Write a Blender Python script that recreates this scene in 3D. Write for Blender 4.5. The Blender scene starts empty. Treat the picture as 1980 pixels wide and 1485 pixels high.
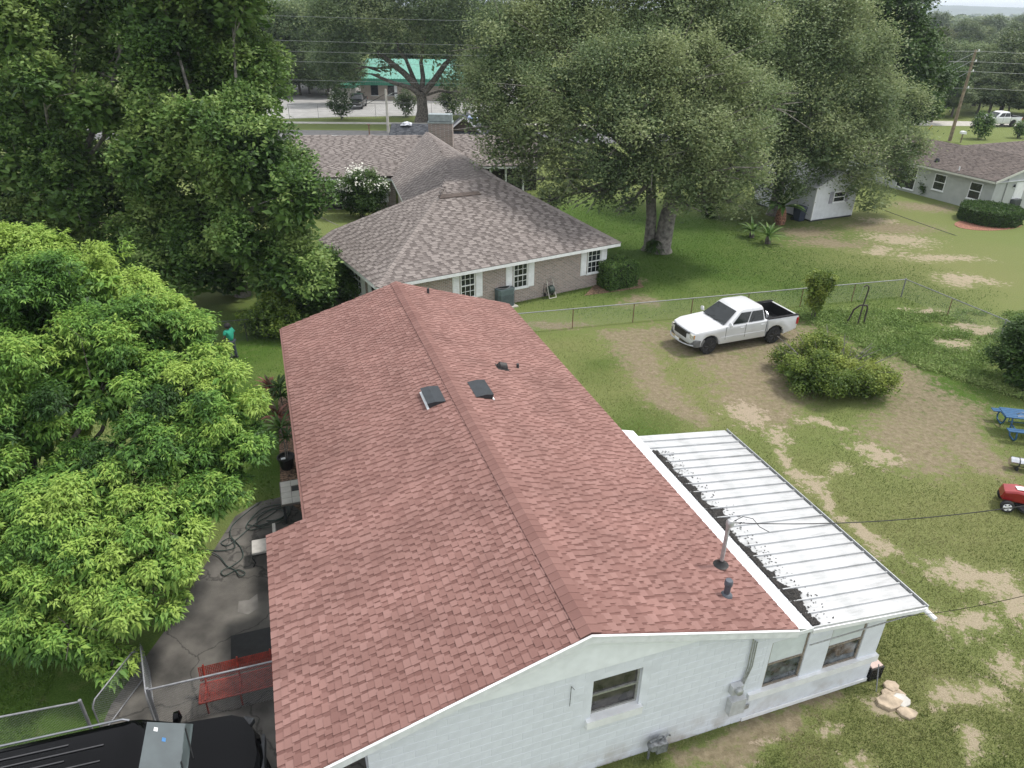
import bpy, bmesh, math, random
import numpy as np
from mathutils import Matrix, Vector
R_ = math.radians
scene = bpy.context.scene
COL = scene.collection
# ------------------------------------------------------------------ camera
CAM_H, FPX, IW, IH = 13.7, 1373.0, 1980.0, 1485.0
PITCH, ROLL = R_(28.1), R_(0.75)
_f = np.array([0, math.cos(PITCH), -math.sin(PITCH)])
_u = np.array([0, math.sin(PITCH), math.cos(PITCH)])
_x = np.array([1.0, 0, 0])
CR = math.cos(ROLL) * _x + math.sin(ROLL) * _u
CU = -math.sin(ROLL) * _x + math.cos(ROLL) * _u
CF = _f
CC = np.array([0, 0, CAM_H])
cam_d = bpy.data.cameras.new('camera')
cam = bpy.data.objects.new('camera', cam_d)
COL.objects.link(cam)
m4 = Matrix.Identity(4)
for i in range(3):
    m4[i][0], m4[i][1], m4[i][2], m4[i][3] = CR[i], CU[i], -CF[i], CC[i]
cam.matrix_world = m4
cam_d.sensor_width = 36.0
cam_d.lens = 36.0 * FPX / IW
cam_d.clip_start, cam_d.clip_end = 0.1, 20000
scene.camera = cam
# ------------------------------------------------------------------ sky, sun, exposure
SUN_EL, SUN_AZ = R_(60), R_(68)       # azimuth clockwise from +Y
world = bpy.data.worlds.new('World'); scene.world = world; world.use_nodes = True
nt = world.node_tree; nt.nodes.clear()
wo = nt.nodes.new('ShaderNodeOutputWorld'); bg = nt.nodes.new('ShaderNodeBackground')
sky = nt.nodes.new('ShaderNodeTexSky'); sky.sky_type = 'NISHITA'; sky.sun_disc = False
sky.sun_elevation = SUN_EL; sky.sun_rotation = SUN_AZ
sky.air_density = 1.0; sky.dust_density = 4.0; sky.ozone_density = 1.0
mix = nt.nodes.new('ShaderNodeMix'); mix.data_type = 'RGBA'
mix.inputs['Factor'].default_value = 0.72          # thin bright overcast over the clear sky
mix.inputs['B'].default_value = (13.2, 13.5, 13.9, 1)
nt.links.new(sky.outputs[0], mix.inputs['A'])
nt.links.new(mix.outputs['Result'], bg.inputs['Color'])
bg.inputs['Strength'].default_value = 0.10
nt.links.new(bg.outputs[0], wo.inputs['Surface'])
sun_d = bpy.data.lights.new('sun', 'SUN'); sun_d.energy = 2.7; sun_d.angle = R_(7)
sun_d.color = (1.0, 0.955, 0.89)
sun = bpy.data.objects.new('sun', sun_d); COL.objects.link(sun)
sdir = Vector((math.sin(SUN_AZ) * math.cos(SUN_EL), math.cos(SUN_AZ) * math.cos(SUN_EL), math.sin(SUN_EL)))
sun.rotation_euler = (-sdir).to_track_quat('-Z', 'Y').to_euler()
vs = scene.view_settings
vs.view_transform = 'Standard'; vs.look = 'None'; vs.exposure = 0.30; vs.gamma = 1.0
try: vs.use_curve_mapping = False
except Exception: pass
# ------------------------------------------------------------------ pixel helpers
def ray(px, py):
    return CF + (px - 990.0) / FPX * CR + (742.5 - py) / FPX * CU
def G(px, py, z=0.0):
    d = ray(px, py); return CC + (z - CAM_H) / d[2] * d
def GD(px, py, y):
    """point on the pixel's ray at world depth y"""
    d = ray(px, py); return CC + (y / d[1]) * d
def on_plane(px, py, o, n):
    d = ray(px, py); return CC + (((o - CC) @ n) / (d @ n)) * d
def proj(P):
    d = np.asarray(P, float) - CC; w = d @ CF
    return 990 + FPX * (d @ CR) / w, 742.5 - FPX * (d @ CU) / w
# ------------------------------------------------------------------ materials
MATS = {}
def nodes_of(m):
    m.use_nodes = True; return m.node_tree, m.node_tree.nodes['Principled BSDF']
def mat(name, col, rough=0.7, var=0.12, scale=6.0, bump=0.0, bscale=None, metal=0.0, spec=None, tone=None, trans=0.0, obj_rand=0.0, col2=None, detail=6.0, coat=0.0):
    """procedural material: base colour varied by noise, optional tone attribute ramp"""
    if name in MATS: return MATS[name]
    m = bpy.data.materials.new(name); MATS[name] = m
    t, b = nodes_of(m); N = t.nodes; Lk = t.links.new
    b.inputs['Roughness'].default_value = rough; b.inputs['Metallic'].default_value = metal
    if spec is not None: b.inputs['Specular IOR Level'].default_value = spec
    if coat: b.inputs['Coat Weight'].default_value = coat; b.inputs['Coat Roughness'].default_value = 0.04
    tc = N.new('ShaderNodeTexCoord')
    nz = N.new('ShaderNodeTexNoise'); nz.inputs['Scale'].default_value = scale; nz.inputs['Detail'].default_value = detail
    Lk(tc.outputs['Object'], nz.inputs['Vector'])
    if tone is None:
        c2 = col2 or tuple(max(0, c * (1 - 2 * var)) for c in col)
        c1 = tuple(min(1, c * (1 + var)) for c in col) if not col2 else col
        rp = N.new('ShaderNodeValToRGB')
        rp.color_ramp.elements[0].position = 0.32; rp.color_ramp.elements[0].color = (*c2, 1)
        rp.color_ramp.elements[1].position = 0.68; rp.color_ramp.elements[1].color = (*c1, 1)
        Lk(nz.outputs['Fac'], rp.inputs['Fac']); colout = rp.outputs['Color']
    else:
        at_ = N.new('ShaderNodeAttribute'); at_.attribute_name = 'tone'
        rp = N.new('ShaderNodeValToRGB'); e = rp.color_ramp.elements
        n = len(tone)
        e[0].position = 0; e[0].color = (*tone[0], 1); e[1].position = 1; e[1].color = (*tone[-1], 1)
        for i in range(1, n - 1):
            k = e.new(i / (n - 1)); k.color = (*tone[i], 1)
        Lk(at_.outputs['Fac'], rp.inputs['Fac'])
        hs = N.new('ShaderNodeHueSaturation')
        mr = N.new('ShaderNodeMapRange'); mr.inputs['From Min'].default_value = 0.3; mr.inputs['From Max'].default_value = 0.7
        mr.inputs['To Min'].default_value = 1 - var; mr.inputs['To Max'].default_value = 1 + var
        Lk(nz.outputs['Fac'], mr.inputs['Value']); Lk(mr.outputs[0], hs.inputs['Value']); Lk(rp.outputs['Color'], hs.inputs['Color'])
        colout = hs.outputs['Color']
    if obj_rand:
        oi = N.new('ShaderNodeObjectInfo'); hs2 = N.new('ShaderNodeHueSaturation')
        mr2 = N.new('ShaderNodeMapRange'); mr2.inputs['To Min'].default_value = 1 - obj_rand; mr2.inputs['To Max'].default_value = 1 + obj_rand
        Lk(oi.outputs['Random'], mr2.inputs['Value']); Lk(mr2.outputs[0], hs2.inputs['Value']); Lk(colout, hs2.inputs['Color'])
        colout = hs2.outputs['Color']
    Lk(colout, b.inputs['Base Color'])
    if bump:
        nb = N.new('ShaderNodeTexNoise'); nb.inputs['Scale'].default_value = bscale or scale * 6; nb.inputs['Detail'].default_value = 4
        Lk(tc.outputs['Object'], nb.inputs['Vector'])
        bp = N.new('ShaderNodeBump'); bp.inputs['Strength'].default_value = bump; bp.inputs['Distance'].default_value = 0.02
        Lk(nb.outputs['Fac'], bp.inputs['Height']); Lk(bp.outputs['Normal'], b.inputs['Normal'])
    if trans:
        tr = N.new('ShaderNodeBsdfTranslucent'); mx = N.new('ShaderNodeMixShader'); mx.inputs[0].default_value = trans
        Lk(colout, tr.inputs['Color']); Lk(b.outputs[0], mx.inputs[1]); Lk(tr.outputs[0], mx.inputs[2])
        Lk(mx.outputs[0], N['Material Output'].inputs['Surface'])
    return m
# ------------------------------------------------------------------ mesh building
INV = {}
class MB:
    def __init__(s): s.v = []; s.f = []; s.t = []; s._tone = None
    def tone(s, x): s._tone = x; return s
    def add(s, vs, fs):
        o = len(s.v); s.v.extend([tuple(map(float, p)) for p in vs])
        for q in fs: s.f.append(tuple(i + o for i in q)); s.t.append(0.5 if s._tone is None else s._tone)
        return s
    def box(s, c, d, rz=0.0, rx=0.0, ry=0.0):
        hx, hy, hz = d[0] / 2, d[1] / 2, d[2] / 2
        M = Matrix.Translation(Vector(tuple(map(float, c)))) @ Matrix.Rotation(rz, 4, 'Z') @ Matrix.Rotation(ry, 4, 'Y') @ Matrix.Rotation(rx, 4, 'X')
        vs = [M @ Vector((x * hx, y * hy, z * hz)) for x in (-1, 1) for y in (-1, 1) for z in (-1, 1)]
        return s.add(vs, [(0, 1, 3, 2), (4, 6, 7, 5), (0, 4, 5, 1), (2, 3, 7, 6), (0, 2, 6, 4), (1, 5, 7, 3)])
    def bb(s, a, b):
        """axis-aligned box between two corners"""
        return s.box([(a[i] + b[i]) / 2 for i in range(3)], [abs(b[i] - a[i]) for i in range(3)])
    def slab(s, pts, n, th):
        """polygon pts given thickness th against normal n (top face at pts)"""
        k = len(pts); n = np.asarray(n, float)
        vs = [np.asarray(p, float) for p in pts] + [np.asarray(p, float) - n * th for p in pts]
        fs = [tuple(range(k)), tuple(range(2 * k - 1, k - 1, -1))] + [(i, i + k, (i + 1) % k + k, (i + 1) % k) for i in range(k)]
        return s.add(vs, fs)
    def tube(s, pts, r, n=8, cap=True):
        pts = [Vector(tuple(map(float, p))) for p in pts]; m = len(pts)
        rs = list(r) if hasattr(r, '__len__') else [r] * m
        vs = []; up = None
        for i, p in enumerate(pts):
            d = (pts[min(i + 1, m - 1)] - pts[max(i - 1, 0)]).normalized()
            if up is None:
                up = Vector((0, 0, 1)) if abs(d.z) < 0.9 else Vector((1, 0, 0))
            a = (up - d * up.dot(d))
            if a.length < 1e-5: a = Vector((0, 1, 0)) - d * d.y
            a.normalize(); b = d.cross(a); up = a
            for k in range(n):
                t = 2 * math.pi * k / n
                vs.append(p + (a * math.cos(t) + b * math.sin(t)) * rs[i])
        fs = [(i * n + k, i * n + (k + 1) % n, (i + 1) * n + (k + 1) % n, (i + 1) * n + k) for i in range(m - 1) for k in range(n)]
        if cap: fs += [tuple(range(n - 1, -1, -1)), tuple(range((m - 1) * n, m * n))]
        return s.add(vs, fs)
    def lathe(s, prof, c=(0, 0, 0), axis='Z', n=20):
        """prof: list of (r, h); axis of revolution through c"""
        vs = []
        for r, h in prof:
            for k in range(n):
                t = 2 * math.pi * k / n; x, y = r * math.cos(t), r * math.sin(t)
                p = (x, y, h) if axis == 'Z' else ((x, h, y) if axis == 'Y' else (h, x, y))
                vs.append((p[0] + c[0], p[1] + c[1], p[2] + c[2]))
        m = len(prof)
        fs = [(i * n + k, i * n + (k + 1) % n, (i + 1) * n + (k + 1) % n, (i + 1) * n + k) for i in range(m - 1) for k in range(n)]
        fs += [tuple(range(n - 1, -1, -1)), tuple(range((m - 1) * n, m * n))]
        return s.add(vs, fs)
    def extr(s, outline, ys, shrink=None):
        """outline [(x,z)] extruded along y through slices ys=[(y, inset)], caps at the ends"""
        k = len(outline); cx = sum(p[0] for p in outline) / k; cz = sum(p[1] for p in outline) / k
        vs = []
        for y, ins in ys:
            for i, (x, z) in enumerate(outline):
                a = outline[i - 1]; b = outline[(i + 1) % k]
                tx, tz = b[0] - a[0], b[1] - a[1]; l = math.hypot(tx, tz) or 1
                vs.append((x + tz / l * ins * s._w, y, z - tx / l * ins * s._w))
        m = len(ys)
        fs = [(i * k + j, i * k + (j + 1) % k, (i + 1) * k + (j + 1) % k, (i + 1) * k + j) for i in range(m - 1) for j in range(k)]
        fs += [tuple(range(k - 1, -1, -1)), tuple(range((m - 1) * k, m * k))]
        return s.add(vs, fs)
    _w = 1
    def build(s, name, material, parent=None, world=False, smooth=None, kind=None, label=None):
        me = bpy.data.meshes.new(name)
        vs = s.v
        if world and parent is not None:
            Mi = INV[parent.name]; vs = [tuple(Mi @ Vector(p)) for p in vs]
        me.from_pydata(vs, [], s.f); me.update()
        if s._tone is not None:
            a = me.attributes.new('tone', 'FLOAT', 'FACE'); a.data.foreach_set('value', np.array(s.t, np.float32))
        bm = bmesh.new(); bm.from_mesh(me); bmesh.ops.recalc_face_normals(bm, faces=bm.faces); bm.to_mesh(me); bm.free()
        if smooth is not None:
            me.polygons.foreach_set('use_smooth', [True] * len(me.polygons)); me.set_sharp_from_angle(angle=R_(smooth))
        me.materials.append(material)
        o = bpy.data.objects.new(name, me); COL.objects.link(o)
        if parent is not None: o.parent = parent
        if kind: o['kind'] = kind
        if label: o['label'] = label
        return o
def link_mesh(name, me, parent=None, loc=(0, 0, 0), rot=(0, 0, 0)):
    o = bpy.data.objects.new(name, me); COL.objects.link(o)
    o.location = loc; o.rotation_euler = rot
    if parent is not None: o.parent = parent
    return o
def tag(o, label=None, cat=None, group=None, kind=None):
    if label: o['label'] = label
    if cat: o['category'] = cat
    if group: o['group'] = group
    if kind: o['kind'] = kind
    return o
def thing(name, label, cat, loc=(0, 0, 0), rz=0.0, group=None):
    o = bpy.data.objects.new(name, None); COL.objects.link(o)
    o.empty_display_size = 0.3
    o.location = tuple(map(float, loc)); o.rotation_euler = (0, 0, rz)
    INV[o.name] = (Matrix.Translation(Vector(tuple(map(float, loc)))) @ Matrix.Rotation(rz, 4, 'Z')).inverted()
    return tag(o, label, cat, group)
def copy_tree(o, parent=None):
    c = o.copy(); COL.objects.link(c); c.parent = parent
    for ch in list(o.children): copy_tree(ch, c)
    return c
def fast_mesh(name, V, nper, material, parent=None, tone=None, smooth=False):
    """V: (n*nper,3) array, one polygon of nper verts each"""
    n = len(V) // nper
    me = bpy.data.meshes.new(name)
    me.vertices.add(len(V)); me.vertices.foreach_set('co', np.ascontiguousarray(V, np.float32).ravel())
    me.loops.add(len(V)); me.loops.foreach_set('vertex_index', np.arange(len(V), dtype=np.int32))
    me.polygons.add(n); me.polygons.foreach_set('loop_start', np.arange(0, len(V), nper, dtype=np.int32))
    try: me.polygons.foreach_set('loop_total', np.full(n, nper, dtype=np.int32))
    except Exception: pass
    me.update(calc_edges=True)
    if tone is not None:
        a = me.attributes.new('tone', 'FLOAT', 'FACE'); a.data.foreach_set('value', np.ascontiguousarray(tone, np.float32))
    me.materials.append(material)
    o = bpy.data.objects.new(name, me); COL.objects.link(o)
    if parent is not None: o.parent = parent
    return o
# ------------------------------------------------------------------ numpy noise
def _hash(ix, iy, s):
    h = (ix.astype(np.int64) * 374761393 + iy.astype(np.int64) * 668265263 + s * 974634777) & 0x7fffffff
    h = ((h ^ (h >> 13)) * 1274126177) & 0x7fffffff
    return ((h ^ (h >> 16)) & 0xffff) / 65535.0
def vnoise(x, y, s=0):
    ix, iy = np.floor(x), np.floor(y); fx, fy = x - ix, y - iy
    fx = fx * fx * (3 - 2 * fx); fy = fy * fy * (3 - 2 * fy)
    a, b = _hash(ix, iy, s), _hash(ix + 1, iy, s); c, d = _hash(ix, iy + 1, s), _hash(ix + 1, iy + 1, s)
    return (a * (1 - fx) + b * fx) * (1 - fy) + (c * (1 - fx) + d * fx) * fy
def fbm(x, y, s=0, o=4):
    r = 0; a = 0.5; t = 0
    for i in range(o):
        r = r + a * vnoise(x * 2 ** i, y * 2 ** i, s + i * 17); t += a; a *= 0.5
    return r / t
# ================================================================== THE SETTING
rng = np.random.default_rng(7); random.seed(7)
def axis_coords(lo, hi, step, far):
    a = list(np.arange(lo, hi + 1e-6, step)); s = step
    up, dn = [hi], [lo]
    while up[-1] < far: s *= 1.35; up.append(up[-1] + s)
    s = step
    while dn[-1] > -far: s *= 1.35; dn.append(dn[-1] - s)
    return np.array(dn[:0:-1] + a + up[1:])
GX = axis_coords(-22, 46, 0.28, 7000); GY = axis_coords(3, 70, 0.28, 7000)
XX, YY = np.meshgrid(GX, GY)
def blob(px, py, w, h, ang=0.0):
    c = G(px, py); a = G(px - w, py); b = G(px + w, py); u = G(px, py - h); d = G(px, py + h)
    return c[0], c[1], abs(b[0] - a[0]) / 2, abs(u[1] - d[1]) / 2
def seg(p, q, w):
    """world-space capsule between two pixels, w metres half width"""
    a = G(*p); b = G(*q); return ('s', a[0], a[1], b[0], b[1], w)
def mask(items, X, Y, warp=1.0, s=0):
    wx = (fbm(X * .45, Y * .45, s + 3) - .5) * 2.6 * warp; wy = (fbm(X * .45, Y * .45, s + 9) - .5) * 2.6 * warp
    r = np.zeros_like(X)
    for it in items:
        if it[0] == 's':
            _, ax, ay, bx, by, w = it; dx, dy = bx - ax, by - ay
            t = np.clip(((X + wx - ax) * dx + (Y + wy - ay) * dy) / (dx * dx + dy * dy), 0, 1)
            d = np.hypot(X + wx - ax - t * dx, Y + wy - ay - t * dy) / w
        else:
            cx, cy, rx, ry = it; d = np.hypot((X + wx - cx) / rx, (Y + wy - cy) / ry)
        r = np.maximum(r, np.clip(1.25 - d * .72, 0, 1))
    return r
DIRT = [seg((1210, 665), (1300, 770), 1.1), seg((1300, 770), (1335, 800), .7), seg((1190, 655), (1400, 650), .9), seg((1330, 660), (1560, 660), 2.2),
        seg((1400, 700), (1480, 800), 1.5), seg((1480, 760), (1500, 700), 1.4), seg((1600, 660), (1740, 720), 1.0), seg((1740, 720), (1840, 800), 1.5),
        seg((1800, 790), (1760, 860), 1.8), seg((1840, 800), (1900, 880), 1.3), seg((1330, 1470), (1480, 1400), .35), seg((1400, 1470), (1600, 1350), .3),
        blob(1720, 440, 90, 14), blob(1560, 450, 70, 12), blob(1790, 400, 60, 10), blob(1600, 470, 90, 12), blob(1080, 632, 70, 10), blob(1230, 585, 40, 9), seg((1190, 560), (1235, 545), .5)]
SAND = [blob(1440, 800, 40, 30), blob(1500, 850, 40, 26), blob(1690, 870, 45, 22), blob(1740, 895, 60, 22), blob(1590, 820, 60, 10), blob(1610, 910, 30, 14),
        seg((1500, 880), (1700, 1060), .35), blob(1560, 930, 30, 14), blob(1810, 1100, 70, 32), blob(1900, 1130, 70, 40), blob(1870, 1210, 60, 30), blob(1790, 1190, 34, 24),
        blob(1960, 1180, 50, 60), blob(1380, 1445, 34, 22), blob(1440, 1402, 26, 12), blob(1560, 1385, 40, 14), blob(1740, 465, 80, 14), blob(1820, 500, 80, 10), blob(1700, 485, 60, 8),
        blob(1780, 600, 40, 12), blob(1840, 660, 40, 12), blob(1890, 640, 50, 10), blob(1860, 540, 60, 10), blob(1690, 425, 40, 8), blob(1940, 1300, 50, 40), blob(1850, 1340, 60, 30), blob(1690, 1340, 50, 20), blob(1620, 1440, 50, 22), blob(1930, 1440, 40, 30)]
LUSH_SHADE = [seg((1060, 470), (1620, 540), 5.0), seg((1100, 430), (1500, 440), 5.0), blob(1150, 520, 260, 50), blob(1350, 480, 260, 60), blob(1180, 720, 60, 26), blob(1500, 500, 120, 45), blob(1250, 830, 60, 40), blob(1850, 770, 110, 60), blob(1700, 640, 130, 40), blob(1130, 420, 120, 40), seg((430, 690), (520, 620), 3.0), seg((420, 760), (520, 900), 2.0), seg((-120, 1420), (150, 1370), 3.0), seg((0, 1330), (200, 1330), 2.5)]  # lush turf, plus darker green painted in for tree shade
DRY = [blob(1600, 420, 180, 30), blob(1800, 520, 240, 60), blob(1100, 680, 80, 26), blob(1350, 740, 220, 60), blob(1600, 1000, 300, 120), blob(1900, 940, 120, 60), blob(1850, 1000, 160, 120), blob(1800, 1350, 240, 130)]
dirt = mask(DIRT, XX, YY, .7, 1); sand = mask(SAND, XX, YY, .9, 40); lush_shade = mask(LUSH_SHADE, XX, YY, 1.2, 80); dry = mask(DRY, XX, YY, 1.5, 120)
near = (np.abs(XX - 10) < 60) & (YY < 90) & (YY > 0)
for a_ in (dirt, sand, lush_shade, dry): a_ *= near
nxg, nyg = len(GX), len(GY)
gv = np.stack([XX.ravel(), YY.ravel(), np.zeros(XX.size)], 1)
ii = (np.arange(nyg - 1)[:, None] * nxg + np.arange(nxg - 1)[None, :]).ravel()
gf = np.stack([ii, ii + 1, ii + 1 + nxg, ii + nxg], 1)
gme = bpy.data.meshes.new('ground')
gme.vertices.add(len(gv)); gme.vertices.foreach_set('co', gv.astype(np.float32).ravel())
gme.loops.add(gf.size); gme.loops.foreach_set('vertex_index', gf.astype(np.int32).ravel())
gme.polygons.add(len(gf)); gme.polygons.foreach_set('loop_start', np.arange(0, gf.size, 4, dtype=np.int32))
gme.update(calc_edges=True)
for nm, ar in (('dirt', dirt), ('sand', sand), ('lush_shade', lush_shade), ('dry', dry)):
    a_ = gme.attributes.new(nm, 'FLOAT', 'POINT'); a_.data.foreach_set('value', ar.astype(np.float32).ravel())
def ground_material():
    m = bpy.data.materials.new('lawn_and_soil'); t, b = nodes_of(m); N = t.nodes; Lk = t.links.new
    b.inputs['Roughness'].default_value = 0.95; b.inputs['Specular IOR Level'].default_value = 0.15
    tc = N.new('ShaderNodeTexCoord')
    def noise(sc, det=6, rough=.6):
        n = N.new('ShaderNodeTexNoise'); n.inputs['Scale'].default_value = sc; n.inputs['Detail'].default_value = det; n.inputs['Roughness'].default_value = rough
        Lk(tc.outputs['Object'], n.inputs['Vector']); return n.outputs['Fac']
    def ramp(f, p0, c0, p1, c1):
        r = N.new('ShaderNodeValToRGB'); e = r.color_ramp.elements
        e[0].position, e[0].color, e[1].position, e[1].color = p0, (*c0, 1), p1, (*c1, 1); Lk(f, r.inputs['Fac']); return r.outputs['Color']
    def mixc(f, a, c):
        x = N.new('ShaderNodeMix'); x.data_type = 'RGBA'; Lk(f, x.inputs['Factor']); Lk(a, x.inputs['A']); Lk(c, x.inputs['B']); return x.outputs['Result']
    def math_(op, a, c):
        x = N.new('ShaderNodeMath'); x.operation = op; x.use_clamp = True
        for i, k in enumerate((a, c)):
            if isinstance(k, (int, float)): x.inputs[i].default_value = k
            else: Lk(k, x.inputs[i])
        return x.outputs[0]
    def attr(nm):
        a = N.new('ShaderNodeAttribute'); a.attribute_name = nm; return a.outputs['Fac']
    fine, mid, big, patch = noise(22, 8, .75), noise(2.6, 6, .7), noise(.18, 4), noise(3.0, 12, .80)
    g1 = ramp(fine, .3, (.082, .114, .030), .72, (.200, .235, .080))
    g2 = ramp(fine, .3, (.030, .066, .009), .72, (.092, .160, .026))  # deep green: lush growth and the painted tree shade together
    g3 = ramp(fine, .3, (.135, .130, .052), .72, (.270, .250, .120))
    s1 = ramp(noise(5, 10, .8), .36, (.135, .100, .070), .66, (.330, .262, .195))
    s2 = ramp(fine, .3, (.270, .215, .155), .72, (.450, .380, .285))
    wob = math_('SUBTRACT', mid, .5)
    c = mixc(math_('MULTIPLY', math_('ADD', attr('lush_shade'), math_('MULTIPLY', wob, .6)), 1.0), g1, g2)
    dr = math_('ADD', math_('MULTIPLY', attr('dry'), .55), math_('MULTIPLY', math_('SUBTRACT', mid, .52), 2.2))
    c = mixc(math_('MULTIPLY', dr, .75), c, g3)
    # soil shows where the mask beats a fine broken-up threshold
    pe = N.new('ShaderNodeMapRange'); pe.inputs['From Min'].default_value = .33; pe.inputs['From Max'].default_value = .67; Lk(patch, pe.inputs['Value']); patch = pe.outputs[0]
    def brk(nm, lo, hi, gain):
        mr = N.new('ShaderNodeMapRange'); mr.inputs['From Min'].default_value = lo; mr.inputs['From Max'].default_value = hi
        s = math_('MULTIPLY', attr(nm), gain)
        x = N.new('ShaderNodeMath'); x.operation = 'SUBTRACT'; Lk(s, x.inputs[0]); Lk(patch, x.inputs[1])
        Lk(x.outputs[0], mr.inputs['Value']); return mr.outputs[0]
    c = mixc(math_('MULTIPLY', brk('dirt', -.16, .16, .74), .80), c, s1)
    c = mixc(math_('MULTIPLY', brk('sand', -.08, .08, .68), .85), c, s2)
    # scattered little bare spots
    spot = N.new('ShaderNodeMapRange'); spot.inputs['From Min'].default_value = .66; spot.inputs['From Max'].default_value = .72
    Lk(noise(1.3, 9, .75), spot.inputs['Value']); c = mixc(math_('MULTIPLY', spot.outputs[0], attr('dry')), c, s2)
    Lk(c, b.inputs['Base Color'])
    bp = N.new('ShaderNodeBump'); bp.inputs['Strength'].default_value = .8; bp.inputs['Distance'].default_value = .06
    Lk(fine, bp.inputs['Height']); Lk(bp.outputs['Normal'], b.inputs['Normal'])
    return m
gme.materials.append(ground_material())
ground = bpy.data.objects.new('ground', gme); COL.objects.link(ground); tag(ground, 'grassy yard with bare brown soil and pale sand patches', kind='structure')
def soil_at(x, y):
    X, Y = np.atleast_1d(x), np.atleast_1d(y)
    return np.maximum(mask(DIRT, X, Y, .7, 1), mask(SAND, X, Y, .9, 40) * .9)
# ---- sheets on the ground
def sheet(name, pts, z, material, label, parent=None, th=.06):
    b = MB(); b.slab([(p[0], p[1], z) for p in pts], (0, 0, 1), th)
    return tag(b.build(name, material), label, kind='structure')
def crack_concrete():
    m = mat('driveway_concrete', (.118, .110, .098), .9, .3, 1.1, .35, 45, detail=9)
    t = m.node_tree; N = t.nodes; b = N['Principled BSDF']; src = b.inputs['Base Color'].links[0].from_socket
    tc = N.new('ShaderNodeTexCoord'); nz = N.new('ShaderNodeTexNoise'); nz.inputs['Scale'].default_value = 1.4; nz.inputs['Detail'].default_value = 8
    mx = N.new('ShaderNodeMix'); mx.data_type = 'RGBA'; mx.blend_type = 'LINEAR_LIGHT'; mx.inputs['Factor'].default_value = .5
    t.links.new(tc.outputs['Object'], nz.inputs['Vector']); t.links.new(tc.outputs['Object'], mx.inputs['A']); t.links.new(nz.outputs['Color'], mx.inputs['B'])
    vo = N.new('ShaderNodeTexVoronoi'); vo.feature = 'DISTANCE_TO_EDGE'; vo.inputs['Scale'].default_value = .42
    t.links.new(mx.outputs['Result'], vo.inputs['Vector'])
    mr = N.new('ShaderNodeMapRange'); mr.inputs['From Min'].default_value = .0; mr.inputs['From Max'].default_value = .014; mr.inputs['To Min'].default_value = .38; mr.inputs['To Max'].default_value = 1
    t.links.new(vo.outputs['Distance'], mr.inputs['Value'])
    h = N.new('ShaderNodeHueSaturation'); t.links.new(src, h.inputs['Color']); t.links.new(mr.outputs[0], h.inputs['Value']); t.links.new(h.outputs['Color'], b.inputs['Base Color'])
    return m
AX = np.array([-.326, .9454, 0.0]); BX = np.array([.9454, .326, 0.0]); HANG = math.atan2(.326, .9454); V0 = 8.0
def HW(u, y, z=0.0):
    """main house local (x across, y along) to world"""
    p = u * BX + (y + V0) * AX; return np.array([p[0], p[1], z])
edge = [G(*p) for p in ((546, 962), (500, 972), (455, 1000), (420, 1055), (370, 1140), (320, 1220), (262, 1300), (215, 1365), (192, 1420), (150, 1480), (60, 1600), (-200, 1900))]
drive = [HW(.3, 9.0)] + edge + [HW(-6, -7), HW(.3, -7)]
sheet('driveway', drive, .03, crack_concrete(), 'stained cracked grey concrete driveway beside the red roofed house')
M_conc = mat('pale_concrete', (.46, .44, .40), .9, .12, 2, .2, 40)
pat = [G(*p) for p in ((482, 1162), (498, 1150), (500, 1178), (480, 1190), (460, 1186), (462, 1164))]
sheet('concrete_patch', pat, .036, mat('patch_concrete', (.19, .18, .165), .9, .12, 4, .2, 40), 'pale repaired patch in the driveway', th=.004)
# bed of mulch between lawn and house
M_mulch = mat('mulch', (.20, .125, .08), .95, .45, 14, .8, 60)
sheet('mulch_bed', [HW(-1.05, 7.2), HW(.28, 7.2), HW(.28, 18), HW(-.75, 18), HW(-.95, 12)], .02, M_mulch, 'mulched bed along the house wall')
sheet('hedge_bed', [G(1130, 572), G(1245, 556), G(1232, 535), G(1160, 540)], .02, M_mulch, 'bare mulch bed under the clipped hedge')
M_redm = mat('red_mulch', (.30, .135, .09), .95, .3, 10, .6, 50)
rb = [G(1911 + 66 * math.cos(t), 434 + 12 * math.sin(t)) for t in np.linspace(0, 2 * math.pi, 24, endpoint=False)]
sheet('mulch_ring', rb[::-1], .02, M_redm, 'red mulch ring around the round clipped hedge')
M_asph = mat('asphalt', (.105, .105, .108), .92, .12, 1.5, .3, 40)
def strip(name, pA, pB, d0, d1, z, m, label):
    """road-like strip along the line through two pixels, offset d0..d1 metres away from camera"""
    a = G(*pA); b = G(*pB); d = (b - a) / np.linalg.norm(b - a); n = np.array([-d[1], d[0], 0])
    A0, B0 = a - d * 160, b + d * 34
    return sheet(name, [A0 + n * d0, B0 + n * d0, B0 + n * d1, A0 + n * d1], z, m, label)
RA, RB = (600, 262), (740, 263)
strip('road', RA, RB, -4.0, 3.9, .02, M_asph, 'grey asphalt road beyond the brick house')
strip('road_line', RA, RB, -.07, .07, .026, mat('line_paint', (.62, .62, .60), .8), 'white line along the middle of the road')
strip('sidewalk', RA, RB, 9.2, 10.6, .04, M_conc, 'pale concrete sidewalk between two grass verges')
sheet('parking_lot', [G(480, 232), G(640, 227), G(925, 222), G(1000, 200), G(1000, 150), G(480, 150)], .03, mat('parking_asphalt', (.33, .325, .315), .9, .1, .8, .2, 30), 'pale worn parking lot in front of the green roofed building')
sheet('far_road', [G(1730, 242), G(2050, 246), G(2050, 237), G(1730, 233)], .02, M_conc, 'light road behind the lawn with the white pickup')
sheet('walkway', [G(1880, 293), G(2050, 300), G(2050, 287), G(1905, 285)], .03, M_conc, 'pale concrete drive behind the grey house')
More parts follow.
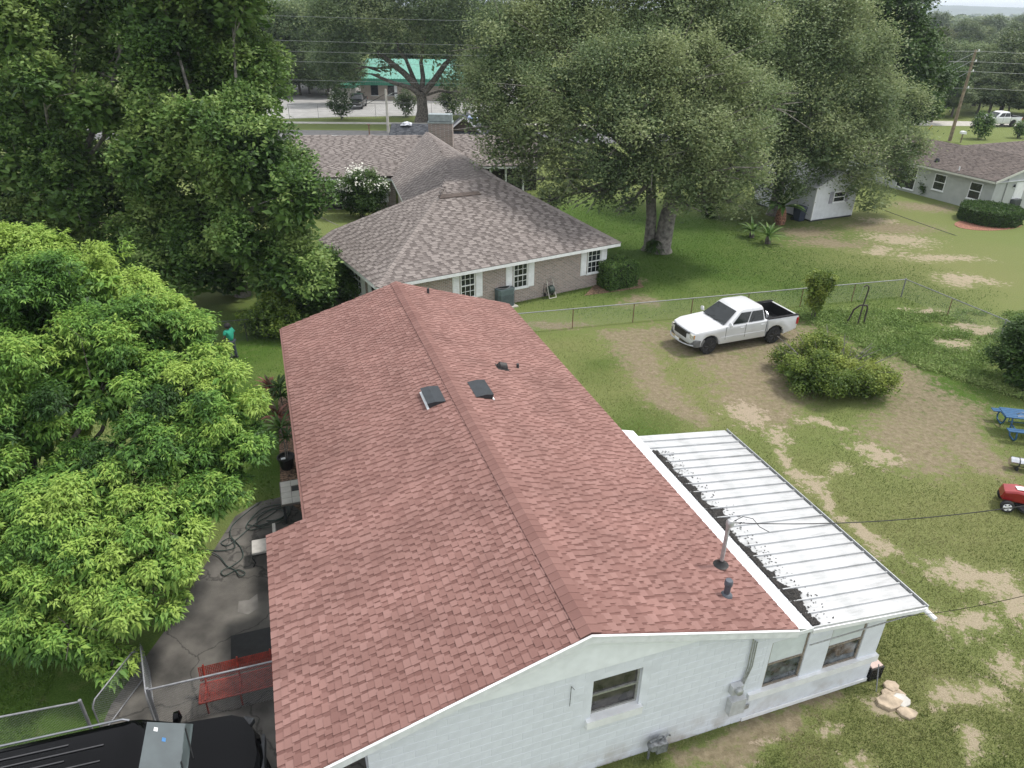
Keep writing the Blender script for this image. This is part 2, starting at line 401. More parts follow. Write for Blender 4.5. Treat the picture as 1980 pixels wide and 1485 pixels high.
sheet('patio', [G(1700, 352), G(1765, 372), G(1800, 364), G(1740, 345)], .03, M_conc, 'small concrete patio at the grey house wall')
# ---- lake and hills far away
M_lake = mat('lake_water', (.30, .36, .40), .12, .05, .01)
lk = MB(); lk.slab([(500, 1150, .05), (2600, 1250, .05), (2900, 1800, .05), (500, 1700, .05)], (0, 0, 1), .04)
tag(lk.build('lake', M_lake), 'pale lake strip below the far hills', kind='structure')
hx = np.linspace(-6000, 7000, 260); b = MB()
rows = []
for k, (yy, hh) in enumerate(((2900, 0.0), (3300, .6), (3800, 1.0), (4600, .4))):
    rows.append([(x, yy, -.5 + hh * (16 + 26 * fbm(np.array(x * .0011), np.array(k * .3), 5, 4) + 7 * fbm(np.array(x * .012), np.array(k), 9, 3))) for x in hx])
nh = len(hx)
b.add([p for r in rows for p in r], [(k * nh + i, k * nh + i + 1, (k + 1) * nh + i + 1, (k + 1) * nh + i) for k in range(3) for i in range(nh - 1)])
tag(b.build('hills', mat('far_wooded_hills', (.040, .065, .035), .95, .3, .02), smooth=60), 'low wooded hills on the horizon', kind='structure')
# ================================================================== MAIN HOUSE (pink-red shingle roof)
M_wall = mat('painted_block', (.695, .725, .78), .85, .05, 3, .15, 60)
M_white = mat('white_paint', (.76, .77, .78), .6, .05, 4)
M_trim = mat('trim_white', (.74, .76, .78), .55, .06, 6)
M_glass = mat('dark_glass', (.020, .024, .028), .06, .2, 3, spec=.6)
M_glass2 = mat('grey_glass', (.10, .115, .13), .08, .5, 5, spec=.6)
M_curt = mat('curtain', (.22, .20, .19), .9, .35, 14)
M_shade = mat('window_shade', (.62, .67, .68), .7, .05, 4)
M_alu = mat('aluminium_frame', (.42, .42, .40), .45, .15, 20, metal=.5)
M_bronze = mat('brown_frame', (.26, .22, .18), .5, .2, 20)
M_dark = mat('dark_metal', (.035, .038, .043), .5, .2, 8)
M_black = mat('black_plastic', (.012, .012, .013), .5, .2, 8)
M_galv = mat('galvanised', (.46, .47, .48), .45, .12, 14, metal=.6)
M_greyb = mat('grey_box', (.48, .49, .50), .6, .08, 8)
SH_T = [(.150, .077, .067), (.196, .105, .092), (.242, .136, .119), (.284, .167, .148)]
M_shin = mat('red_shingle', (0, 0, 0), .93, .13, .8, .35, 160, tone=SH_T, spec=.2)
house = thing('house', 'grey painted block house with pinkish red shingle roof', 'house', HW(0, 0), HANG)
RX, RZ, SL = 4.23, 4.10, .31                    # ridge x, ridge z, roof slope
Y0, Y1, YS, XE, XL, XW = -.14, 18.35, 6.42, 8.90, -.32, -1.20
def rz_(x): return RZ - SL * abs(x - RX)
def shingle_courses(o, ed, ud, length_fn, n_course, exp, seed, wmin=.09, wmax=.22, gmin=.03, gmax=.10):
    """teeth as array rows: s0, s1, t0, tone, in (eave, up) coordinates of a roof face"""
    r = random.Random(seed); T = []
    for i in range(n_course):
        for (a, b) in length_fn(i * exp):
            s = a + r.uniform(0, .1); 
            while s < b - .03:
                w = r.uniform(wmin, wmax); T.append((s, min(s + w, b), i * exp, .40 + .50 * r.random())); s += w + r.uniform(gmin, gmax)
    return T
def tooth_quads(T, o, ed, ud, nn, exp, h0=.017, h1=.005, over=.03):
    T = np.array(T); o, ed, ud, nn = map(np.asarray, (o, ed, ud, nn))
    s0, s1, t0, tn = T[:, 0:1], T[:, 1:2], T[:, 2:3], T[:, 3]
    P = lambda s, t, h: o + s * ed + t * ud + h * nn
    t1 = t0 + exp + over
    a, b, c, d = P(s0, t0, h0), P(s1, t0, h0), P(s1, t1, h1), P(s0, t1, h1)
    a0, b0, c0, d0 = P(s0, t0, 0), P(s1, t0, 0), P(s1, t1, 0), P(s0, t1, 0)
    V = np.stack([a, b, c, d, a0, b0, b, a, a0, a, d, d0, b0, c0, c, b], 1).reshape(-1, 3)
    return V, np.stack([tn, tn * .15, tn * .5, tn * .5], 1).ravel()  # dark cut edges, with the lip shadow painted into their tone
def base_quads(spans, exp, o, ed, ud, nn, seed, h0=.010, piece=1.0):
    """the continuous under-layer of every course: top face plus front lip, cut in shingle lengths"""
    r = random.Random(seed); V = []; tn = []
    o, ed, ud, nn = map(np.asarray, (o, ed, ud, nn))
    for i, sp in enumerate(spans):
        t0 = i * exp
        for (a, b) in sp:
            s = a
            while s < b - 1e-4:
                e = min(s + piece * r.uniform(.25, .6), b); k = r.random() * .26  # under-layer toned dark, shadow between the teeth painted in
                A, B = o + s * ed + t0 * ud, o + e * ed + t0 * ud
                C, D = o + e * ed + (t0 + exp + .02) * ud, o + s * ed + (t0 + exp + .02) * ud
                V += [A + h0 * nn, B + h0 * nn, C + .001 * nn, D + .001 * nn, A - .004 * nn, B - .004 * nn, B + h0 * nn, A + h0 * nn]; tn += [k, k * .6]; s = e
    return np.array(V), np.array(tn)
# roof deck
roof = MB()
cs = math.sqrt(1 + SL * SL); nR = np.array([SL, 0, 1]) / cs; nL = np.array([-SL, 0, 1]) / cs
roof.slab([(RX, Y0, RZ), (XE, Y0, rz_(XE)), (XE, Y1, rz_(XE)), (RX, Y1, RZ)], nR, .09)
roof.slab([(RX, Y1, RZ), (XL, Y1, rz_(XL)), (XL, YS, rz_(XL)), (RX, YS, RZ)], nL, .09)
roof.slab([(RX, YS, RZ), (XW, YS, rz_(XW)), (XW, Y0, rz_(XW)), (RX, Y0, RZ)], nL, .09)
roof_o = roof.tone(.3).build('roof', M_shin, house)
EXP = .143
faces = []
# right slope: origin at the eave near corner, eave direction +y, up direction towards ridge
upR = np.array([-1, 0, SL]) / cs; upL = np.array([1, 0, SL]) / cs
lenR = (XE - RX) * cs; lenL = (RX - XW) * cs; inL = (XL - XW) * cs
oR = np.array([XE, Y0, rz_(XE)]) + nR * .004; oL = np.array([XW, Y0, rz_(XW)]) + nL * .004
ey = np.array([0, 1.0, 0])
nRc, nLc = int(lenR / EXP), int(lenL / EXP)
fR = lambda t: [(0, Y1 - Y0)]
fL = lambda t: [(0, (YS - Y0) if t < inL - .06 else (Y1 - Y0))]
TR = shingle_courses(oR, ey, upR, fR, nRc, EXP, 11); TL = shingle_courses(oL, ey, upL, fL, nLc, EXP, 12)
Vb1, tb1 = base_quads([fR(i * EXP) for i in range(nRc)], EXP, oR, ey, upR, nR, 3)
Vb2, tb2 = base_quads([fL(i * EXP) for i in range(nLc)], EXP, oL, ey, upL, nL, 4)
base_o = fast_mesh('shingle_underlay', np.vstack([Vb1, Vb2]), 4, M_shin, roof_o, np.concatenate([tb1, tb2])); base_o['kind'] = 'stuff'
# the 300 teeth that show largest become single shingles, the rest one part
def vis(t, o, up):
    p = o + (t[0] + t[1]) / 2 * ey + (t[2] + .07) * up; w = HW(p[0], p[1], p[2]); q = proj(w)
    return np.linalg.norm(w - CC) if (0 < q[0] < IW and 0 < q[1] < IH) else 1e9
cand = sorted([(vis(t, oL, upL), 0, t) for t in TL] + [(vis(t, oR, upR), 1, t) for t in TR], key=lambda k: k[0])
near300 = cand[:300]; rest = cand[300:]
Vs, ts = [], []
for side, (o_, up_, n_) in enumerate(((oL, upL, nL), (oR, upR, nR))):
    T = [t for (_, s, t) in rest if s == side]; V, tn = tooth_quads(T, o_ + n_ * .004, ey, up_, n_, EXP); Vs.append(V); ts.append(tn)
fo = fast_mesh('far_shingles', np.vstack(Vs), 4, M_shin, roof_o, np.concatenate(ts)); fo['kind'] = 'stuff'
variants = {}
def tooth_mesh(w, tn):
    key = (round(w / .02), round(tn * 6))
    if key in variants: return variants[key]
    w = key[0] * .02; me = MB().tone(key[1] / 6)
    me.add([(0, 0, 0), (w, 0, 0), (w, EXP + .03, 0), (0, EXP + .03, 0), (0, 0, .017), (w, 0, .017), (w, EXP + .03, .005), (0, EXP + .03, .005)],
           [(4, 5, 6, 7), (0, 1, 5, 4), (1, 2, 6, 5), (3, 0, 4, 7), (2, 3, 7, 6)])
    me.t = [key[1] / 6, key[1] / 6 * .15, key[1] / 6 * .5, key[1] / 6 * .5, 0]; o = me.build('shingle', M_shin); variants[key] = o.data; bpy.data.objects.remove(o); return variants[key]  # single shingles carry the same painted lip shadow
for (_, side, t) in near300:
    o_, up_, n_ = ((oL, upL, nL), (oR, upR, nR))[side]
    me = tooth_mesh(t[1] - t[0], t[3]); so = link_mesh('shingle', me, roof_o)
    xa, ya = (ey, up_) 
    p = o_ + t[0] * ey + t[2] * up_ + n_ * .004
    if side == 0: xa = -ey; p = p + (t[1] - t[0]) * ey          # keep the frame right handed
    Mx = Matrix.Identity(4)
    for k in range(3): Mx[k][0], Mx[k][1], Mx[k][2], Mx[k][3] = xa[k], ya[k], n_[k], p[k]
    so.matrix_local = Mx
# ridge caps
capm = []
for k in range(5):
    c = MB().tone(.30 + .07 * k); w = .21; d1, d2 = .235, .03
    c.add([(-w, 0, -w * SL + .036), (0, 0, .042), (w, 0, -w * SL + .036), (-w, d1, -w * SL + .027), (0, d1, .033), (w, d1, -w * SL + .027), (-w, 0, -w * SL + .026), (0, 0, .032), (w, 0, -w * SL + .026)],
          [(0, 1, 4, 3), (1, 2, 5, 4), (6, 7, 1, 0), (7, 8, 2, 1), (6, 0, 3), (8, 5, 2)])
    o = c.build('ridge_cap', M_shin); capm.append(o.data); bpy.data.objects.remove(o)
nc = int((Y1 - Y0) / .2)
for k in range(nc):
    link_mesh('ridge_cap', random.choice(capm), roof_o, (RX, Y0 + k * (Y1 - Y0 - .035) / nc, RZ + .012), (0, 0, random.uniform(-.012, .012)))
# white rake and eave boards
f = MB()
for (xa, xb) in ((RX, XE), (RX, XW)):
    za, zb = rz_(xa), rz_(xb)
    f.add([(xa, Y0 - .03, za - .015), (xb, Y0 - .03, zb - .015), (xb, Y0 - .03, zb - .19), (xa, Y0 - .03, za - .19), (xa, Y0 - .002, za - .015), (xb, Y0 - .002, zb - .015), (xb, Y0 - .002, zb - .19), (xa, Y0 - .002, za - .19)],
          [(0, 1, 2, 3), (7, 6, 5, 4), (0, 4, 5, 1), (3, 2, 6, 7), (1, 5, 6, 2), (0, 3, 7, 4)])
f.bb((XL + .03, YS + .01, rz_(XL) - .24), (XL + .055, Y1 - .02, rz_(XL) - .085)); f.bb((XW + .03, Y0 + .005, rz_(XW) - .24), (XW + .055, YS - .02, rz_(XW) - .085))
f.bb((XW + .06, YS - .05, rz_(XW) - .24), (XL, YS - .025, rz_(XW) - .07)); f.bb((RX - 4.5, Y1 + .003, 2.45), (RX - 4.3, Y1 + .02, 2.6))
f.build('rake_board', M_trim, house)
# drip edge: thin metal strip proud of the boards
f = MB()
for (xa, xb) in ((RX, XE), (RX, XW)):
    f.add([(xa, Y0 - .045, rz_(xa) - .004), (xb, Y0 - .045, rz_(xb) - .004), (xb, Y0 - .001, rz_(xb) + .0), (xa, Y0 - .001, rz_(xa) + .0), (xa, Y0 - .045, rz_(xa) - .03), (xb, Y0 - .045, rz_(xb) - .03)], [(0, 1, 2, 3), (4, 5, 1, 0)])
f.build('drip_edge', M_white, house)
# walls: one mesh, front with a window opening; the blocks stand 8 mm proud of it
WX0, WX1, WXS = .25, 8.35, 11.50
WIN = (4.44, 5.47, 1.62, 2.66)
w = MB()
def roofu(x): return rz_(x) - .10
def front_piece(x0, x1, z0, z1=None):
    if z1 is None:
        xs = [x0] + ([RX] if x0 < RX < x1 else []) + [x1]
        top = [(x, .008, roofu(x)) for x in xs]; pts = [(x0, .008, z0), (x1, .008, z0)] + top[::-1]
    else: pts = [(x0, .008, z0), (x1, .008, z0), (x1, .008, z1), (x0, .008, z1)]
    w.slab(pts, (0, -1, 0), .2)
front_piece(WX0, WIN[0], 0); front_piece(WIN[1], WX1, 0); front_piece(WIN[0], WIN[1], 0, WIN[2] - .1); front_piece(WIN[0], WIN[1], WIN[3])
w.bb((WX0, .21, 0), (WX0 + .2, 18.1, 2.5)); w.bb((WX1 - .2, .21, 0), (WX1, 18.1, 2.5)); w.bb((WX0 + .2, 17.9, 0), (WX1 - .2, 18.1, 2.5))
wall_o = w.build('wall', M_wall, house)
blk = {}
def block(x0, x1, z0, z1):
    key = (round(x1 - x0, 3), round(z1 - z0, 3))
    if key not in blk:
        a, h = key; m = MB(); m.add([(0, 0, 0), (a, 0, 0), (a, 0, h), (0, 0, h), (.004, -.003, .004), (a - .004, -.003, .004), (a - .004, -.003, h - .004), (.004, -.003, h - .004)],
            [(4, 5, 6, 7), (0, 1, 5, 4), (1, 2, 6, 5), (2, 3, 7, 6), (3, 0, 4, 7)])
        o = m.build('block', M_blk); blk[key] = o.data; bpy.data.objects.remove(o)
    link_mesh('block', blk[key], wall_o, (x0, .0078, z0))
M_blk = mat('block_paint', (.695, .725, .78), .85, .05, 3, .15, 60, obj_rand=.022)
for row in range(15):
    z0 = row * .2 + .005; x = WX0 - (.2 if row % 2 else 0)
    while x < WX1 - .05:
        a, b2 = max(x, WX0) + .002, min(x + .4, WX1) - .002
        top = min(roofu(a), roofu(b2))
        if z0 + .19 < top - .02 and not (a < WIN[1] + .02 and b2 > WIN[0] - .02 and z0 + .19 > WIN[2] - .21 and z0 < WIN[3] + .02): block(a, b2, z0, z0 + .192)
        x += .4
def splash(m, col, zmax, amt):
    t = m.node_tree; N = t.nodes; b_ = N['Principled BSDF']; src = b_.inputs['Base Color'].links[0].from_socket
    ge = N.new('ShaderNodeNewGeometry'); sp = N.new('ShaderNodeSeparateXYZ'); t.links.new(ge.outputs['Position'], sp.inputs[0])
    mr = N.new('ShaderNodeMapRange'); mr.inputs['From Min'].default_value = zmax; mr.inputs['From Max'].default_value = 0.0; t.links.new(sp.outputs[2], mr.inputs['Value'])
    nz = N.new('ShaderNodeTexNoise'); nz.inputs['Scale'].default_value = 2.2; nz.inputs['Detail'].default_value = 9; t.links.new(ge.outputs['Position'], nz.inputs['Vector'])
    r2 = N.new('ShaderNodeMapRange'); r2.inputs['From Min'].default_value = .42; r2.inputs['From Max'].default_value = .68; t.links.new(nz.outputs['Fac'], r2.inputs['Value'])
    mu = N.new('ShaderNodeMath'); mu.operation = 'MULTIPLY'; t.links.new(mr.outputs[0], mu.inputs[0]); t.links.new(r2.outputs[0], mu.inputs[1])
    m2 = N.new('ShaderNodeMath'); m2.operation = 'MULTIPLY'; m2.inputs[1].default_value = amt; t.links.new(mu.outputs[0], m2.inputs[0])
    mx = N.new('ShaderNodeMix'); mx.data_type = 'RGBA'; mx.inputs['B'].default_value = (*col, 1); t.links.new(m2.outputs[0], mx.inputs['Factor']); t.links.new(src, mx.inputs['A']); t.links.new(mx.outputs['Result'], b_.inputs['Base Color'])
splash(M_wall, (.30, .24, .18), .7, .8); splash(M_blk, (.30, .24, .18), .7, .8)
# gable panel above the block courses
gp = MB(); zg = 3.005; hx_ = (RZ - .11 - zg) / SL
gp.slab([(RX - hx_, -.03, zg), (RX + hx_, -.03, zg), (RX, -.03, RZ - .11)], (0, -1, 0), .034)
gp.build('gable_panel', mat('gable_white', (.82, .85, .88), .6, .04, 4), house)
# block house window
def frame_mesh(b, x0, x1, z0, z1, y, t=.045, d=.05, mid=True, midz=None):
    b.bb((x0, y, z0), (x0 + t, y + d, z1)); b.bb((x1 - t, y, z0), (x1, y + d, z1)); b.bb((x0 + t, y, z0), (x1 - t, y + d, z0 + t)); b.bb((x0 + t, y, z1 - t), (x1 - t, y + d, z1))
    if mid:
        zm = midz or (z0 + z1) / 2; b.bb((x0 + t, y - .006, zm - t / 2), (x1 - t, y + d, zm + t / 2))
    return b
wo_ = frame_mesh(MB(), WIN[0], WIN[1], WIN[2], WIN[3], .10).build('window', M_alu, house)
for (za, zb) in ((WIN[2] + .05, (WIN[2] + WIN[3]) / 2 - .03), ((WIN[2] + WIN[3]) / 2 + .03, WIN[3] - .05)):
    MB().bb((WIN[0] + .046, .128, za), (WIN[1] - .046, .138, zb)).build('pane', mat('curtained_glass', (.075, .068, .066), .12, .6, 5, spec=.6, col2=(.018, .018, .02)), wo_)
MB().bb((WIN[0] - .10, -.075, WIN[2] - .2), (WIN[1] + .06, .10, WIN[2])).build('sill', M_white, wo_)
MB().bb((WIN[0] + .05, .16, WIN[2]), (WIN[1] - .05, .18, WIN[3])).build('curtain', M_curt, wo_)
# ---- sunroom
s = MB()
def zm(x): return 2.50 - (x - 9.30) / (12.40 - 9.30) * .37           # metal roof height
PW = ((8.47, 9.42), (10.03, 10.98)); ZB = .82
s.slab([(WX1, .006, 0), (WXS, .006, 0), (WXS, .006, ZB), (WX1, .006, ZB)], (0, -1, 0), .18)
for (a, b2) in ((WX1, PW[0][0]), (PW[0][1], PW[1][0]), (PW[1][1], WXS)):
    s.slab([(a, .004, ZB), (b2, .004, ZB), (b2, .004, min(zm(b2) - .06, 2.44)), (a, .004, min(zm(max(a, 9.0)) - .06, 2.44))], (0, -1, 0), .1)
for (a, b2) in PW: s.slab([(a, .004, 2.27 if a < 9 else 2.2), (b2, .004, 2.27 if a < 9 else 2.2), (b2, .004, zm(max(b2, 9.3)) - .06), (a, .004, zm(max(a, 9.3)) - .06)], (0, -1, 0), .1)
s.bb((WXS - .12, .19, 0), (WXS, 7.5, 2.05)); s.bb((WX1, 7.4, 0), (WXS - .13, 7.5, 2.1))
sun_o = s.build('sunroom_wall', M_wall, house)
MB().bb((8.12, -.07, ZB - .10), (WXS + .05, .09, ZB + .08)).build('ledge', M_white, house)
MB().bb((8.12, -.025, 0.02), (WXS, .0, .12)).build('plinth', M_white, house)
for (a, b2), zt in zip(PW, (2.27, 2.2)):
    z0 = ZB + .085; zmid = z0 + (zt - z0) * .50
    wf = frame_mesh(MB(), a, b2, z0, zt, .03, .04, .05, True, zmid).build('window', M_bronze, house)
    MB().bb((a + .041, .062, z0 + .04), (b2 - .041, .072, zmid - .025)).build('pane', M_glass2, wf)
    MB().bb((a + .041, .045, zmid + .025), (b2 - .041, .058, zt - .041)).build('shade', M_shade, wf)
# ---- metal roof panels
PL0, PL1 = np.array([9.22, 0, zm(9.22) + .01]), np.array([12.38, 0, zm(12.38) + .01])
NP = 21; PY0, PY1 = -.10, 7.62; pw = (PY1 - PY0) / NP
M_mroof = mat('white_metal_roof', (.49, .50, .51), .5, .10, 1.6, .05, 20, col2=(.34, .35, .35), detail=12)
mp = MapN = M_mroof.node_tree.nodes
for n_ in M_mroof.node_tree.nodes:
    if n_.type == 'VALTORGB': n_.color_ramp.elements[0].position = .30; n_.color_ramp.elements[1].position = .50
def panel_grime(m):
    t = m.node_tree; N = t.nodes; b_ = N['Principled BSDF']; src = b_.inputs['Base Color'].links[0].from_socket
    ge = N.new('ShaderNodeNewGeometry'); mp_ = N.new('ShaderNodeMapping'); mp_.inputs['Rotation'].default_value = (0, 0, -HANG); mp_.inputs['Scale'].default_value = (1, 1, 1); t.links.new(ge.outputs['Position'], mp_.inputs['Vector'])
    sp = N.new('ShaderNodeSeparateXYZ'); t.links.new(mp_.outputs[0], sp.inputs[0])
    mr = N.new('ShaderNodeMapRange'); mr.inputs['From Min'].default_value = 11.5; mr.inputs['From Max'].default_value = 12.5; t.links.new(sp.outputs[0], mr.inputs['Value'])
    st = N.new('ShaderNodeMapping'); st.inputs['Scale'].default_value = (.5, 5, 1); t.links.new(mp_.outputs[0], st.inputs['Vector'])
    nz = N.new('ShaderNodeTexNoise'); nz.inputs['Scale'].default_value = 1.6; nz.inputs['Detail'].default_value = 10; nz.inputs['Roughness'].default_value = .7; t.links.new(st.outputs[0], nz.inputs['Vector'])
    r2 = N.new('ShaderNodeMapRange'); r2.inputs['From Min'].default_value = .50; r2.inputs['From Max'].default_value = .74; t.links.new(nz.outputs['Fac'], r2.inputs['Value'])
    ad = N.new('ShaderNodeMath'); ad.operation = 'MULTIPLY_ADD'; ad.inputs[1].default_value = .55; t.links.new(mr.outputs[0], ad.inputs[0]); t.links.new(r2.outputs[0], ad.inputs[2]); ad.use_clamp = True
    m2 = N.new('ShaderNodeMath'); m2.operation = 'MULTIPLY'; m2.inputs[1].default_value = .75; t.links.new(ad.outputs[0], m2.inputs[0])
    mx = N.new('ShaderNodeMix'); mx.data_type = 'RGBA'; mx.inputs['B'].default_value = (.24, .24, .235, 1); t.links.new(m2.outputs[0], mx.inputs['Factor']); t.links.new(src, mx.inputs['A']); t.links.new(mx.outputs['Result'], b_.inputs['Base Color'])
panel_grime(M_mroof)
pm = MB(); dl = PL1 - PL0
pm.slab([(0, .012, 0), (dl[0], .012, dl[2]), (dl[0], pw - .012, dl[2]), (0, pw - .012, 0)], (0.117, 0, .993), .006)
pm.add([(0, -.012, -.004), (dl[0], -.012, dl[2] - .004), (dl[0], -.012, dl[2] + .05), (0, -.012, .05), (0, .012, -.004), (dl[0], .012, dl[2] - .004), (dl[0], .012, dl[2] + .05), (0, .012, .05)],
       [(3, 2, 6, 7), (0, 1, 2, 3), (7, 6, 5, 4), (1, 5, 6, 2), (0, 3, 7, 4)])
pmo = pm.build('roof_panel', M_mroof, house); pmo.location = (PL0[0], PY0, PL0[2])
for k in range(1, NP):
    c = pmo.copy(); COL.objects.link(c); c.location = (PL0[0], PY0 + k * pw, PL0[2]); c.parent = house
fl = MB()
fl.slab([(8.915, PY0 - .02, 2.650), (9.30, PY0 - .02, 2.545), (9.30, PY1 + .25, 2.545), (8.915, PY1 + .25, 2.650)], (.3, 0, .95), .012)
fl.bb((9.29, PY0 - .02, 2.50), (9.31, PY1 + .25, 2.545)); fl.bb((8.88, PY1 + .26, 2.5), (8.91, Y1, 2.63)); fl.bb((8.87, PY0 - .035, 2.48), (9.30, PY0 - .022, 2.57))
fl.build('eave_flashing', M_trim, house)
g = MB(); g.bb((12.385, PY0 - .02, 2.07), (12.47, PY1, 2.085)); g.bb((12.45, PY0 - .02, 2.086), (12.472, PY1, 2.175)); g.bb((9.32, PY0 - .045, 2.05), (12.38, PY0 - .015, 2.06))
g.build('gutter', M_galv, house)
fb = MB(); fb.add([(9.3, PY0 - .04, zm(9.3) + .0), (12.45, PY0 - .04, zm(12.45) + .0), (12.45, PY0 - .04, zm(12.45) - .10), (9.3, PY0 - .04, zm(9.3) - .10), (9.3, PY0 - .005, zm(9.3)), (12.45, PY0 - .005, zm(12.45)), (12.45, PY0 - .005, zm(12.45) - .10), (9.3, PY0 - .005, zm(9.3) - .10)],
       [(0, 1, 2, 3), (7, 6, 5, 4), (0, 4, 5, 1), (3, 2, 6, 7), (1, 5, 6, 2), (0, 3, 7, 4)]); fb.build('metal_roof_edge', M_white, house)
MB().tube([(12.40, PY0 + .10, 2.06), (12.44, PY0 - .28, 2.02)], .055, 12).build('downspout', M_white, house, smooth=40)
# dark leaf litter caught behind the eave flashing
lit = []; r = random.Random(5)
Vl = []; tl = []
for k in range(15000):
    yy = r.uniform(PY0 + .05, PY1 - .9)
    wmax = .035 + .58 * float(fbm(np.array(yy * 2.3), np.array(0.3), 77, 4)) ** 2.3 + (.30 if r.random() < .03 else 0)
    xx = 9.32 + wmax * r.random() ** 1.2 * 1.6
    zz = zm(xx) + .022 + r.random() * .06 * max(0, 1 - (xx - 9.32) / .4); a = r.uniform(0, 6.28); L = r.uniform(.015, .04); tx, ty = r.uniform(-.5, .5), r.uniform(-.5, .5)
    c_, s_ = math.cos(a), math.sin(a)
    for (p, q) in ((-L, 0), (0, -L * .45), (L, 0), (0, L * .45)):
        Vl.append((xx + p * c_ - q * s_, yy + p * s_ + q * c_, zz + (p * tx + q * ty) * .6))
    tl.append(r.random())
M_lit = mat('leaf_litter', (0, 0, 0), .95, .3, 20, tone=[(.012, .012, .012), (.03, .028, .026), (.05, .045, .04)])
lo = fast_mesh('leaf_litter', np.array(Vl), 4, M_lit, house, np.array(tl)); lo['kind'] = 'stuff'
# ---- vents and pipes on the roof
def on_roof(px, py, right):
    n = np.array([SL if right else -SL, 0, 1.0]); nw = n[0] * BX + np.array([0, 0, 1.0]); o = HW(RX, 0, RZ)
    p = on_plane(px, py, o, nw); return np.array([p @ BX, p @ AX - V0, p[2]])
def slant_vent(px, py, right):
    p = on_roof(px, py, right); L = .95; sg = 1 if right else -1; n = nR if right else nL; dn = np.array([sg, 0, -SL]) / cs
    prof = [(-.30, .012), (-.03, .125), (.20, .165), (.20, .02)]
    b = MB(); vs = []
    for yy in (-L / 2, L / 2):
        for (a, h) in prof: vs.append(p + dn * a + n * (h + .015) + ey * yy)
    b.add(vs, [(0, 1, 5, 4), (1, 2, 6, 5), (2, 3, 7, 6), (0, 3, 2, 1), (4, 5, 6, 7), (0, 4, 7, 3)])
    o = b.build('slant_vent', M_slant, roof_o)
    b = MB(); q = p + dn * .235
    b.add([q + dn * a + n * h + ey * yy for yy in (-L / 2 - .03, L / 2 + .03) for (a, h) in ((-.035, .02), (-.035, .05), (.03, .04), (.03, .02))],
          [(0, 1, 5, 4), (1, 2, 6, 5), (2, 3, 7, 6), (0, 3, 2, 1), (4, 5, 6, 7)]); b.build('vent_lip', M_trim, o)
M_slant = mat('slate_grey_vent', (.022, .027, .033), .5, .12, 4)
slant_vent(836, 770, False); slant_vent(930, 757, True)
p = on_roof(972, 712, True)                                    # goose-neck hood
b = MB(); nseg = 10; R0 = .15
ring = [(-R0 * math.cos(t), R0 * .1 + R0 * 1.25 * math.sin(t)) for t in np.linspace(0, math.pi, nseg)]
vs = []
for (dx, sc) in ((-.17, .55), (-.10, .95), (.13, 1.0)):
    for (yy, hh) in ring: vs.append(p + np.array([dx, yy * sc, hh * sc + .01 - dx * SL]))
b.add(vs, [(i * nseg + k, i * nseg + k + 1, (i + 1) * nseg + k + 1, (i + 1) * nseg + k) for i in range(2) for k in range(nseg - 1)] + [tuple(range(nseg))])
b.slab([p + np.array([-.2, -.2, .03 + .2 * SL]), p + np.array([.17, -.2, .03 - .17 * SL]), p + np.array([.17, .2, .03 - .17 * SL]), p + np.array([-.2, .2, .03 + .2 * SL])], nR, .01)
b.build('hood_vent', mat('charcoal_vent', (.03, .028, .028), .6, .2, 9), roof_o, smooth=40)
for (px, py, h, rr) in ((1001, 712, .16, .045), (828, 568, .22, .05)):
    p = on_roof(px, py, True); MB().tube([p + np.array([0, 0, -.02]), p + np.array([0, 0, h])], rr, 12).build('vent_pipe', M_dark, roof_o, smooth=40)
p = on_roof(1404, 1152, True)
po = MB().lathe([(.13, -.03), (.125, .03), (.10, .06), (.075, .08), (.065, .085), (.065, .30), (.085, .301), (.085, .40), (.07, .43), (.0, .435)], p, n=16).build('vent_pipe', mat('blue_grey_vent', (.075, .085, .105), .45, .15, 9), roof_o, smooth=40)
def z_for(xy, py):
    lo, hi = 0.0, 40.0
    for _ in range(50):
        m = (lo + hi) / 2
        if proj((xy[0], xy[1], m))[1] > py: lo = m
        else: hi = m
    return lo
p = on_roof(1393, 1096, True); pw_ = HW(p[0], p[1], p[2]); ztop = z_for(pw_, 1012)
mst = MB().tube([p + np.array([0, 0, -.02]), (p[0], p[1], ztop - .06)], .045, 12).build('service_mast', M_galv, roof_o, smooth=40)
MB().lathe([(.17, .07), (.13, .09), (.06, .17), (.055, .19)], p, n=14).build('boot', M_black, mst, smooth=40)
MB().lathe([(.05, -.08), (.085, -.06), (.09, .03), (.06, .08), (.0, .09)], (p[0] + .03, p[1], ztop), n=12).build('weather_head', M_galv, mst, smooth=40)
mast_top = HW(p[0] + .08, p[1], ztop)
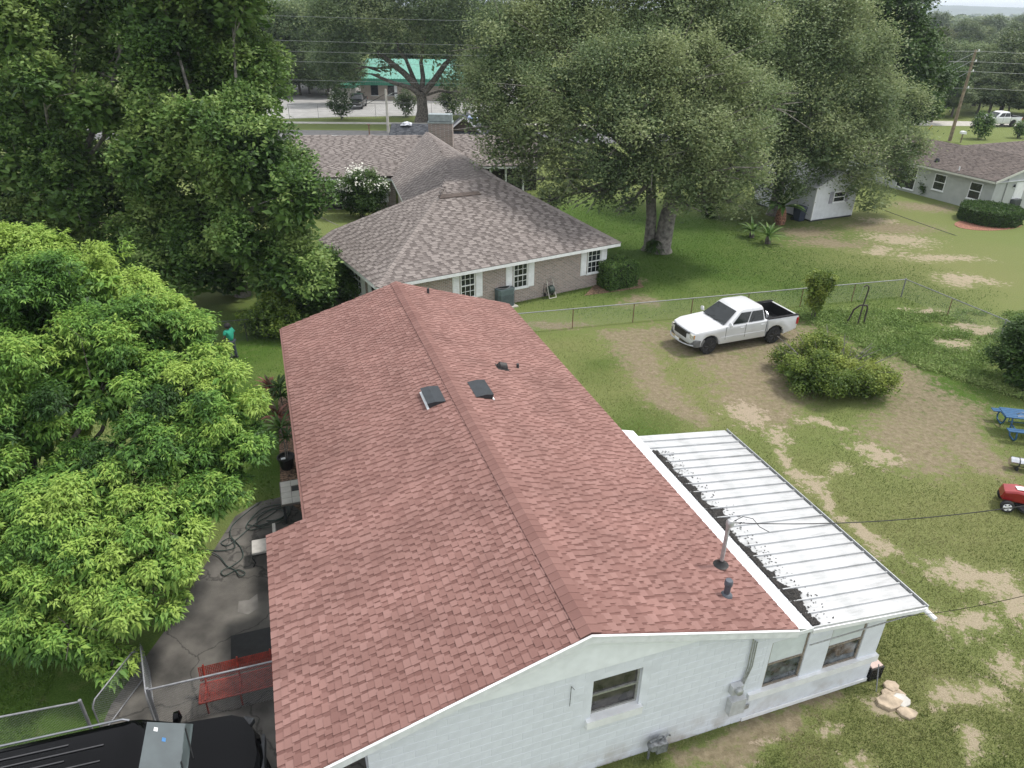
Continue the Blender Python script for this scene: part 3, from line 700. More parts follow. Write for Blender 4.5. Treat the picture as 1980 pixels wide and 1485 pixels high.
# ---- meter boxes and conduits on the gable wall
MB().bb((7.60, -.12, 1.15), (7.86, -.0015, 1.40)).build('meter_base', M_greyb, house)
MB().bb((7.62, -.16, .55), (7.98, -.0015, .98)).build('breaker_box', M_greyb, house)
MB().lathe([(.085, 0), (.085, -.08), (.06, -.10), (.0, -.101)], (7.73, -.121, 1.30), 'Y', 14).build('electric_meter', M_galv, house, smooth=40)
for dx in (0, .06, .11): MB().tube([(7.90 + dx, -.04, 2.62 - dx), (7.92 + dx, -.04, 1.8), (7.84 + dx * .6, -.04, 1.25)], .014, 6).build('conduit', M_galv, house)
MB().bb((8.10, -.03, .42), (8.22, -.0015, .54)).build('outlet_box', M_galv, house)
gm = MB(); gm.box((6.02, -.17, .36), (.24, .18, .26)); gm.lathe([(.09, -.08), (.11, -.04), (.11, .04), (.09, .08)], (5.84, -.17, .42), 'Y', 12); gm.tube([(5.78, -.15, 0), (5.78, -.15, .55), (5.98, -.15, .58), (6.1, -.1, .5)], .025, 8); gm.tube([(6.05, -.15, .5), (6.2, -.12, .56), (6.3, -.06, .4)], .02, 8); gm.tube([(6.14, -.15, .1), (6.05, -.12, .05), (5.95, -.1, .3)], .02, 8)
gm.build('gas_meter', mat('gas_meter_grey', (.20, .21, .22), .55, .25, 14, metal=.2), house, smooth=35)
MB().tube([(3.97, -.02, 2.2), (3.97, -.03, 2.75), (4.03, -.05, 2.66)], .006, 5).build('cable', M_black, house)
# far-off service wires
def wire(name, label, a, b, sag=.3, r=.012, n=18, m=None, cat='cable', group=None):
    a, b = np.asarray(a, float), np.asarray(b, float); pts = []
    for t in np.linspace(0, 1, n): p = a * (1 - t) + b * t; p[2] -= sag * 4 * t * (1 - t); pts.append(p)
    return tag(MB().tube(pts, r, 5).build(name, m or M_black), label, cat, group)
# ================================================================== TREES
M_bark = mat('bark', (.125, .110, .095), .95, .35, 5, .8, 24)
M_barkg = mat('grey_bark', (.21, .195, .175), .95, .3, 5, .8, 24)
def leafmat(name, tones, trans=.28, rough=.55): return mat(name, (0, 0, 0), rough, .10, 1.2, tone=tones, trans=trans, spec=.35)
L_lime = leafmat('lime_leaves', [(.026, .064, .015), (.066, .155, .032), (.138, .280, .052), (.230, .390, .075), (.34, .48, .10)], .34)
L_dark = leafmat('dark_green_leaves', [(.020, .048, .010), (.052, .112, .022), (.095, .180, .038), (.150, .245, .060), (.23, .32, .09)], .3)
L_oak = leafmat('grey_green_oak_leaves', [(.058, .090, .040), (.100, .152, .066), (.150, .212, .094), (.215, .275, .125), (.29, .34, .16)], .38)
L_olive = leafmat('olive_leaves', [(.035, .045, .014), (.060, .075, .024), (.095, .115, .036), (.15, .165, .055)], .22)
L_yel = leafmat('yellow_green_leaves', [(.050, .092, .015), (.100, .162, .024), (.180, .245, .040), (.27, .32, .065)], .3)
L_grn = leafmat('mid_green_leaves', [(.020, .045, .009), (.036, .080, .014), (.060, .120, .022), (.095, .16, .034)], .25)
L_far = leafmat('far_green_leaves', [(.050, .082, .030), (.085, .128, .046), (.125, .172, .064), (.18, .215, .09)], .15)
def unit(v): return v / np.maximum(np.linalg.norm(v, axis=-1, keepdims=True), 1e-6)
def crown(name, lobes, n, k, leaf, aspect, parent, material, seed, mode='broad', spread=.25, fill=.18, gap=.30, tone_bias=0.0, inner=.80, origin=None, tscale=.8, low_cut=None, clump=.55, wisp=.35):
    """leaf faces on the uneven shells of ellipsoid lobes; n sprigs of k leaves"""
    r = np.random.default_rng(seed)
    L = np.array(lobes, float)                        # cx cy cz rx ry rz
    area = (L[:, 3] * L[:, 4] + L[:, 3] * L[:, 5] + L[:, 4] * L[:, 5]); pr = area / area.sum()
    # second level: leafy clumps sitting on every lobe, so that gaps stay between them
    CL = []
    for j, q in enumerate(L):
        nc = int(np.clip(7 + 4.5 * (q[3] * q[4] * q[5]) ** (1 / 3) / clump, 7, 26))
        d = unit(r.normal(size=(nc, 3)) + np.array([0, 0, .25])); d[:, 2] = np.where(d[:, 2] < -.45, -d[:, 2], d[:, 2])
        c = q[:3] + d * q[3:] * (.70 + .26 * r.random((nc, 1))); rr = q[3:].mean() * (.26 + .20 * r.random(nc))
        for k_ in range(nc):
            inside = False
            for i2 in range(len(L)):
                if i2 != j and (((c[k_] - L[i2, :3]) / (L[i2, 3:] * inner * .8)) ** 2).sum() < 1: inside = True; break
            if not inside: CL.append((*c[k_], rr[k_], *d[k_], r.normal() * .5))
    CL = np.array(CL); pr = CL[:, 3] ** 2; pr = pr / pr.sum(); nf = int(n * fill); no = n - nf
    idx = r.choice(len(CL), no, p=pr); q = CL[idx]
    d = unit(r.normal(size=(no, 3)) * .85 + q[:, 4:7] * .55 + np.array([0, 0, .45]))
    P = q[:, :3] + d * (q[:, 3] * (.62 + .5 * r.random(no) + wisp * (r.random(no) < .22) * r.random(no)))[:, None] * np.array([1, 1, .72])
    ctn = q[:, 7]
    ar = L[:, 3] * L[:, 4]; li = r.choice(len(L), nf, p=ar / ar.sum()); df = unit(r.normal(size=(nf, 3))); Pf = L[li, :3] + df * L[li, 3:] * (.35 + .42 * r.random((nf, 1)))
    P = np.vstack([P, Pf]); d = np.vstack([d, df]); ctn = np.concatenate([ctn, np.full(nf, -.6)]); big = np.concatenate([np.ones(no), np.full(nf, 1.9)])  # inner fill leaves toned darker: the crown's inside shade is painted in
    keep = fbm(P[:, 0] * 1.3 + P[:, 2] * 1.1, P[:, 1] * 1.3 - P[:, 2], seed + 5, 3) > gap * .8
    if low_cut is not None: keep &= P[:, 2] > low_cut
    P, d, ctn, big = P[keep], d[keep], ctn[keep], big[keep]; m = len(P)
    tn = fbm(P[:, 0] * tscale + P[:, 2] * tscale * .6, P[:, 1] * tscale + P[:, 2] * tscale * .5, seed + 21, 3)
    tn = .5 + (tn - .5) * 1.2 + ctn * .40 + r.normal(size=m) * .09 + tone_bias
    # leaves
    Pk = np.repeat(P, k, 0); dk = np.repeat(d, k, 0); M = m * k
    if mode == 'droop':
        az = r.random(M) * 6.283; el = r.normal(size=M) * .25 - .30
        a = np.stack([np.cos(az) * np.cos(el), np.sin(az) * np.cos(el), np.sin(el)], 1)
        a = unit(a + dk * .45); base = Pk + a * spread * .15 + r.normal(size=(M, 3)) * spread * .22
        up = unit(np.array([0, 0, 1.0]) + dk * .5 + r.normal(size=(M, 3)) * .3)
    else:
        a = unit(r.normal(size=(M, 3)) * np.array([1, 1, .5]) + dk * .35); base = Pk + r.normal(size=(M, 3)) * spread
        up = unit(dk * .7 + np.array([0, 0, .75]) + r.normal(size=(M, 3)) * .55)
    b = unit(np.cross(a, up)); nn = np.cross(b, a)
    Ls = leaf * (.65 + .7 * r.random((M, 1))) * np.repeat(big, k)[:, None]
    droopv = np.array([0, 0, -1.0]) * Ls * (.28 if mode == 'droop' else .05)
    v0 = base; v1 = base + a * Ls * .45 + b * Ls * aspect * .5 + nn * Ls * .05; v2 = base + a * Ls + droopv; v3 = base + a * Ls * .45 - b * Ls * aspect * .5 + nn * Ls * .05
    V = np.stack([v0, v1, v2, v3], 1).reshape(-1, 3)
    if origin is not None: V = V - np.asarray(origin)
    T = np.clip(np.repeat(tn, k) + r.normal(size=M) * .10, 0, 1)
    return fast_mesh(name, V, 4, material, parent, T)
def lobes_px(rows, sq=(1, 1, 1), jit=0, seed=1):
    r = random.Random(seed); out = []
    for (px, py, dep, rad) in rows:
        c = GD(px + r.uniform(-jit, jit), py + r.uniform(-jit, jit), dep)
        out.append((c[0], c[1], c[2], rad * sq[0], rad * sq[1], rad * sq[2]))
    return out
def limbs(mb, start, lobes, r0, seed, twigs=5, bend=.6, n=7, reach=.62):
    r = random.Random(seed); s = np.asarray(start, float)
    for L in lobes:
        c = np.array(L[:3]); mid = (s + c) / 2 + np.array([r.uniform(-bend, bend), r.uniform(-bend, bend), r.uniform(-.2, .9) * bend])
        pts = [s, s * .55 + mid * .45 + np.array([0, 0, .1]), mid, mid * .4 + c * .6, c]
        rr = r0 * r.uniform(.55, 1); mb.tube(pts, [rr, rr * .8, rr * .62, rr * .42, rr * .22], n)
        for _ in range(twigs):
            e = c + np.array([r.gauss(0, 1), r.gauss(0, 1), r.gauss(.15, .8)]) * np.array(L[3:]) * reach
            k = mid * .35 + c * .65 if r.random() < .6 else c
            mb.tube([k, (k + e) / 2 + np.array([0, 0, r.uniform(-.1, .25)]), e], [rr * .26, rr * .17, rr * .06], 4)
def tree(name, label, base, lobes, trunk, leafargs, lm, seed, trunk_r=.25, bark=None, group=None, twigs=5, fork=None, n=10):
    """trunk: height of the fork; base: ground point"""
    base = np.asarray(base, float); t = thing(name, label, 'tree', base, 0, group)
    mb = MB(); top = base + np.array([0, 0, trunk]) if fork is None else np.asarray(fork, float)
    midp = (base + top) / 2 + np.array([.12, .08, 0])
    mb.tube([base - np.array([0, 0, .15]), base + np.array([0, 0, .25]), midp, top], [trunk_r * 1.55, trunk_r * 1.12, trunk_r * .95, trunk_r * .85], n)
    sub = lobes if len(lobes) < 26 else lobes[::2]
    limbs(mb, top, sub, trunk_r * .55, seed + 1, twigs)
    mb.build('trunk', bark or M_bark, t, world=True, smooth=60)
    crown('crown', lobes, parent=t, material=lm, seed=seed, origin=base, **leafargs)
    return t
# ---- the big lime green tree beside the driveway
LT = [(40, 560, 17.6, 1.9), (150, 590, 17.4, 1.8), (250, 640, 17.0, 1.5), (330, 668, 17.0, 1.1), (-40, 680, 16.6, 1.9), (90, 700, 16.2, 1.8), (210, 740, 15.8, 1.6), (320, 760, 15.6, 1.3), (383, 690, 16.6, .6),
      (430, 800, 15.0, .95), (440, 745, 15.6, .62), (480, 870, 14.5, .62), (400, 890, 14.4, 1.05), (290, 870, 14.2, 1.1), (40, 840, 14.8, 1.5), (160, 960, 13.4, 1.3), (300, 985, 13.2, 1.1), (410, 965, 13.6, .75), (60, 1010, 12.8, 1.3),
      (200, 1080, 12.2, 1.1), (320, 1090, 12.1, .75), (90, 1130, 11.7, 1.05), (240, 1180, 11.4, .8), (310, 1170, 11.5, .48), (150, 1235, 10.9, .75), (60, 1220, 11.0, .85), (215, 1280, 10.7, .45), (-40, 960, 13.4, 1.5), (-40, 1120, 11.9, 1.2), (440, 935, 13.9, .55), (350, 1040, 12.6, .6)]
lob = [l[:3] + (l[3] * .9, l[4] * .9, l[5] * .9) for l in lobes_px(LT, (1, 1, .85), 10, 2)]
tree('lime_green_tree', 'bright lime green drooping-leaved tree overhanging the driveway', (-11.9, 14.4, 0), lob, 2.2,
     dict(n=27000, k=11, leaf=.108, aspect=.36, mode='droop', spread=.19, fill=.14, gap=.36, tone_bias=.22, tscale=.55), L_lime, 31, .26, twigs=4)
# ---- tall dark trees behind it
def dark_lobes(x0, x1, seed, dmin=33.5, dmax=39):
    r = random.Random(seed); rows = []
    def xr(y):
        pts = [(-80, 470), (40, 505), (150, 515), (230, 545), (270, 600), (330, 618), (420, 618), (500, 622), (560, 610)]
        for (a, b), (c, e) in zip(pts, pts[1:]):
            if a <= y <= c: return b + (e - b) * (y - a) / (c - a)
        return 600
    y = -90
    while y < 575:
        x = x0 + r.uniform(-20, 20)
        while x < min(x1, xr(y)):
            if not (y > 480 and x < 160):
                rows.append((min(x, xr(y) - 40), y + r.uniform(-26, 26), dmax - (y + 90) / 665 * (dmax - dmin) + r.uniform(-3.4, 3.0), r.uniform(1.0, 1.75)))
            x += r.uniform(66, 104)
        y += 68
    return rows
tree('dark_green_tree', 'tall dark green laurel-like tree spreading towards the brick house', G(470, 570), lobes_px(dark_lobes(300, 700, 3), (1.1, 1.1, 1.15)), 3.5,
     dict(n=27000, k=5, leaf=.21, aspect=.5, spread=.15, fill=.30, gap=.36, tone_bias=.24, tscale=.45), L_dark, 41, .35, M_barkg, twigs=4)
tree('dark_green_tree', 'tall dark green tree rising behind the lime green tree', G(150, 545), lobes_px(dark_lobes(-60, 310, 5), (1.1, 1.1, 1.15)), 3.5,
     dict(n=27000, k=5, leaf=.21, aspect=.5, spread=.15, fill=.30, gap=.36, tone_bias=.20, tscale=.45), L_dark, 43, .35, M_barkg, twigs=4)
# undergrowth at the far house corner
def bush(name, label, base, lobes, leafargs, lm, seed, cat='bush', stems=6, group=None, bark=None):
    t = thing(name, label, cat, base, 0, group); mb = MB(); r = random.Random(seed); base = np.asarray(base, float)
    for L in lobes[:max(stems, 1)]:
        c = np.array(L[:3]); s = base + np.array([r.uniform(-.15, .15), r.uniform(-.15, .15), -.03])
        mb.tube([s, (s + c) / 2 + np.array([r.uniform(-.1, .1), r.uniform(-.1, .1), .05]), c], [.03, .022, .012], 5)
    mb.build('stem', bark or M_bark, t, world=True); crown('foliage', lobes, parent=t, material=lm, seed=seed, origin=base, low_cut=.03, **leafargs); return t
bush('shade_bush', 'loose green bush in the mulch at the far house corner', G(525, 650), [tuple(G(525, 650)[:2] + np.array([dx, dy])) + (z, .75, .7, .6) for dx, dy, z in ((0, 0, .8), (-.7, .2, .6), (.8, .1, .7), (.2, .8, 1.1))],
     dict(n=1500, k=4, leaf=.14, aspect=.5, spread=.12, gap=.2), L_yel, 51)
# bushes along the brick house side, under the dark tree
for i, (px, py) in enumerate(((585, 600), (655, 580))):
    c = G(px, py)
    bush('laurel_bush', 'dark bush under the tall tree by the brick house ' + ('corner' if i else 'lawn'), c, [(c[0] + dx, c[1] + dy, z, .9, .9, .8) for dx, dy, z in ((0, 0, .8), (-.9, .3, .8), (.9, .2, .9), (0, .4, 1.6))],
         dict(n=1800, k=5, leaf=.16, aspect=.5, spread=.14, gap=.2), L_dark, 60 + i)
# ---- the great oak with twin trunks
OK_ = [(985, 90, 45, 2.3), (1060, 60, 46, 2.3), (1150, 40, 47, 2.5), (1240, 20, 47, 2.5), (1330, 50, 46, 2.5), (1420, 80, 45, 2.3), (1000, 190, 44, 2.2), (1085, 160, 43, 2.2), (1180, 140, 42, 2.3), (1290, 140, 42, 2.3), (1390, 170, 42, 2.2), (1460, 190, 44, 1.9),
       (965, 265, 44, 1.6), (1040, 250, 42, 1.9), (1130, 250, 41, 2.0), (1230, 240, 40, 2.1), (1340, 260, 40, 2.1), (1430, 280, 41, 1.8), (1010, 300, 43, 1.3), (1085, 330, 41, 1.4), (1150, 320, 40, 1.5), (1260, 320, 40, 1.5), (1370, 340, 40, 1.5), (1440, 350, 41.5, 1.3),
       (1075, 385, 41.5, .95), (1118, 372, 41.5, .8), (1255, 372, 42.5, .8), (1350, 395, 40.5, .95), (1400, 400, 41, .9), (1330, 345, 42, 1.0), (1180, 370, 42, .6), (1090, 20, 48, 2.3), (1180, -60, 48, 2.6), (1300, -60, 48, 2.6), (1050, -40, 48, 2.3), (1420, -20, 47, 2.4), (945, 225, 44, 1.5), (965, 300, 43.5, 1.1), (1000, 338, 43, .9), (940, 160, 45, 1.7), (1205, 350, 40, 1.1), (1290, 352, 39.5, 1.0), (1215, 392, 40.5, .55), (1315, 388, 39.5, .7), (1165, 395, 41, .6), (1395, 370, 40, 1.0)]
obase = G(1278, 486)
ol = lobes_px(OK_, (1.0, 1.0, .72), 10, 4)
oak = thing('oak_tree', 'broad grey-green live oak with twin trunks on the lawn', 'tree', obase)
mb = MB(); fk = obase + np.array([.5, .3, 4.6])
mb.tube([obase - np.array([0, 0, .2]), obase + np.array([.02, 0, .3]), obase + np.array([.18, .05, 2.2]), obase + np.array([.45, .1, 3.6]), fk], [.85, .58, .50, .52, .46], 14)
b2 = obase + np.array([-.78, .25, -.1]); f2 = obase + np.array([-1.0, .5, 4.6])
mb.tube([b2, b2 + np.array([.05, 0, .4]), b2 + np.array([.0, 0, 2.2]), b2 + np.array([-.15, .1, 3.4]), f2], [.50, .37, .32, .31, .28], 12)
limbs(mb, fk, [l for l in ol if l[0] > obase[0] - 1][::1], .30, 9, 11, 1.2, 7, .78); limbs(mb, f2, [l for l in ol if l[0] <= obase[0] - 1], .22, 10, 11, 1.2, 7, .78)
mb.build('trunk', M_barkg, oak, world=True, smooth=60)
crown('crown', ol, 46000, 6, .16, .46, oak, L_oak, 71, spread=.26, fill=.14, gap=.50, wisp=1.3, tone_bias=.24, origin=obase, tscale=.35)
# ferny sprouts at the foot of the oak
c = G(1265, 486)
bush('foot_plant', 'spiky green plant at the foot of the oak', c, [(c[0], c[1] - .2, .35, .35, .3, .4)], dict(n=120, k=5, leaf=.4, aspect=.12, spread=.05, gap=0.0, mode='droop'), L_grn, 77, 'plant')
# ---- the brownish oak over the shed, and the taller green tree behind
OB = [(1500, 60, 55, 2.6), (1590, 40, 56, 2.7), (1480, 140, 54, 2.4), (1570, 120, 54, 2.5), (1650, 110, 56, 2.4), (1490, 230, 53, 2.3), (1580, 210, 53, 2.4), (1670, 200, 54, 2.2), (1735, 210, 55, 1.7), (1500, 310, 52, 2.0), (1590, 290, 52, 2.2), (1680, 280, 53, 2.1), (1745, 285, 54, 1.5),
      (1520, 365, 51.5, 1.4), (1660, 345, 52.5, 1.6), (1690, 385, 52, 1.0), (1740, 330, 54, 1.1), (1590, 345, 52.5, 1.0), (1450, 330, 53, 1.6), (1460, 395, 51, 1.1), (1425, 250, 55, 2.0), (1500, -30, 57, 2.6), (1610, -20, 58, 2.5), (1415, 370, 52, 1.2), (1410, 130, 56, 2.2), (1440, 40, 57, 2.4)]
tree('oak_tree', 'brownish green oak hanging over the white shed', G(1495, 415), lobes_px(OB, (1.12, 1.1, .85), 6, 8), 4.5,
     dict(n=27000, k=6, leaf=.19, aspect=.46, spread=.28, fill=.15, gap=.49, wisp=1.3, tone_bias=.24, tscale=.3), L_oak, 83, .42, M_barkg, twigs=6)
TG = [(1660, 20, 76, 3.2), (1730, 40, 75, 2.9), (1700, 110, 74, 3.0), (1760, 130, 74, 2.4), (1640, -50, 77, 3.0), (1720, -30, 77, 2.8), (1720, 190, 73, 2.6), (1780, 200, 74, 2.0), (1640, 90, 75, 3.0), (1800, 160, 76, 1.6), (1730, 225, 78, 2.2)]
tree('green_tree', 'dense mid green tree rising above the brownish oak', G(1700, 300), lobes_px(TG, (1, 1, 1.1), 5, 8), 4,
     dict(n=12000, k=5, leaf=.32, aspect=.55, spread=.28, fill=.25, gap=.34, tone_bias=.0, tscale=.3), L_grn, 85, .4, twigs=4)
# ---- open-crowned oak by the road with bare sprawling limbs
tb = G(815, 236); rt = thing('roadside_oak', 'sprawling sparse oak with bare grey limbs before the green roof', 'tree', tb)
def dpt(px, py, dy=0): return GD(px, py, tb[1] + dy)
mb = MB(); tr = [tb - np.array([0, 0, .2]), dpt(817, 215), dpt(816, 195), dpt(813, 178)]
mb.tube(tr, [1.0, .72, .64, .66], 12)
for pts, r0 in (([(813, 178), (800, 160), (780, 140), (752, 118), (725, 98), (700, 88), (675, 78)], .5), ([(810, 182), (795, 170), (760, 160), (735, 150), (718, 143)], .38), ([(815, 178), (818, 150), (814, 120), (818, 90), (822, 70)], .38),
                ([(818, 180), (840, 155), (860, 125), (880, 105), (905, 92)], .5), ([(805, 165), (795, 140), (785, 115), (770, 95), (765, 70)], .32), ([(820, 185), (850, 176), (875, 180), (890, 200)], .18), ([(735, 138), (710, 130), (690, 132), (672, 140)], .14),
                ([(760, 128), (730, 132), (700, 128), (680, 118)], .14), ([(700, 132), (685, 145), (678, 160)], .08), ([(735, 145), (705, 142), (690, 155), (684, 165)], .10)):
    P_ = [dpt(a, b_, random.uniform(-1.5, 1.5)) for a, b_ in pts]; mb.tube(P_, list(np.linspace(r0, r0 * .3, len(P_))), 7)
mb.build('trunk', M_bark, rt, world=True, smooth=60)
RO = [(640, 60, 97, 3.6), (680, 30, 98, 4.0), (740, 20, 99, 4.2), (800, 10, 99, 4.2), (860, 30, 99, 4.0), (910, 50, 98, 3.6), (700, 80, 96, 3.0), (760, 70, 97, 2.6), (850, 85, 97, 2.6), (905, 105, 98, 2.8), (640, 120, 97, 3.0), (655, 160, 97, 2.2), (930, 130, 96, 2.6), (750, 130, 98, 1.2), (840, 60, 100, 3.0), (890, 150, 97, 1.8), (720, -20, 99, 3.8), (830, -25, 99, 4.0), (920, 0, 98, 3.4), (870, 170, 100, 1.5), (915, 185, 98, 1.8)]
crown('crown', lobes_px(RO, (1.1, 1.1, .85), 5, 3), 15000, 5, .30, .45, rt, L_oak, 91, spread=.42, fill=.12, gap=.40, origin=tb, tscale=.2)
# ---- trees beyond: prototypes copied
def proto(name, seed, lm, h, rad, n, leaf, nl=12, bark=None):
    r = random.Random(seed); lobes = []
    for i in range(nl):
        a = r.uniform(0, 6.28); q = r.uniform(.1, .75) * rad; z = h * r.uniform(.42, .86); k = rad * r.uniform(.34, .55) * (1.1 - .35 * abs(z / h - .6))
        lobes.append((q * math.cos(a), q * math.sin(a), z, k, k, k * .85))
    t = thing(name, '', 'tree', (0, 0, 0)); mb = MB()
    mb.tube([(0, 0, -.2), (0, 0, .3), (.15, .1, h * .2), (.1, -.1, h * .38)], [rad * .085, rad * .06, rad * .05, rad * .045], 9)
    limbs(mb, (.1, -.1, h * .38), lobes, rad * .03, seed + 1, 2, .5, 5); mb.build('trunk', bark or M_bark, t, smooth=60)
    crown('crown', lobes, n, 4, leaf, .55, t, lm, seed, spread=leaf * 1.1, fill=.2, gap=.30, tscale=.25)
    return t
PR = [proto('background_tree', 101, L_far, 13, 6.0, 5200, .34), proto('background_tree', 102, L_olive, 12, 5.5, 5200, .34), proto('background_tree', 103, L_oak, 13, 6.5, 5600, .34), proto('background_tree', 104, L_grn, 11, 5.0, 4600, .34)]
used_p = set()
def put(k, px, py, sc, label, group, rz=None, dep=None, wide=1.0):
    p = G(px, py) if dep is None else np.array([GD(px, 200, dep)[0], dep, 0])
    o = PR[k] if k not in used_p else copy_tree(PR[k]); used_p.add(k)
    o.location = (p[0], p[1], 0); o.rotation_euler = (0, 0, random.uniform(0, 6.28) if rz is None else rz); o.scale = (sc * wide, sc * wide, sc)
    tag(o, label, 'tree', group); return o
def D(lo, hi, n, x0, x1):
    return [(x0 + (x1 - x0) * (i + random.uniform(.1, .9)) / n, random.uniform(lo, hi)) for i in range(n)]
for (x, dep) in D(126, 140, 6, 470, 680): put(random.choice((0, 1, 2)), x, 0, random.uniform(.85, 1.05), 'broad grey-green tree at the far side of the parking lot', 'trees beyond the parking lot', dep=dep)
for (x, dep) in D(138, 158, 9, 560, 1020): put(random.choice((0, 0, 2, 3)), x, 0, random.uniform(.85, 1.1), 'tall green tree behind the green metal roof', 'trees behind the green roofed building', dep=dep)
put(1, 512, 0, .92, 'yellowish olive tree above the parking lot', None, dep=150)
put(2, 0, 0, .62, 'slim dark-trunked oak standing in the parking lot island', None, dep=116).location.x = G(635, 213)[0]
put(2, 926, 228, .72, 'grey-green oak standing by the roadside beside the dark roofed house', None)
for (x, dep) in D(112, 126, 6, 1760, 2040): put(random.choice((0, 3, 2)), x, 0, random.uniform(.62, .82), 'leafy tree along the road behind the white pickup', 'trees along the road behind the white pickup', dep=dep, wide=1.05)
put(3, 1800, 236, .62, 'round green tree beside the leaning wooden pole', None)
put(0, 1752, 250, .55, 'low dark tree at the lawn edge behind the grey house', None)
for (x, dep) in D(170, 240, 26, 300, 2100): put(random.choice((0, 0, 3, 1)), x, 0, random.uniform(.75, 1.0), 'far green tree beyond the road', 'far trees beyond the road', dep=dep, wide=1.15)
for (x, dep) in D(260, 420, 30, 200, 2150): put(random.choice((0, 0, 0, 3)), x, 0, random.uniform(.75, 1.05), 'distant green tree between the far roofs', 'distant trees', dep=dep, wide=1.3)
for (x, dep) in D(109, 114, 9, 1725, 2050): put(random.choice((0, 3)), x, 0, random.uniform(.30, .42), 'low dark bush under the trees behind the white pickup', 'bushes under the roadside trees', dep=dep, wide=1.5)
for (x, dep) in D(124, 130, 8, 470, 665): put(random.choice((0, 2)), x, 0, random.uniform(.32, .45), 'low bush at the far edge of the parking lot', 'bushes at the parking lot edge', dep=dep, wide=1.6)
# wooded distance, one mass
r = np.random.default_rng(5); nW = 2600
yy = 430 * np.exp(r.random(nW) * 1.9); xx = (r.random(nW) * 2.6 - 1.3) * yy * .85 + yy * .1
keep = ~((yy > 1080) & (yy < 1850) & (xx > 380)); xx, yy = xx[keep], yy[keep]
mbw = []; tw = []
for x, y in zip(xx, yy):
    R0 = r.uniform(4.5, 8); hh = r.uniform(5.5, 10.5) * (.8 if y > 800 else 1); k = 22
    d = unit(r.normal(size=(k, 3))); d[:, 2] = np.abs(d[:, 2]); c = np.array([x, y, hh * .35]) + d * np.array([R0, R0, hh * .62])
    a = unit(r.normal(size=(k, 3))); b = unit(np.cross(a, d)); a = np.cross(d, b); s = R0 * .55 * (.6 + .7 * r.random((k, 1)))
    mbw.append(np.stack([c - a * s, c - b * s, c + a * s, c + b * s], 1).reshape(-1, 3)); tw.append(np.clip(r.normal(size=k) * .2 + .45, 0, 1))
wd = fast_mesh('woodland', np.vstack(mbw), 4, L_far, None, np.concatenate(tw)); tag(wd, 'distant wooded flats stretching to the lake', 'woods', kind='stuff')
# ================================================================== NEIGHBOURING BUILDINGS
def tri_scan(poly2, t):
    xs = []
    for (a, b) in zip(poly2, poly2[1:] + poly2[:1]):
        if (a[1] - t) * (b[1] - t) < 0: xs.append(a[0] + (t - a[1]) / (b[1] - a[1]) * (b[0] - a[0]))
    xs.sort(); return [(xs[i], xs[i + 1]) for i in range(0, len(xs) - 1, 2)]
def roof_face(parent, pts, ed, material, seed, exp=.17, teeth=(.2, .48, .12, .36), solo=0, th=.10, local=None, deck=True):
    """pts: world polygon of one roof plane (convex), ed: world eave direction; deck, shingle courses and teeth under parent"""
    pts = [np.asarray(p, float) for p in pts]; ed = np.asarray(ed, float); ed = ed / np.linalg.norm(ed)
    n = np.zeros(3)
    for i in range(1, len(pts) - 1): n += np.cross(pts[i] - pts[0], pts[i + 1] - pts[0])
    n /= np.linalg.norm(n); n = n if n[2] > 0 else -n
    ed = unit(ed - n * (ed @ n)); ud = np.cross(n, ed); 
    if ud[2] < 0: ed = -ed; ud = -ud
    Mi = INV[local.name]
    o = pts[0]; p2 = [((p - o) @ ed, (p - o) @ ud) for p in pts]; tmin = min(p[1] for p in p2); tmax = max(p[1] for p in p2)
    o = o + ud * tmin; p2 = [(a, b - tmin) for a, b in p2]; nc = int((tmax - tmin) / exp)
    R3 = np.array([[Mi[i][j] for j in range(3)] for i in range(3)]); T3 = np.array([Mi[i][3] for i in range(3)])
    ol, el, ul, nl = R3 @ o + T3, R3 @ ed, R3 @ ud, R3 @ n
    if deck:
        d = MB().tone(.35); d.slab([R3 @ (p - n * .02) + T3 for p in pts], nl, th); d.build('roof_deck', material, parent)
    spans = [tri_scan(p2, i * exp + exp * .5) for i in range(nc)]
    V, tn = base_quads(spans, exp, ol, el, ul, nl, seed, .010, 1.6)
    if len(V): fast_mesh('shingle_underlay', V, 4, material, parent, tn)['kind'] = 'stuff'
    T = shingle_courses(ol, el, ul, lambda t: spans[min(int(t / exp + .5), nc - 1)], nc, exp, seed + 1, *teeth)
    if solo:
        def dist(t):
            w = o + (t[0] + t[1]) / 2 * ed + t[2] * ud; return np.linalg.norm(w - CC)
        T.sort(key=dist); S, T = T[:solo], T[solo:]
        var = {}
        for t in S:
            key = (round((t[1] - t[0]) / .06), round(t[3] * 5))
            if key not in var:
                w = max(key[0], 1) * .06; m = MB().tone(key[1] / 5)
                m.add([(0, 0, 0), (w, 0, 0), (w, exp + .03, 0), (0, exp + .03, 0), (0, 0, .018), (w, 0, .018), (w, exp + .03, .006), (0, exp + .03, .006)], [(4, 5, 6, 7), (0, 1, 5, 4), (1, 2, 6, 5), (3, 0, 4, 7), (2, 3, 7, 6)])
                ob = m.build('shingle', material); var[key] = ob.data; bpy.data.objects.remove(ob)
            so = link_mesh('shingle', var[key], parent); p = ol + t[0] * el + t[2] * ul + nl * .004; Mx = Matrix.Identity(4)
            for k in range(3): Mx[k][0], Mx[k][1], Mx[k][2], Mx[k][3] = el[k], ul[k], nl[k], p[k]
            so.matrix_local = Mx
    if T:
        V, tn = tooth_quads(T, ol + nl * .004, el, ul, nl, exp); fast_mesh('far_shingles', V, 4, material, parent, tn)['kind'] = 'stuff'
    return n
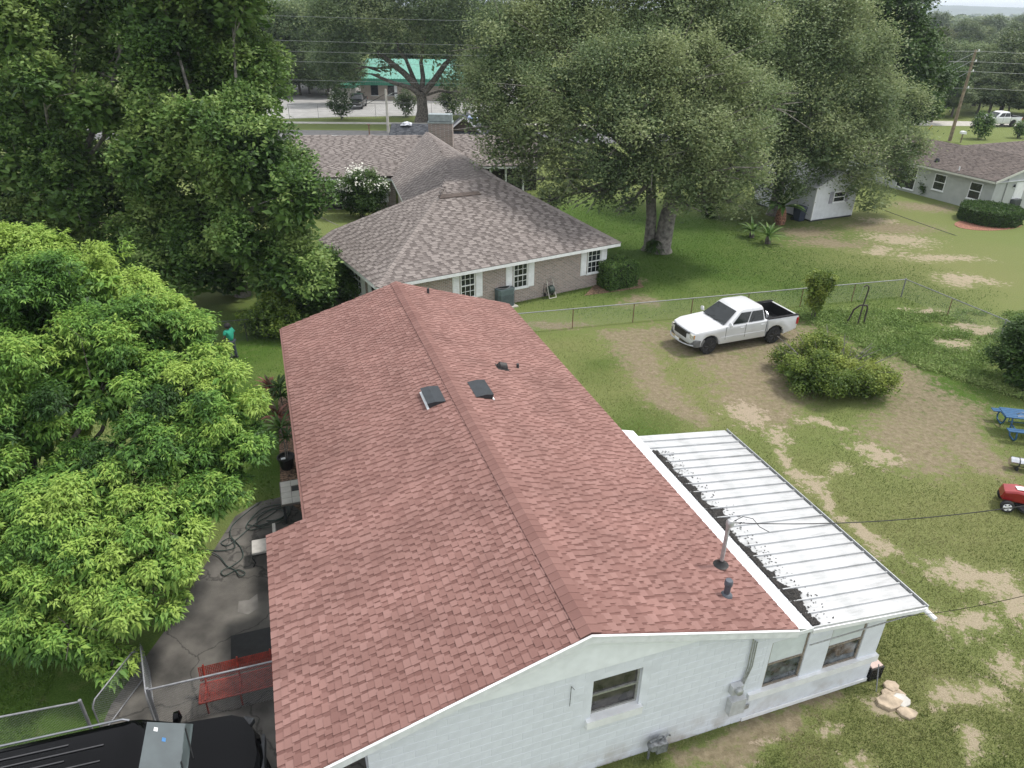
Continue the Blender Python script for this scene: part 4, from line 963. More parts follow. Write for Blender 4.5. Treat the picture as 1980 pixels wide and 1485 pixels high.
def brickmat(name, c1, c2, mortar, sc):
    m = bpy.data.materials.new(name); t, b = nodes_of(m); N = t.nodes; b.inputs['Roughness'].default_value = .9
    tc = N.new('ShaderNodeTexCoord'); sp = N.new('ShaderNodeSeparateXYZ'); ad = N.new('ShaderNodeMath'); cb = N.new('ShaderNodeCombineXYZ'); br = N.new('ShaderNodeTexBrick')
    t.links.new(tc.outputs['Object'], sp.inputs[0]); t.links.new(sp.outputs[0], ad.inputs[0]); t.links.new(sp.outputs[1], ad.inputs[1]); t.links.new(ad.outputs[0], cb.inputs[0]); t.links.new(sp.outputs[2], cb.inputs[1]); t.links.new(cb.outputs[0], br.inputs['Vector'])
    br.inputs['Color1'].default_value = (*c1, 1); br.inputs['Color2'].default_value = (*c2, 1); br.inputs['Mortar'].default_value = (*mortar, 1)
    br.inputs['Scale'].default_value = sc; br.inputs['Mortar Size'].default_value = .012; br.inputs['Brick Width'].default_value = .22; br.inputs['Row Height'].default_value = .075
    t.links.new(br.outputs['Color'], b.inputs['Base Color'])
    bp = N.new('ShaderNodeBump'); bp.inputs['Strength'].default_value = .5; bp.inputs['Distance'].default_value = .01; bp.invert = True
    t.links.new(br.outputs['Fac'], bp.inputs['Height']); t.links.new(bp.outputs['Normal'], b.inputs['Normal']); return m
M_brick = brickmat('mottled_brick', (.37, .275, .245), (.22, .175, .16), (.44, .41, .385), 1.0)
M_taupe = mat('taupe_shingle', (0, 0, 0), .93, .08, 8, .3, 120, tone=[(.118, .101, .095), (.168, .146, .137), (.222, .195, .183), (.278, .247, .232)], spec=.2)
LB = G(729, 556, 2.4); RB_ = G(1200, 470, 2.4); eB = unit(RB_ - LB); nB = np.array([-eB[1], eB[0], 0]); BANG = math.atan2(eB[1], eB[0]); WB = float(np.linalg.norm(RB_ - LB))
brick = thing('brick_house', 'mottled brick ranch house with taupe shingle hip roof', 'house', (LB[0], LB[1], 0), BANG)
SB = .36; up_ = np.array([0, 0, 1.0])
nA = unit(np.cross(eB, nB + SB * up_)); nBl = unit(np.cross(nB, -(eB + SB * up_)))
fA = lambda px, py: on_plane(px, py, LB, nA); fB = lambda px, py: on_plane(px, py, LB, nBl)
def bl(p): return np.array(INV[brick.name] @ Vector(tuple(map(float, p))))
hipL = LB + 6.1 * eB + 6.1 * nB + 6.1 * SB * up_
P2 = fA(955, 341); apx = LB + 7.0 * eB + 6.95 * nB + 6.95 * SB * up_
broof = MB(); 
def eave_strip(a, b, h=.17, th=.03, out=None):
    m = MB(); d = unit(b - a); o = np.array([d[1], -d[0], 0]) if out is None else out
    m.add([bl(p) for p in (a + o * .01 - up_ * .01, b + o * .01 - up_ * .01, b + o * .01 - up_ * h, a + o * .01 - up_ * h, a - o * th - up_ * .02, b - o * th - up_ * .02, b - o * th - up_ * h, a - o * th - up_ * h)],
          [(0, 1, 2, 3), (7, 6, 5, 4), (0, 4, 5, 1), (3, 2, 6, 7), (1, 5, 6, 2), (0, 3, 7, 4)]); return m
# the roof part: soffit slab carrying all faces
sf = MB(); sf.slab([bl(p) - np.array([0, 0, .12]) for p in (LB + eB * .1 + nB * .05, RB_ - eB * .1 + nB * .05, RB_ - eB * .3 + nB * 8.2, LB + eB * .1 + nB * 8.2)], (0, 0, 1), .04)
broof_o = sf.build('roof', M_trim, brick)
roof_face(broof_o, [LB, RB_, P2, apx], eB, M_taupe, 201, solo=300, local=brick)
Lf = LB + nB * 8.4
roof_face(broof_o, [LB, apx, fB(642, 445), Lf], nB, M_taupe, 203, local=brick)
# right side of the hip, mostly turned away
roof_face(broof_o, [RB_, P2 + up_ * -.02, G(1045, 400, 2.5)], unit(G(1045, 400, 2.5) - RB_), M_taupe, 205, local=brick)
P1 = G(828, 257, 4.8); F1, F2 = G(757, 345, 3.0), G(785, 400, 3.0)
nC = unit(np.cross(P2 - apx, P1 - apx)); fC2 = lambda px, py: on_plane(px, py, apx, nC); Q1 = fC2(868, 316)
nD = unit(np.cross(F1 - F2, Q1 - F2)); fD = lambda px, py: on_plane(px, py, F2, nD); fC = lambda px, py: P1
roof_face(broof_o, [F1, F2, fD(800, 404), fD(854, 374), Q1, P1], F1 - F2, M_taupe, 207, local=brick)
roof_face(broof_o, [fC2(852, 372) - up_ * .03, apx - up_ * .03, P2 - up_ * .03, P1, Q1], F1 - F2, M_taupe, 209, local=brick)
# far wing: eave (650..757,345), ridge at y=265; and the piece right of the central ridge
E0, E1 = G(560, 345, 2.4), G(760, 345, 2.4); Rg0, Rg1 = GD(560, 266, E1[1] + 6.3), GD(828, 262, E1[1] + 6.3)
roof_face(broof_o, [E0, E1, Rg1, Rg0], E1 - E0, M_taupe, 211, local=brick)
E2, E3 = G(890, 322, 2.4), G(1040, 322, 2.4); Rg2, Rg3 = GD(850, 262, E2[1] + 4.6), GD(1040, 262, E2[1] + 4.6)
roof_face(broof_o, [E2, E3, Rg3, Rg2], E3 - E2, M_taupe, 213, local=brick)
# hidden rear slopes close the roof
roof_face(broof_o, [P2 - up_ * .03, P1 - up_ * .03, P1 + np.array([1.3, .45, -1.9]), P2 + np.array([1.3, .45, -1.9])], P1 - P2, M_taupe, 215, local=brick)
rr = MB().tone(.3)
for poly in ([Rg0, Rg1, Rg1 + np.array([0, 6, -2.2]), Rg0 + np.array([0, 6, -2.2])], [Rg2, Rg3, Rg3 + np.array([0, 6, -2.2]), Rg2 + np.array([0, 6, -2.2])], [apx, fB(642, 445), F2 + up_ * -.3]):
    rr.add([bl(p) for p in poly], [tuple(range(len(poly)))])
rr.build('rear_slope', M_taupe, broof_o)
# hip and ridge caps
def cap_line(a, b, w=.17, step=.26):
    a, b = bl(a), bl(b); L = np.linalg.norm(b - a); d = (b - a) / L; s = unit(np.cross(d, np.array([0, 0, 1.0]))); n = np.cross(s, d); k = 0; m = MB(); m.tone(.5); rd = random.Random(int(L * 100))
    while k * step < L - .1:
        p, q = a + d * k * step, a + d * min(L, k * step + step + .04); m.tone(rd.uniform(.55, .9))
        m.add([p - s * w - n * .03 + n * .03, p + n * .065, p + s * w, q - s * w - n * .02, q + n * .045, q + s * w - n * .02], [(0, 1, 4, 3), (1, 2, 5, 4), (0, 2, 1)]); k += 1
    m.build('hip_cap', M_taupe, broof_o)
cap_line(LB, apx); cap_line(RB_, P2); cap_line(fC(828, 257), P2); cap_line(Rg0, Rg1)
# off-ridge vent
va, vb = fA(850, 385), fA(930, 377); m = MB(); m.slab([bl(p) for p in (va + nA * .09 - up_ * .03, vb + nA * .09 - up_ * .03, vb + (nB + SB * up_) * .3 + nA * .05, va + (nB + SB * up_) * .3 + nA * .05)], bl(LB + nA) - bl(LB), .07)
m.build('ridge_vent', mat('brown_vent', (.085, .062, .052), .7, .15, 8), broof_o)
for a, b_, o_ in ((LB, RB_, -nB), (LB, Lf, -eB), (RB_, RB_ + nB * 8, eB), (F1, F2, None), (E0, E1, np.array([0, -1.0, 0])), (E2, E3, np.array([0, -1.0, 0])), (Lf, fB(642, 445), nB)):
    eave_strip(a, b_, out=o_).build('fascia', M_white, brick)
# walls
w = MB(); OV = .55
w.bb((OV, OV, 0), (WB - OV, OV + .2, 2.3)); w.bb((OV, OV + .2, 0), (OV + .2, 8.2, 2.3)); w.bb((WB - OV - .2, OV + .2, 0), (WB - OV, 8.0, 2.3))
bwall = w.build('wall', M_brick, brick)
w = MB(); c0, c1 = E0 + np.array([0, .55, 0]), E1 + np.array([0, .55, 0])
w.slab([bl((c0[0], c0[1], 0)), bl((c1[0], c1[1], 0)), bl((c1[0], c1[1], 2.3)), bl((c0[0], c0[1], 2.3))], (0, 0, 0), 0) if False else None
def wall_w(a, b_, h, m, name='wall', th=.2, z0=0.0):
    a, b_ = np.array([a[0], a[1], 0]), np.array([b_[0], b_[1], 0]); d = unit(b_ - a); o = np.array([-d[1], d[0], 0]) * th
    k = MB(); k.add([bl(p) for p in (a + up_ * z0, b_ + up_ * z0, b_ + up_ * h, a + up_ * h, a + o + up_ * z0, b_ + o + up_ * z0, b_ + o + up_ * h, a + o + up_ * h)], [(0, 1, 2, 3), (7, 6, 5, 4), (0, 4, 5, 1), (3, 2, 6, 7), (1, 5, 6, 2), (0, 3, 7, 4)])
    return k.build(name, m, brick)
wall_w(c0, c1, 2.3, M_brick); wall_w(F2 + np.array([.5, -.3, 0]), F1 + np.array([.5, .5, 0]), 2.3, M_brick)
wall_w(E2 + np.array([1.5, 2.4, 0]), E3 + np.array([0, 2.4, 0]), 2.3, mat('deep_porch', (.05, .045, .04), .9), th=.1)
for px in (948, 978, 1012): q = G(px, 324, 2.3); MB().bb(bl((q[0], q[1] + .2, 0)) - np.array([.06, .06, 0]), bl((q[0], q[1] + .2, 0)) + np.array([.06, .06, 2.3])).build('porch_post', M_trim, brick)
def house_window(parent, F, x0, x1, z0, z1, cols, rows, shutters=True, fm=None, sw=.38):
    """F maps (x along wall, out from wall, z) to parent local"""
    def mk(m): m.v = [tuple(F(*p)) for p in m.v]; return m
    b = MB(); t = .05
    b.bb((x0, 0, z0), (x0 + t, .06, z1)); b.bb((x1 - t, 0, z0), (x1, .06, z1)); b.bb((x0 + t, 0, z0), (x1 - t, .06, z0 + t)); b.bb((x0 + t, 0, z1 - t), (x1 - t, .06, z1)); b.bb((x0 + t, 0, (z0 + z1) / 2 - .025), (x1 - t, .064, (z0 + z1) / 2 + .025))
    wo = mk(b).build('window', fm or M_white, parent); zm_ = (z0 + z1) / 2
    for (a, c) in ((z0 + t, zm_ - .025), (zm_ + .025, z1 - t)): mk(MB().bb((x0 + t, .004, a), (x1 - t, .02, c))).build('pane', M_glass, wo)
    if cols > 1:
        b = MB()
        for i in range(1, cols): xx = x0 + (x1 - x0) * i / cols; b.bb((xx - .012, .021, z0 + t), (xx + .012, .035, z1 - t))
        for (a, c) in ((z0 + t, zm_ - .025), (zm_ + .025, z1 - t)):
            for i in range(1, rows): zz = a + (c - a) * i / rows; b.bb((x0 + t, .021, zz - .012), (x1 - t, .034, zz + .012))
        mk(b).build('muntins', M_white, wo)
    mk(MB().bb((x0 - .05, .0, z0 - .07), (x1 + .05, .09, z0 - .001))).build('sill', M_trim, wo)
    if shutters:
        for (a, c) in ((x0 - .05 - sw, x0 - .05), (x1 + .05, x1 + .05 + sw)):
            b = MB(); b.bb((a, 0, z0 - .06), (c, .03, z1 + .02))
            for k in range(int((z1 - z0) / .09)): b.box(((a + c) / 2, .036, z0 + .03 + k * .09), (c - a - .1, .012, .05), 0, .4)
            mk(b).build('shutter', M_white, parent)
    return wo
FW = lambda x, d, z: (x, OV - d, z)
def wx(px, py):
    n = -nB; p = on_plane(px, py, LB + nB * OV, n); return (p - LB) @ eB
for (a, c) in ((890, 918), (992, 1019), (1135, 1160)):
    py = 560 - (a - 890) * .2; house_window(brick, FW, wx(a, py), wx(c, py - 5), .80, 2.12, 3, 2)
FL_ = lambda x, d, z: (OV - d, x, z)
house_window(brick, FL_, 1.4, 2.3, .7, 2.1, 2, 2); house_window(brick, FL_, 3.6, 4.5, .7, 2.1, 2, 2)
q0, q1 = bl((c0[0], c0[1], 0)), bl((c1[0], c1[1], 0)); dq = unit(q1 - q0); oq = np.array([dq[1], -dq[0], 0])
FF = lambda x, d, z: tuple(q0 + dq * x + oq * d + np.array([0, 0, z]))
Lq = np.linalg.norm(q1 - q0); house_window(brick, FF, Lq - 2.05, Lq - .95, .6, 2.1, 3, 2)
MB().add([FF(Lq - 5.2, .02, .05), FF(Lq - 4.0, .02, .05), FF(Lq - 4.0, .02, 2.15), FF(Lq - 5.2, .02, 2.15)], [(0, 1, 2, 3)]).build('doorway', M_black, brick)
lm = MB(); q = FF(Lq - 3.3, .1, 1.9); lm.lathe([(.05, -.18), (.09, -.14), (.10, .10), (.03, .2)], q, n=8); lm.build('porch_lamp', M_black, brick)
# chimney
cp = bl(GD(853, 262, 59.5)); cz0, cz1 = cp[2] - .8, z_for(GD(853, 262, 59.5), 237)
cb_ = MB(); cb_.box((cp[0], cp[1], (cz0 + cz1) / 2), (1.9, .9, cz1 - cz0), -BANG); co = cb_.build('chimney', M_brick, brick)
MB().box((cp[0], cp[1], cz1 + .05), (2.0, 1.0, .12), -BANG).box((cp[0], cp[1], cz1 + .40), (1.85, .85, .50), -BANG).build('chimney_cap', mat('cap_metal', (.40, .46, .48), .4, .1, 5, metal=.4), co)
# ---- air conditioner, hose reel, hedge
def ac_unit(c, label, rz, m, s=.78, h=.85):
    t = thing('air_conditioner', label, 'air conditioner', c, rz); b = MB(); k = s / 2
    o8 = [(k * a, k * b_) for a, b_ in ((-1, -.75), (-.75, -1), (.75, -1), (1, -.75), (1, .75), (.75, 1), (-.75, 1), (-1, .75))]
    for z0, z1, sc in ((.05, h - .12, 1.0), (h - .12, h, 1.03)): b.add([(x * sc, y * sc, z) for z in (z0, z1) for x, y in o8], [(i, (i + 1) % 8, (i + 1) % 8 + 8, i + 8) for i in range(8)] + [tuple(range(8, 16)), tuple(range(7, -1, -1))])
    b.build('casing', m, t); lv = MB()
    for i in range(11): 
        z = .12 + i * .055; lv.add([(x * 1.015, y * 1.015, z + dz) for dz in (0, .018) for x, y in o8], [(j, (j + 1) % 8, (j + 1) % 8 + 8, j + 8) for j in range(8)])
    lv.build('louvres', M_dark, t)
    MB().lathe([(.0, h + .004), (k * .8, h + .004), (k * .8, h + .012), (0, h + .012)], n=24).build('fan_recess', M_black, t)
    gr = MB()
    for i in range(5): gr.lathe([(k * (.2 + .15 * i), h + .02), (k * (.2 + .15 * i) + .012, h + .02), (k * (.2 + .15 * i) + .012, h + .028), (k * (.2 + .15 * i), h + .028)], n=24)
    for i in range(8): a = i * math.pi / 4; gr.tube([(0, 0, h + .03), (k * .85 * math.cos(a), k * .85 * math.sin(a), h + .03)], .006, 4)
    gr.lathe([(.0, h + .032), (.1, h + .032), (.1, h + .045), (0, h + .05)], n=16); gr.build('fan_grille', M_galv, t)
    MB().box((0, 0, .025), (s * 1.25, s * 1.25, .05)).build('pad', M_conc, t)
    return t
p = bl(G(972, 592)); ac_unit(G(972, 590), 'grey-blue air conditioner unit against the brick wall', BANG, mat('ac_blue_grey', (.115, .155, .165), .5, .1, 4), .95, 1.0)
c = G(1064, 574); t = thing('hose_reel', 'cream hose reel cart with coiled dark hose by the brick wall', 'hose reel', c, BANG)
M_cream = mat('cream_plastic', (.55, .53, .47), .5, .1, 6)
b = MB(); b.tube([(-.22, -.25, .02), (-.20, -.05, .45), (-.18, .12, .95), (.18, .12, .95), (.20, -.05, .45), (.22, -.25, .02)], .022, 8); b.tube([(-.22, -.25, .03), (.22, -.25, .03)], .02, 8); b.tube([(-.2, -.05, .42), (-.2, .2, .1)], .018, 6); b.tube([(.2, -.05, .42), (.2, .2, .1)], .018, 6); b.build('frame', M_cream, t, smooth=60)
M_hose = mat('green_hose', (.035, .06, .05), .5, .2, 8)
b = MB().lathe([(.08, -.15), (.21, -.14), (.23, 0), (.21, .14), (.08, .15)], (0, -.02, .42), 'X', 18); b.build('hose_coil', M_hose, t, smooth=50)
for x in (-.2, .2): MB().lathe([(.0, -.03), (.10, -.03), (.11, 0), (.10, .03), (0, .03)], (x * 1.15, .2, .11), 'X', 14).build('wheel', M_black, t)
b = MB().tube([(-.2, .05, .7), (-.38, .05, .8), (-.45, .0, .45), (-.5, -.05, .02), (-.35, -.2, .015)], .015, 6); b.build('hose_end', M_black, t)
def hedge(label, c, size, rz, lm, seed, n=9000, leaf=.075, name='hedge', round_=False):
    t = thing(name, label, 'hedge', c, rz); sx, sy, sz = size; r = np.random.default_rng(seed); b = MB(); m = n
    if round_:
        b.lathe([(sx * .46, 0), (sx * .47, sz * .9), (sx * .2, sz * .93)], n=20); a = r.random(m) * 6.283; top = r.random(m) < .55; q = np.where(top, np.sqrt(r.random(m)), 1.0)
        P = np.stack([np.cos(a) * q * sx * .5, np.sin(a) * q * sx * .5, np.where(top, sz + 0 * a, r.random(m) * sz)], 1); N_ = np.stack([np.where(top, 0, np.cos(a)), np.where(top, 0, np.sin(a)), np.where(top, 1.0, .1)], 1)
    else:
        b.bb((-sx * .46, -sy * .46, 0), (sx * .46, sy * .46, sz * .93)); f = r.integers(0, 5, m); u, v = r.random(m) - .5, r.random(m) - .5
        P = np.zeros((m, 3)); N_ = np.zeros((m, 3))
        for k, (ax, sg) in enumerate(((0, -1), (0, 1), (1, -1), (1, 1), (2, 1))):
            s = f == k; o = [0, 1, 2]; o.remove(ax); P[s, ax] = sg * .5; P[s, o[0]] = u[s]; P[s, o[1]] = v[s]; N_[s, ax] = sg
        P = P * np.array([sx, sy, sz]) + np.array([0, 0, sz / 2])
    P += (fbm(P[:, 0] * 3 + P[:, 2] * 2, P[:, 1] * 3 - P[:, 2], seed) - .5)[:, None] * N_ * .28
    b.build('core', mat('hedge_core', (.016, .024, .01), .95), t)
    a = unit(r.normal(size=(m, 3)) + N_ * .4); u = unit(N_ * .8 + r.normal(size=(m, 3)) * .6 + np.array([0, 0, .4])); bb_ = unit(np.cross(a, u)); Ls = leaf * (.6 + .8 * r.random((m, 1)))
    P[:, 2] = np.maximum(P[:, 2], .05)
    V = np.stack([P, P + a * Ls * .5 + bb_ * Ls * .3, P + a * Ls, P + a * Ls * .5 - bb_ * Ls * .3], 1).reshape(-1, 3)
    fast_mesh('foliage', V, 4, lm, t, np.clip(r.normal(size=m) * .22 + .42 + np.where(N_[:, 2] > .5, .12, 0), 0, 1)); return t  # top leaves toned lighter: light from above put into their colour
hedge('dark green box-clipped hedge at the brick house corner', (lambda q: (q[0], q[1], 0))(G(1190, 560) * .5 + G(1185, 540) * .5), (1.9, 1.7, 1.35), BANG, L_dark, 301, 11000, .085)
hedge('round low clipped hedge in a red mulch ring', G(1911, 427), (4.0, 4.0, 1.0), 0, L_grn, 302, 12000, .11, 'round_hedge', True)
# crape myrtle in the court
c = G(700, 420)
bush('crape_myrtle', 'crape myrtle bush with white blossoms in the brick house court', c, [(c[0] + dx, c[1] + dy, z, .95, .9, .8) for dx, dy, z in ((0, 0, 2.0), (-1.0, .2, 1.7), (1.0, 0, 1.8), (.2, .6, 2.6), (-.5, -.4, 1.1), (.7, -.3, 1.0))], dict(n=3600, k=4, leaf=.15, aspect=.5, spread=.14, gap=.2, tone_bias=.15), L_grn, 303)
bl_ = crown('blossom', [(c[0] + dx, c[1] + dy, z, 1.0, .95, .85) for dx, dy, z in ((0, 0, 2.05), (-1.0, .2, 1.75), (1.0, 0, 1.85), (.2, .6, 2.65))], 260, 5, .14, .8, bpy.data.objects['crape_myrtle'], mat('white_blossom', (.75, .75, .68), .8, .1, 5), 304, spread=.10, fill=0, gap=.45, origin=c)
# ---- grey house on the right
M_gwall = mat('sage_grey_stucco', (.40, .42, .405), .9, .05, 2, .2, 40)
M_gshin = mat('brown_grey_shingle', (0, 0, 0), .93, .14, 1.2, .4, 60, tone=[(.085, .070, .064), (.115, .096, .088), (.15, .125, .113)], spec=.2)
gO = G(1926, 353, 2.4); GANG = R_(112 - 90); aG = np.array([-math.sin(GANG), math.cos(GANG), 0]); bG = np.array([math.cos(GANG), math.sin(GANG), 0])
grey = thing('grey_house', 'sage grey stucco house with weathered brown shingle roof', 'house', (gO[0], gO[1], 0), GANG)
GLn, GW_, GZ = 15.0, 9.4, 3.72
w = MB(); w.bb((.45, .25, 0), (.65, GLn - .3, 2.34)); w.bb((.65, GLn - .5, 0), (GW_ - .4, GLn - .3, 2.34)); w.bb((GW_ - .6, .25, 0), (GW_ - .4, GLn - .5, 2.34))
w.slab([(.65, .25, 0), (GW_ - .6, .25, 0), (GW_ - .6, .25, 2.4), (GW_ / 2, .25, GZ - .16), (.65, .25, 2.4)], (0, -1, 0), .2); w.build('wall', M_gwall, grey)
GR = lambda x, y, z: gO * np.array([1, 1, 0]) + bG * x + aG * y + up_ * z
rd_ = MB(); rd_.bb((.3, .1, 2.30), (GW_ - .3, GLn, 2.335)); gro = rd_.build('roof', M_trim, grey)
roof_face(gro, [GR(0, 0, 2.45), GR(0, GLn, 2.45), GR(GW_ / 2, GLn, GZ), GR(GW_ / 2, 0, GZ)], aG, M_gshin, 401, exp=.2, teeth=(.3, .9, .1, .3), local=grey)
roof_face(gro, [GR(GW_, 0, 2.45), GR(GW_, GLn, 2.45), GR(GW_ / 2, GLn, GZ), GR(GW_ / 2, 0, GZ)], aG, M_gshin, 403, exp=.4, teeth=(.6, 1.4, .1, .3), local=grey)
# cross gable behind
roof_face(gro, [GR(GW_ - .5, 4.2, 2.7), GR(GW_ + 6, 4.2, 2.7), GR(GW_ + 6, 7.5, 3.6), GR(GW_ / 2, 7.5, 3.6)], bG, M_gshin, 405, exp=.2, teeth=(.3, .9, .1, .3), local=grey)
roof_face(gro, [GR(GW_ + 6, 10.8, 2.7), GR(GW_ - .5, 10.8, 2.7), GR(GW_ / 2, 7.5, 3.6), GR(GW_ + 6, 7.5, 3.6)], bG, M_gshin, 407, exp=.4, teeth=(.6, 1.4, .1, .3), local=grey)
MB().bb((GW_ - .3, 4.7, 0), (GW_ + 5.6, 10.3, 2.66)).build('garage_wall', M_gwall, grey)
fz = MB(); fz.bb((-.02, .02, 2.28), (.015, GLn, 2.42)); fz.add([(0, -.02, 2.44), (GW_ / 2, -.02, GZ), (GW_ / 2, -.02, GZ - .17), (0, -.02, 2.27), (0, .02, 2.44), (GW_ / 2, .02, GZ), (GW_ / 2, .02, GZ - .17), (0, .02, 2.27)], [(0, 1, 2, 3), (7, 6, 5, 4), (0, 4, 5, 1), (3, 2, 6, 7)])
fz.add([(GW_, -.02, 2.44), (GW_ / 2, -.02, GZ), (GW_ / 2, -.02, GZ - .17), (GW_, -.02, 2.27), (GW_, .02, 2.44), (GW_ / 2, .02, GZ), (GW_ / 2, .02, GZ - .17), (GW_, .02, 2.27)], [(3, 2, 1, 0), (4, 5, 6, 7), (1, 5, 4, 0), (7, 6, 2, 3)]); fz.build('fascia', mat('pale_sage_trim', (.58, .585, .53), .6, .05, 5), grey)
FG = lambda x, d, z: (.45 - d, x, z)
def gy(px, py): p = on_plane(px, py, GR(.45, 0, 0), bG); return (p - GR(0, 0, 0)) @ aG, p[2]
for (pa, pb) in (((1829, 352), (1812, 334)), ((1897, 373), (1880, 351))):
    (ya, za), (yb, zb) = gy(*pa), gy(*pb); house_window(grey, FG, min(ya, yb), max(ya, yb) + .05, .75, 2.0, 1, 1, False)
ya, _ = gy(1752, 352); house_window(grey, FG, ya - .9, ya + .9, .25, 2.1, 1, 1, False)
FS = lambda x, d, z: (x, .25 - d, z)
p = on_plane(1966, 380, GR(0, .25, 0), -aG); xd = (p - GR(0, 0, 0)) @ bG
MB().bb((xd - .45, .21, .05), (xd + .45, .246, 2.1)).build('door', M_white, grey); MB().bb((xd - .52, .225, 0), (xd - .455, .249, 2.17)).bb((xd + .455, .225, 0), (xd + .52, .249, 2.17)).bb((xd - .455, .225, 2.105), (xd + .455, .249, 2.17)).build('door_frame', M_trim, grey)
MB().lathe([(.06, -.1), (.08, 0), (.03, .12)], (xd - .8, .15, 1.95), n=8).build('wall_lamp', M_dark, grey); MB().tube([(xd - 1.6, .2, .1), (xd - 1.6, .2, 2.6)], .04, 8).build('downpipe', M_galv, grey)
for (px, py, m_, h) in ((1812, 312, M_black, .25), (1854, 330, M_trim, .3)):
    n_ = unit(np.cross(GR(0, 1, 2.45) - GR(0, 0, 2.45), GR(GW_ / 2, 0, GZ) - GR(0, 0, 2.45))); p = on_plane(px, py, GR(0, 0, 2.45), n_); q = np.array(INV[grey.name] @ Vector(tuple(p)))
    MB().lathe([(.22, -.05), (.22, .05), (.12, h), (.0, h + .02)] if m_ is M_black else [(.05, -.05), (.05, h), (0, h + .01)], q, n=10).build('roof_vent', m_, gro)
ac_unit(G(1952, 406), 'dark square air conditioner beside the grey house door', GANG, mat('ac_dark', (.05, .06, .065), .5, .1, 4), .9, .9)
c = G(1788, 378); bush('conical_shrub', 'small upright shrub against the grey house wall', c, [(c[0], c[1], .4, .42, .42, .45), (c[0], c[1], .9, .36, .36, .4), (c[0] + .05, c[1], 1.4, .26, .26, .4)], dict(n=1000, k=4, leaf=.13, aspect=.4, spread=.09, gap=.1), L_grn, 410, 'shrub')
# ---- white shed
sC = G(1567, 429); sR = G(1645, 418); eS = unit(sR - sC); SANG = math.atan2(eS[1], eS[0]); SWd = float(np.linalg.norm(sR - sC)); SLg, SHt = 6.0, 2.55
shed = thing('shed', 'white lap-sided garden shed under the oak', 'shed', sC, SANG); b = MB()
for i in range(20):
    z0 = .15 + i * .12; z1 = z0 + .12
    for (x0, y0, x1, y1, ox, oy) in ((0, 0, SWd, 0, 0, -1), (0, SLg, 0, 0, -1, 0)):
        b.add([(x0 + ox * .022, y0 + oy * .022, z0), (x1 + ox * .022, y1 + oy * .022, z0), (x1, y1, z1), (x0, y0, z1), (x0, y0, z0), (x1, y1, z0)], [(0, 1, 2, 3), (4, 5, 1, 0)])
sd = mat('white_siding', (.60, .62, .65), .6, .05, 3); b.build('siding', sd, shed)
b = MB(); b.bb((.02, .02, .1), (SWd, SLg, SHt)); b.slab([(0.02, .02, SHt), (SWd, .02, SHt), (SWd / 2, .02, SHt + .8)], (0, -1, 0), .1); b.build('wall', sd, shed)
b = MB(); b.slab([(-.25, -.2, SHt - .08), (SWd / 2, -.2, SHt + .88), (SWd / 2, SLg + .2, SHt + .88), (-.25, SLg + .2, SHt - .08)], (-.4, 0, .9), .06); b.slab([(SWd + .25, -.2, SHt - .08), (SWd / 2, -.2, SHt + .88), (SWd / 2, SLg + .2, SHt + .88), (SWd + .25, SLg + .2, SHt - .08)], (.4, 0, .9), .06); b.build('roof', mat('shed_roof_metal', (.55, .56, .57), .5, .1, 4), shed)
b = MB(); b.bb((-.03, -.03, .1), (.06, -.023, SHt)); b.bb((-.03, -.03, .1), (-.023, .06, SHt)); b.bb((SWd - .06, -.03, .1), (SWd + .02, -.023, SHt)); b.build('corner_trim', M_white, shed)
MB().bb((0.0, 0.0, 0), (SWd, SLg, .09)).build('skid', M_dark, shed)
FSh = lambda x, d, z: (x, -.024 - d, z)
wsh = house_window(shed, FSh, 1.75, 2.9, 1.25, 2.0, 1, 1, False)
for (a, c_) in ((1.38, 1.72), (2.93, 3.27)): MB().bb((a, -.06, 1.2), (c_, -.026, 2.05)).build('shutter', mat('mauve_shutter', (.30, .30, .34), .6), shed)
# ---- dark-roofed house being re-roofed, beyond the brick house
q = GD(760, 255, 66.0); dh = thing('dark_roofed_house', 'house with new charcoal shingle roof behind the brick house chimney', 'house', (q[0], q[1], 0))
M_char = mat('charcoal_shingle', (0, 0, 0), .9, .12, 4, .3, 60, tone=[(.035, .038, .046), (.055, .06, .07), (.085, .09, .10)], spec=.25)
x0, x1 = GD(754, 250, 67)[0], GD(1000, 250, 67)[0]; zr = z_for((GD(760, 238, 68)[0], 68.0), 238)
dl_ = lambda x, y, z: (x - q[0], y - q[1], z)
w = MB(); w.bb(dl_(x0 + .35, 64.4, 0), dl_(x1, 71.6, 2.4)); w.slab([dl_(x0 + .34, 64.4, 2.4), dl_(x0 + .34, 71.6, 2.4), dl_(x0 + .34, 68, zr - .12)], (-1, 0, 0), .1); w.build('wall', mat('off_white_wall', (.66, .65, .62), .8, .05, 3), dh)
sfm = MB(); sfm.bb(dl_(x0 + .1, 64.1, 2.36), dl_(x1, 71.9, 2.395)); dro = sfm.build('roof', M_trim, dh)
roof_face(dro, [(x0, 64, 2.45), (x1, 64, 2.45), (x1, 68, zr), (x0, 68, zr)], (1, 0, 0), M_char, 501, exp=.2, teeth=(.25, .6, .1, .4), local=dh)
roof_face(dro, [(x1, 72, 2.45), (x0, 72, 2.45), (x0, 68, zr), (x1, 68, zr)], (1, 0, 0), M_char, 503, exp=.4, teeth=(.5, 1.2, .1, .4), local=dh)
pk = GD(897, 226, 66.5); pb = GD(918, 262, 64.6); hw = .95
for sx in (0, 1):                                # forward-facing open gable with white rake boards
    pk2 = pk + np.array([0, -2.6 * (1 - sx) * 0, 0])
g_ = MB().tone(.5); a = np.array(dl_(*pk)); 
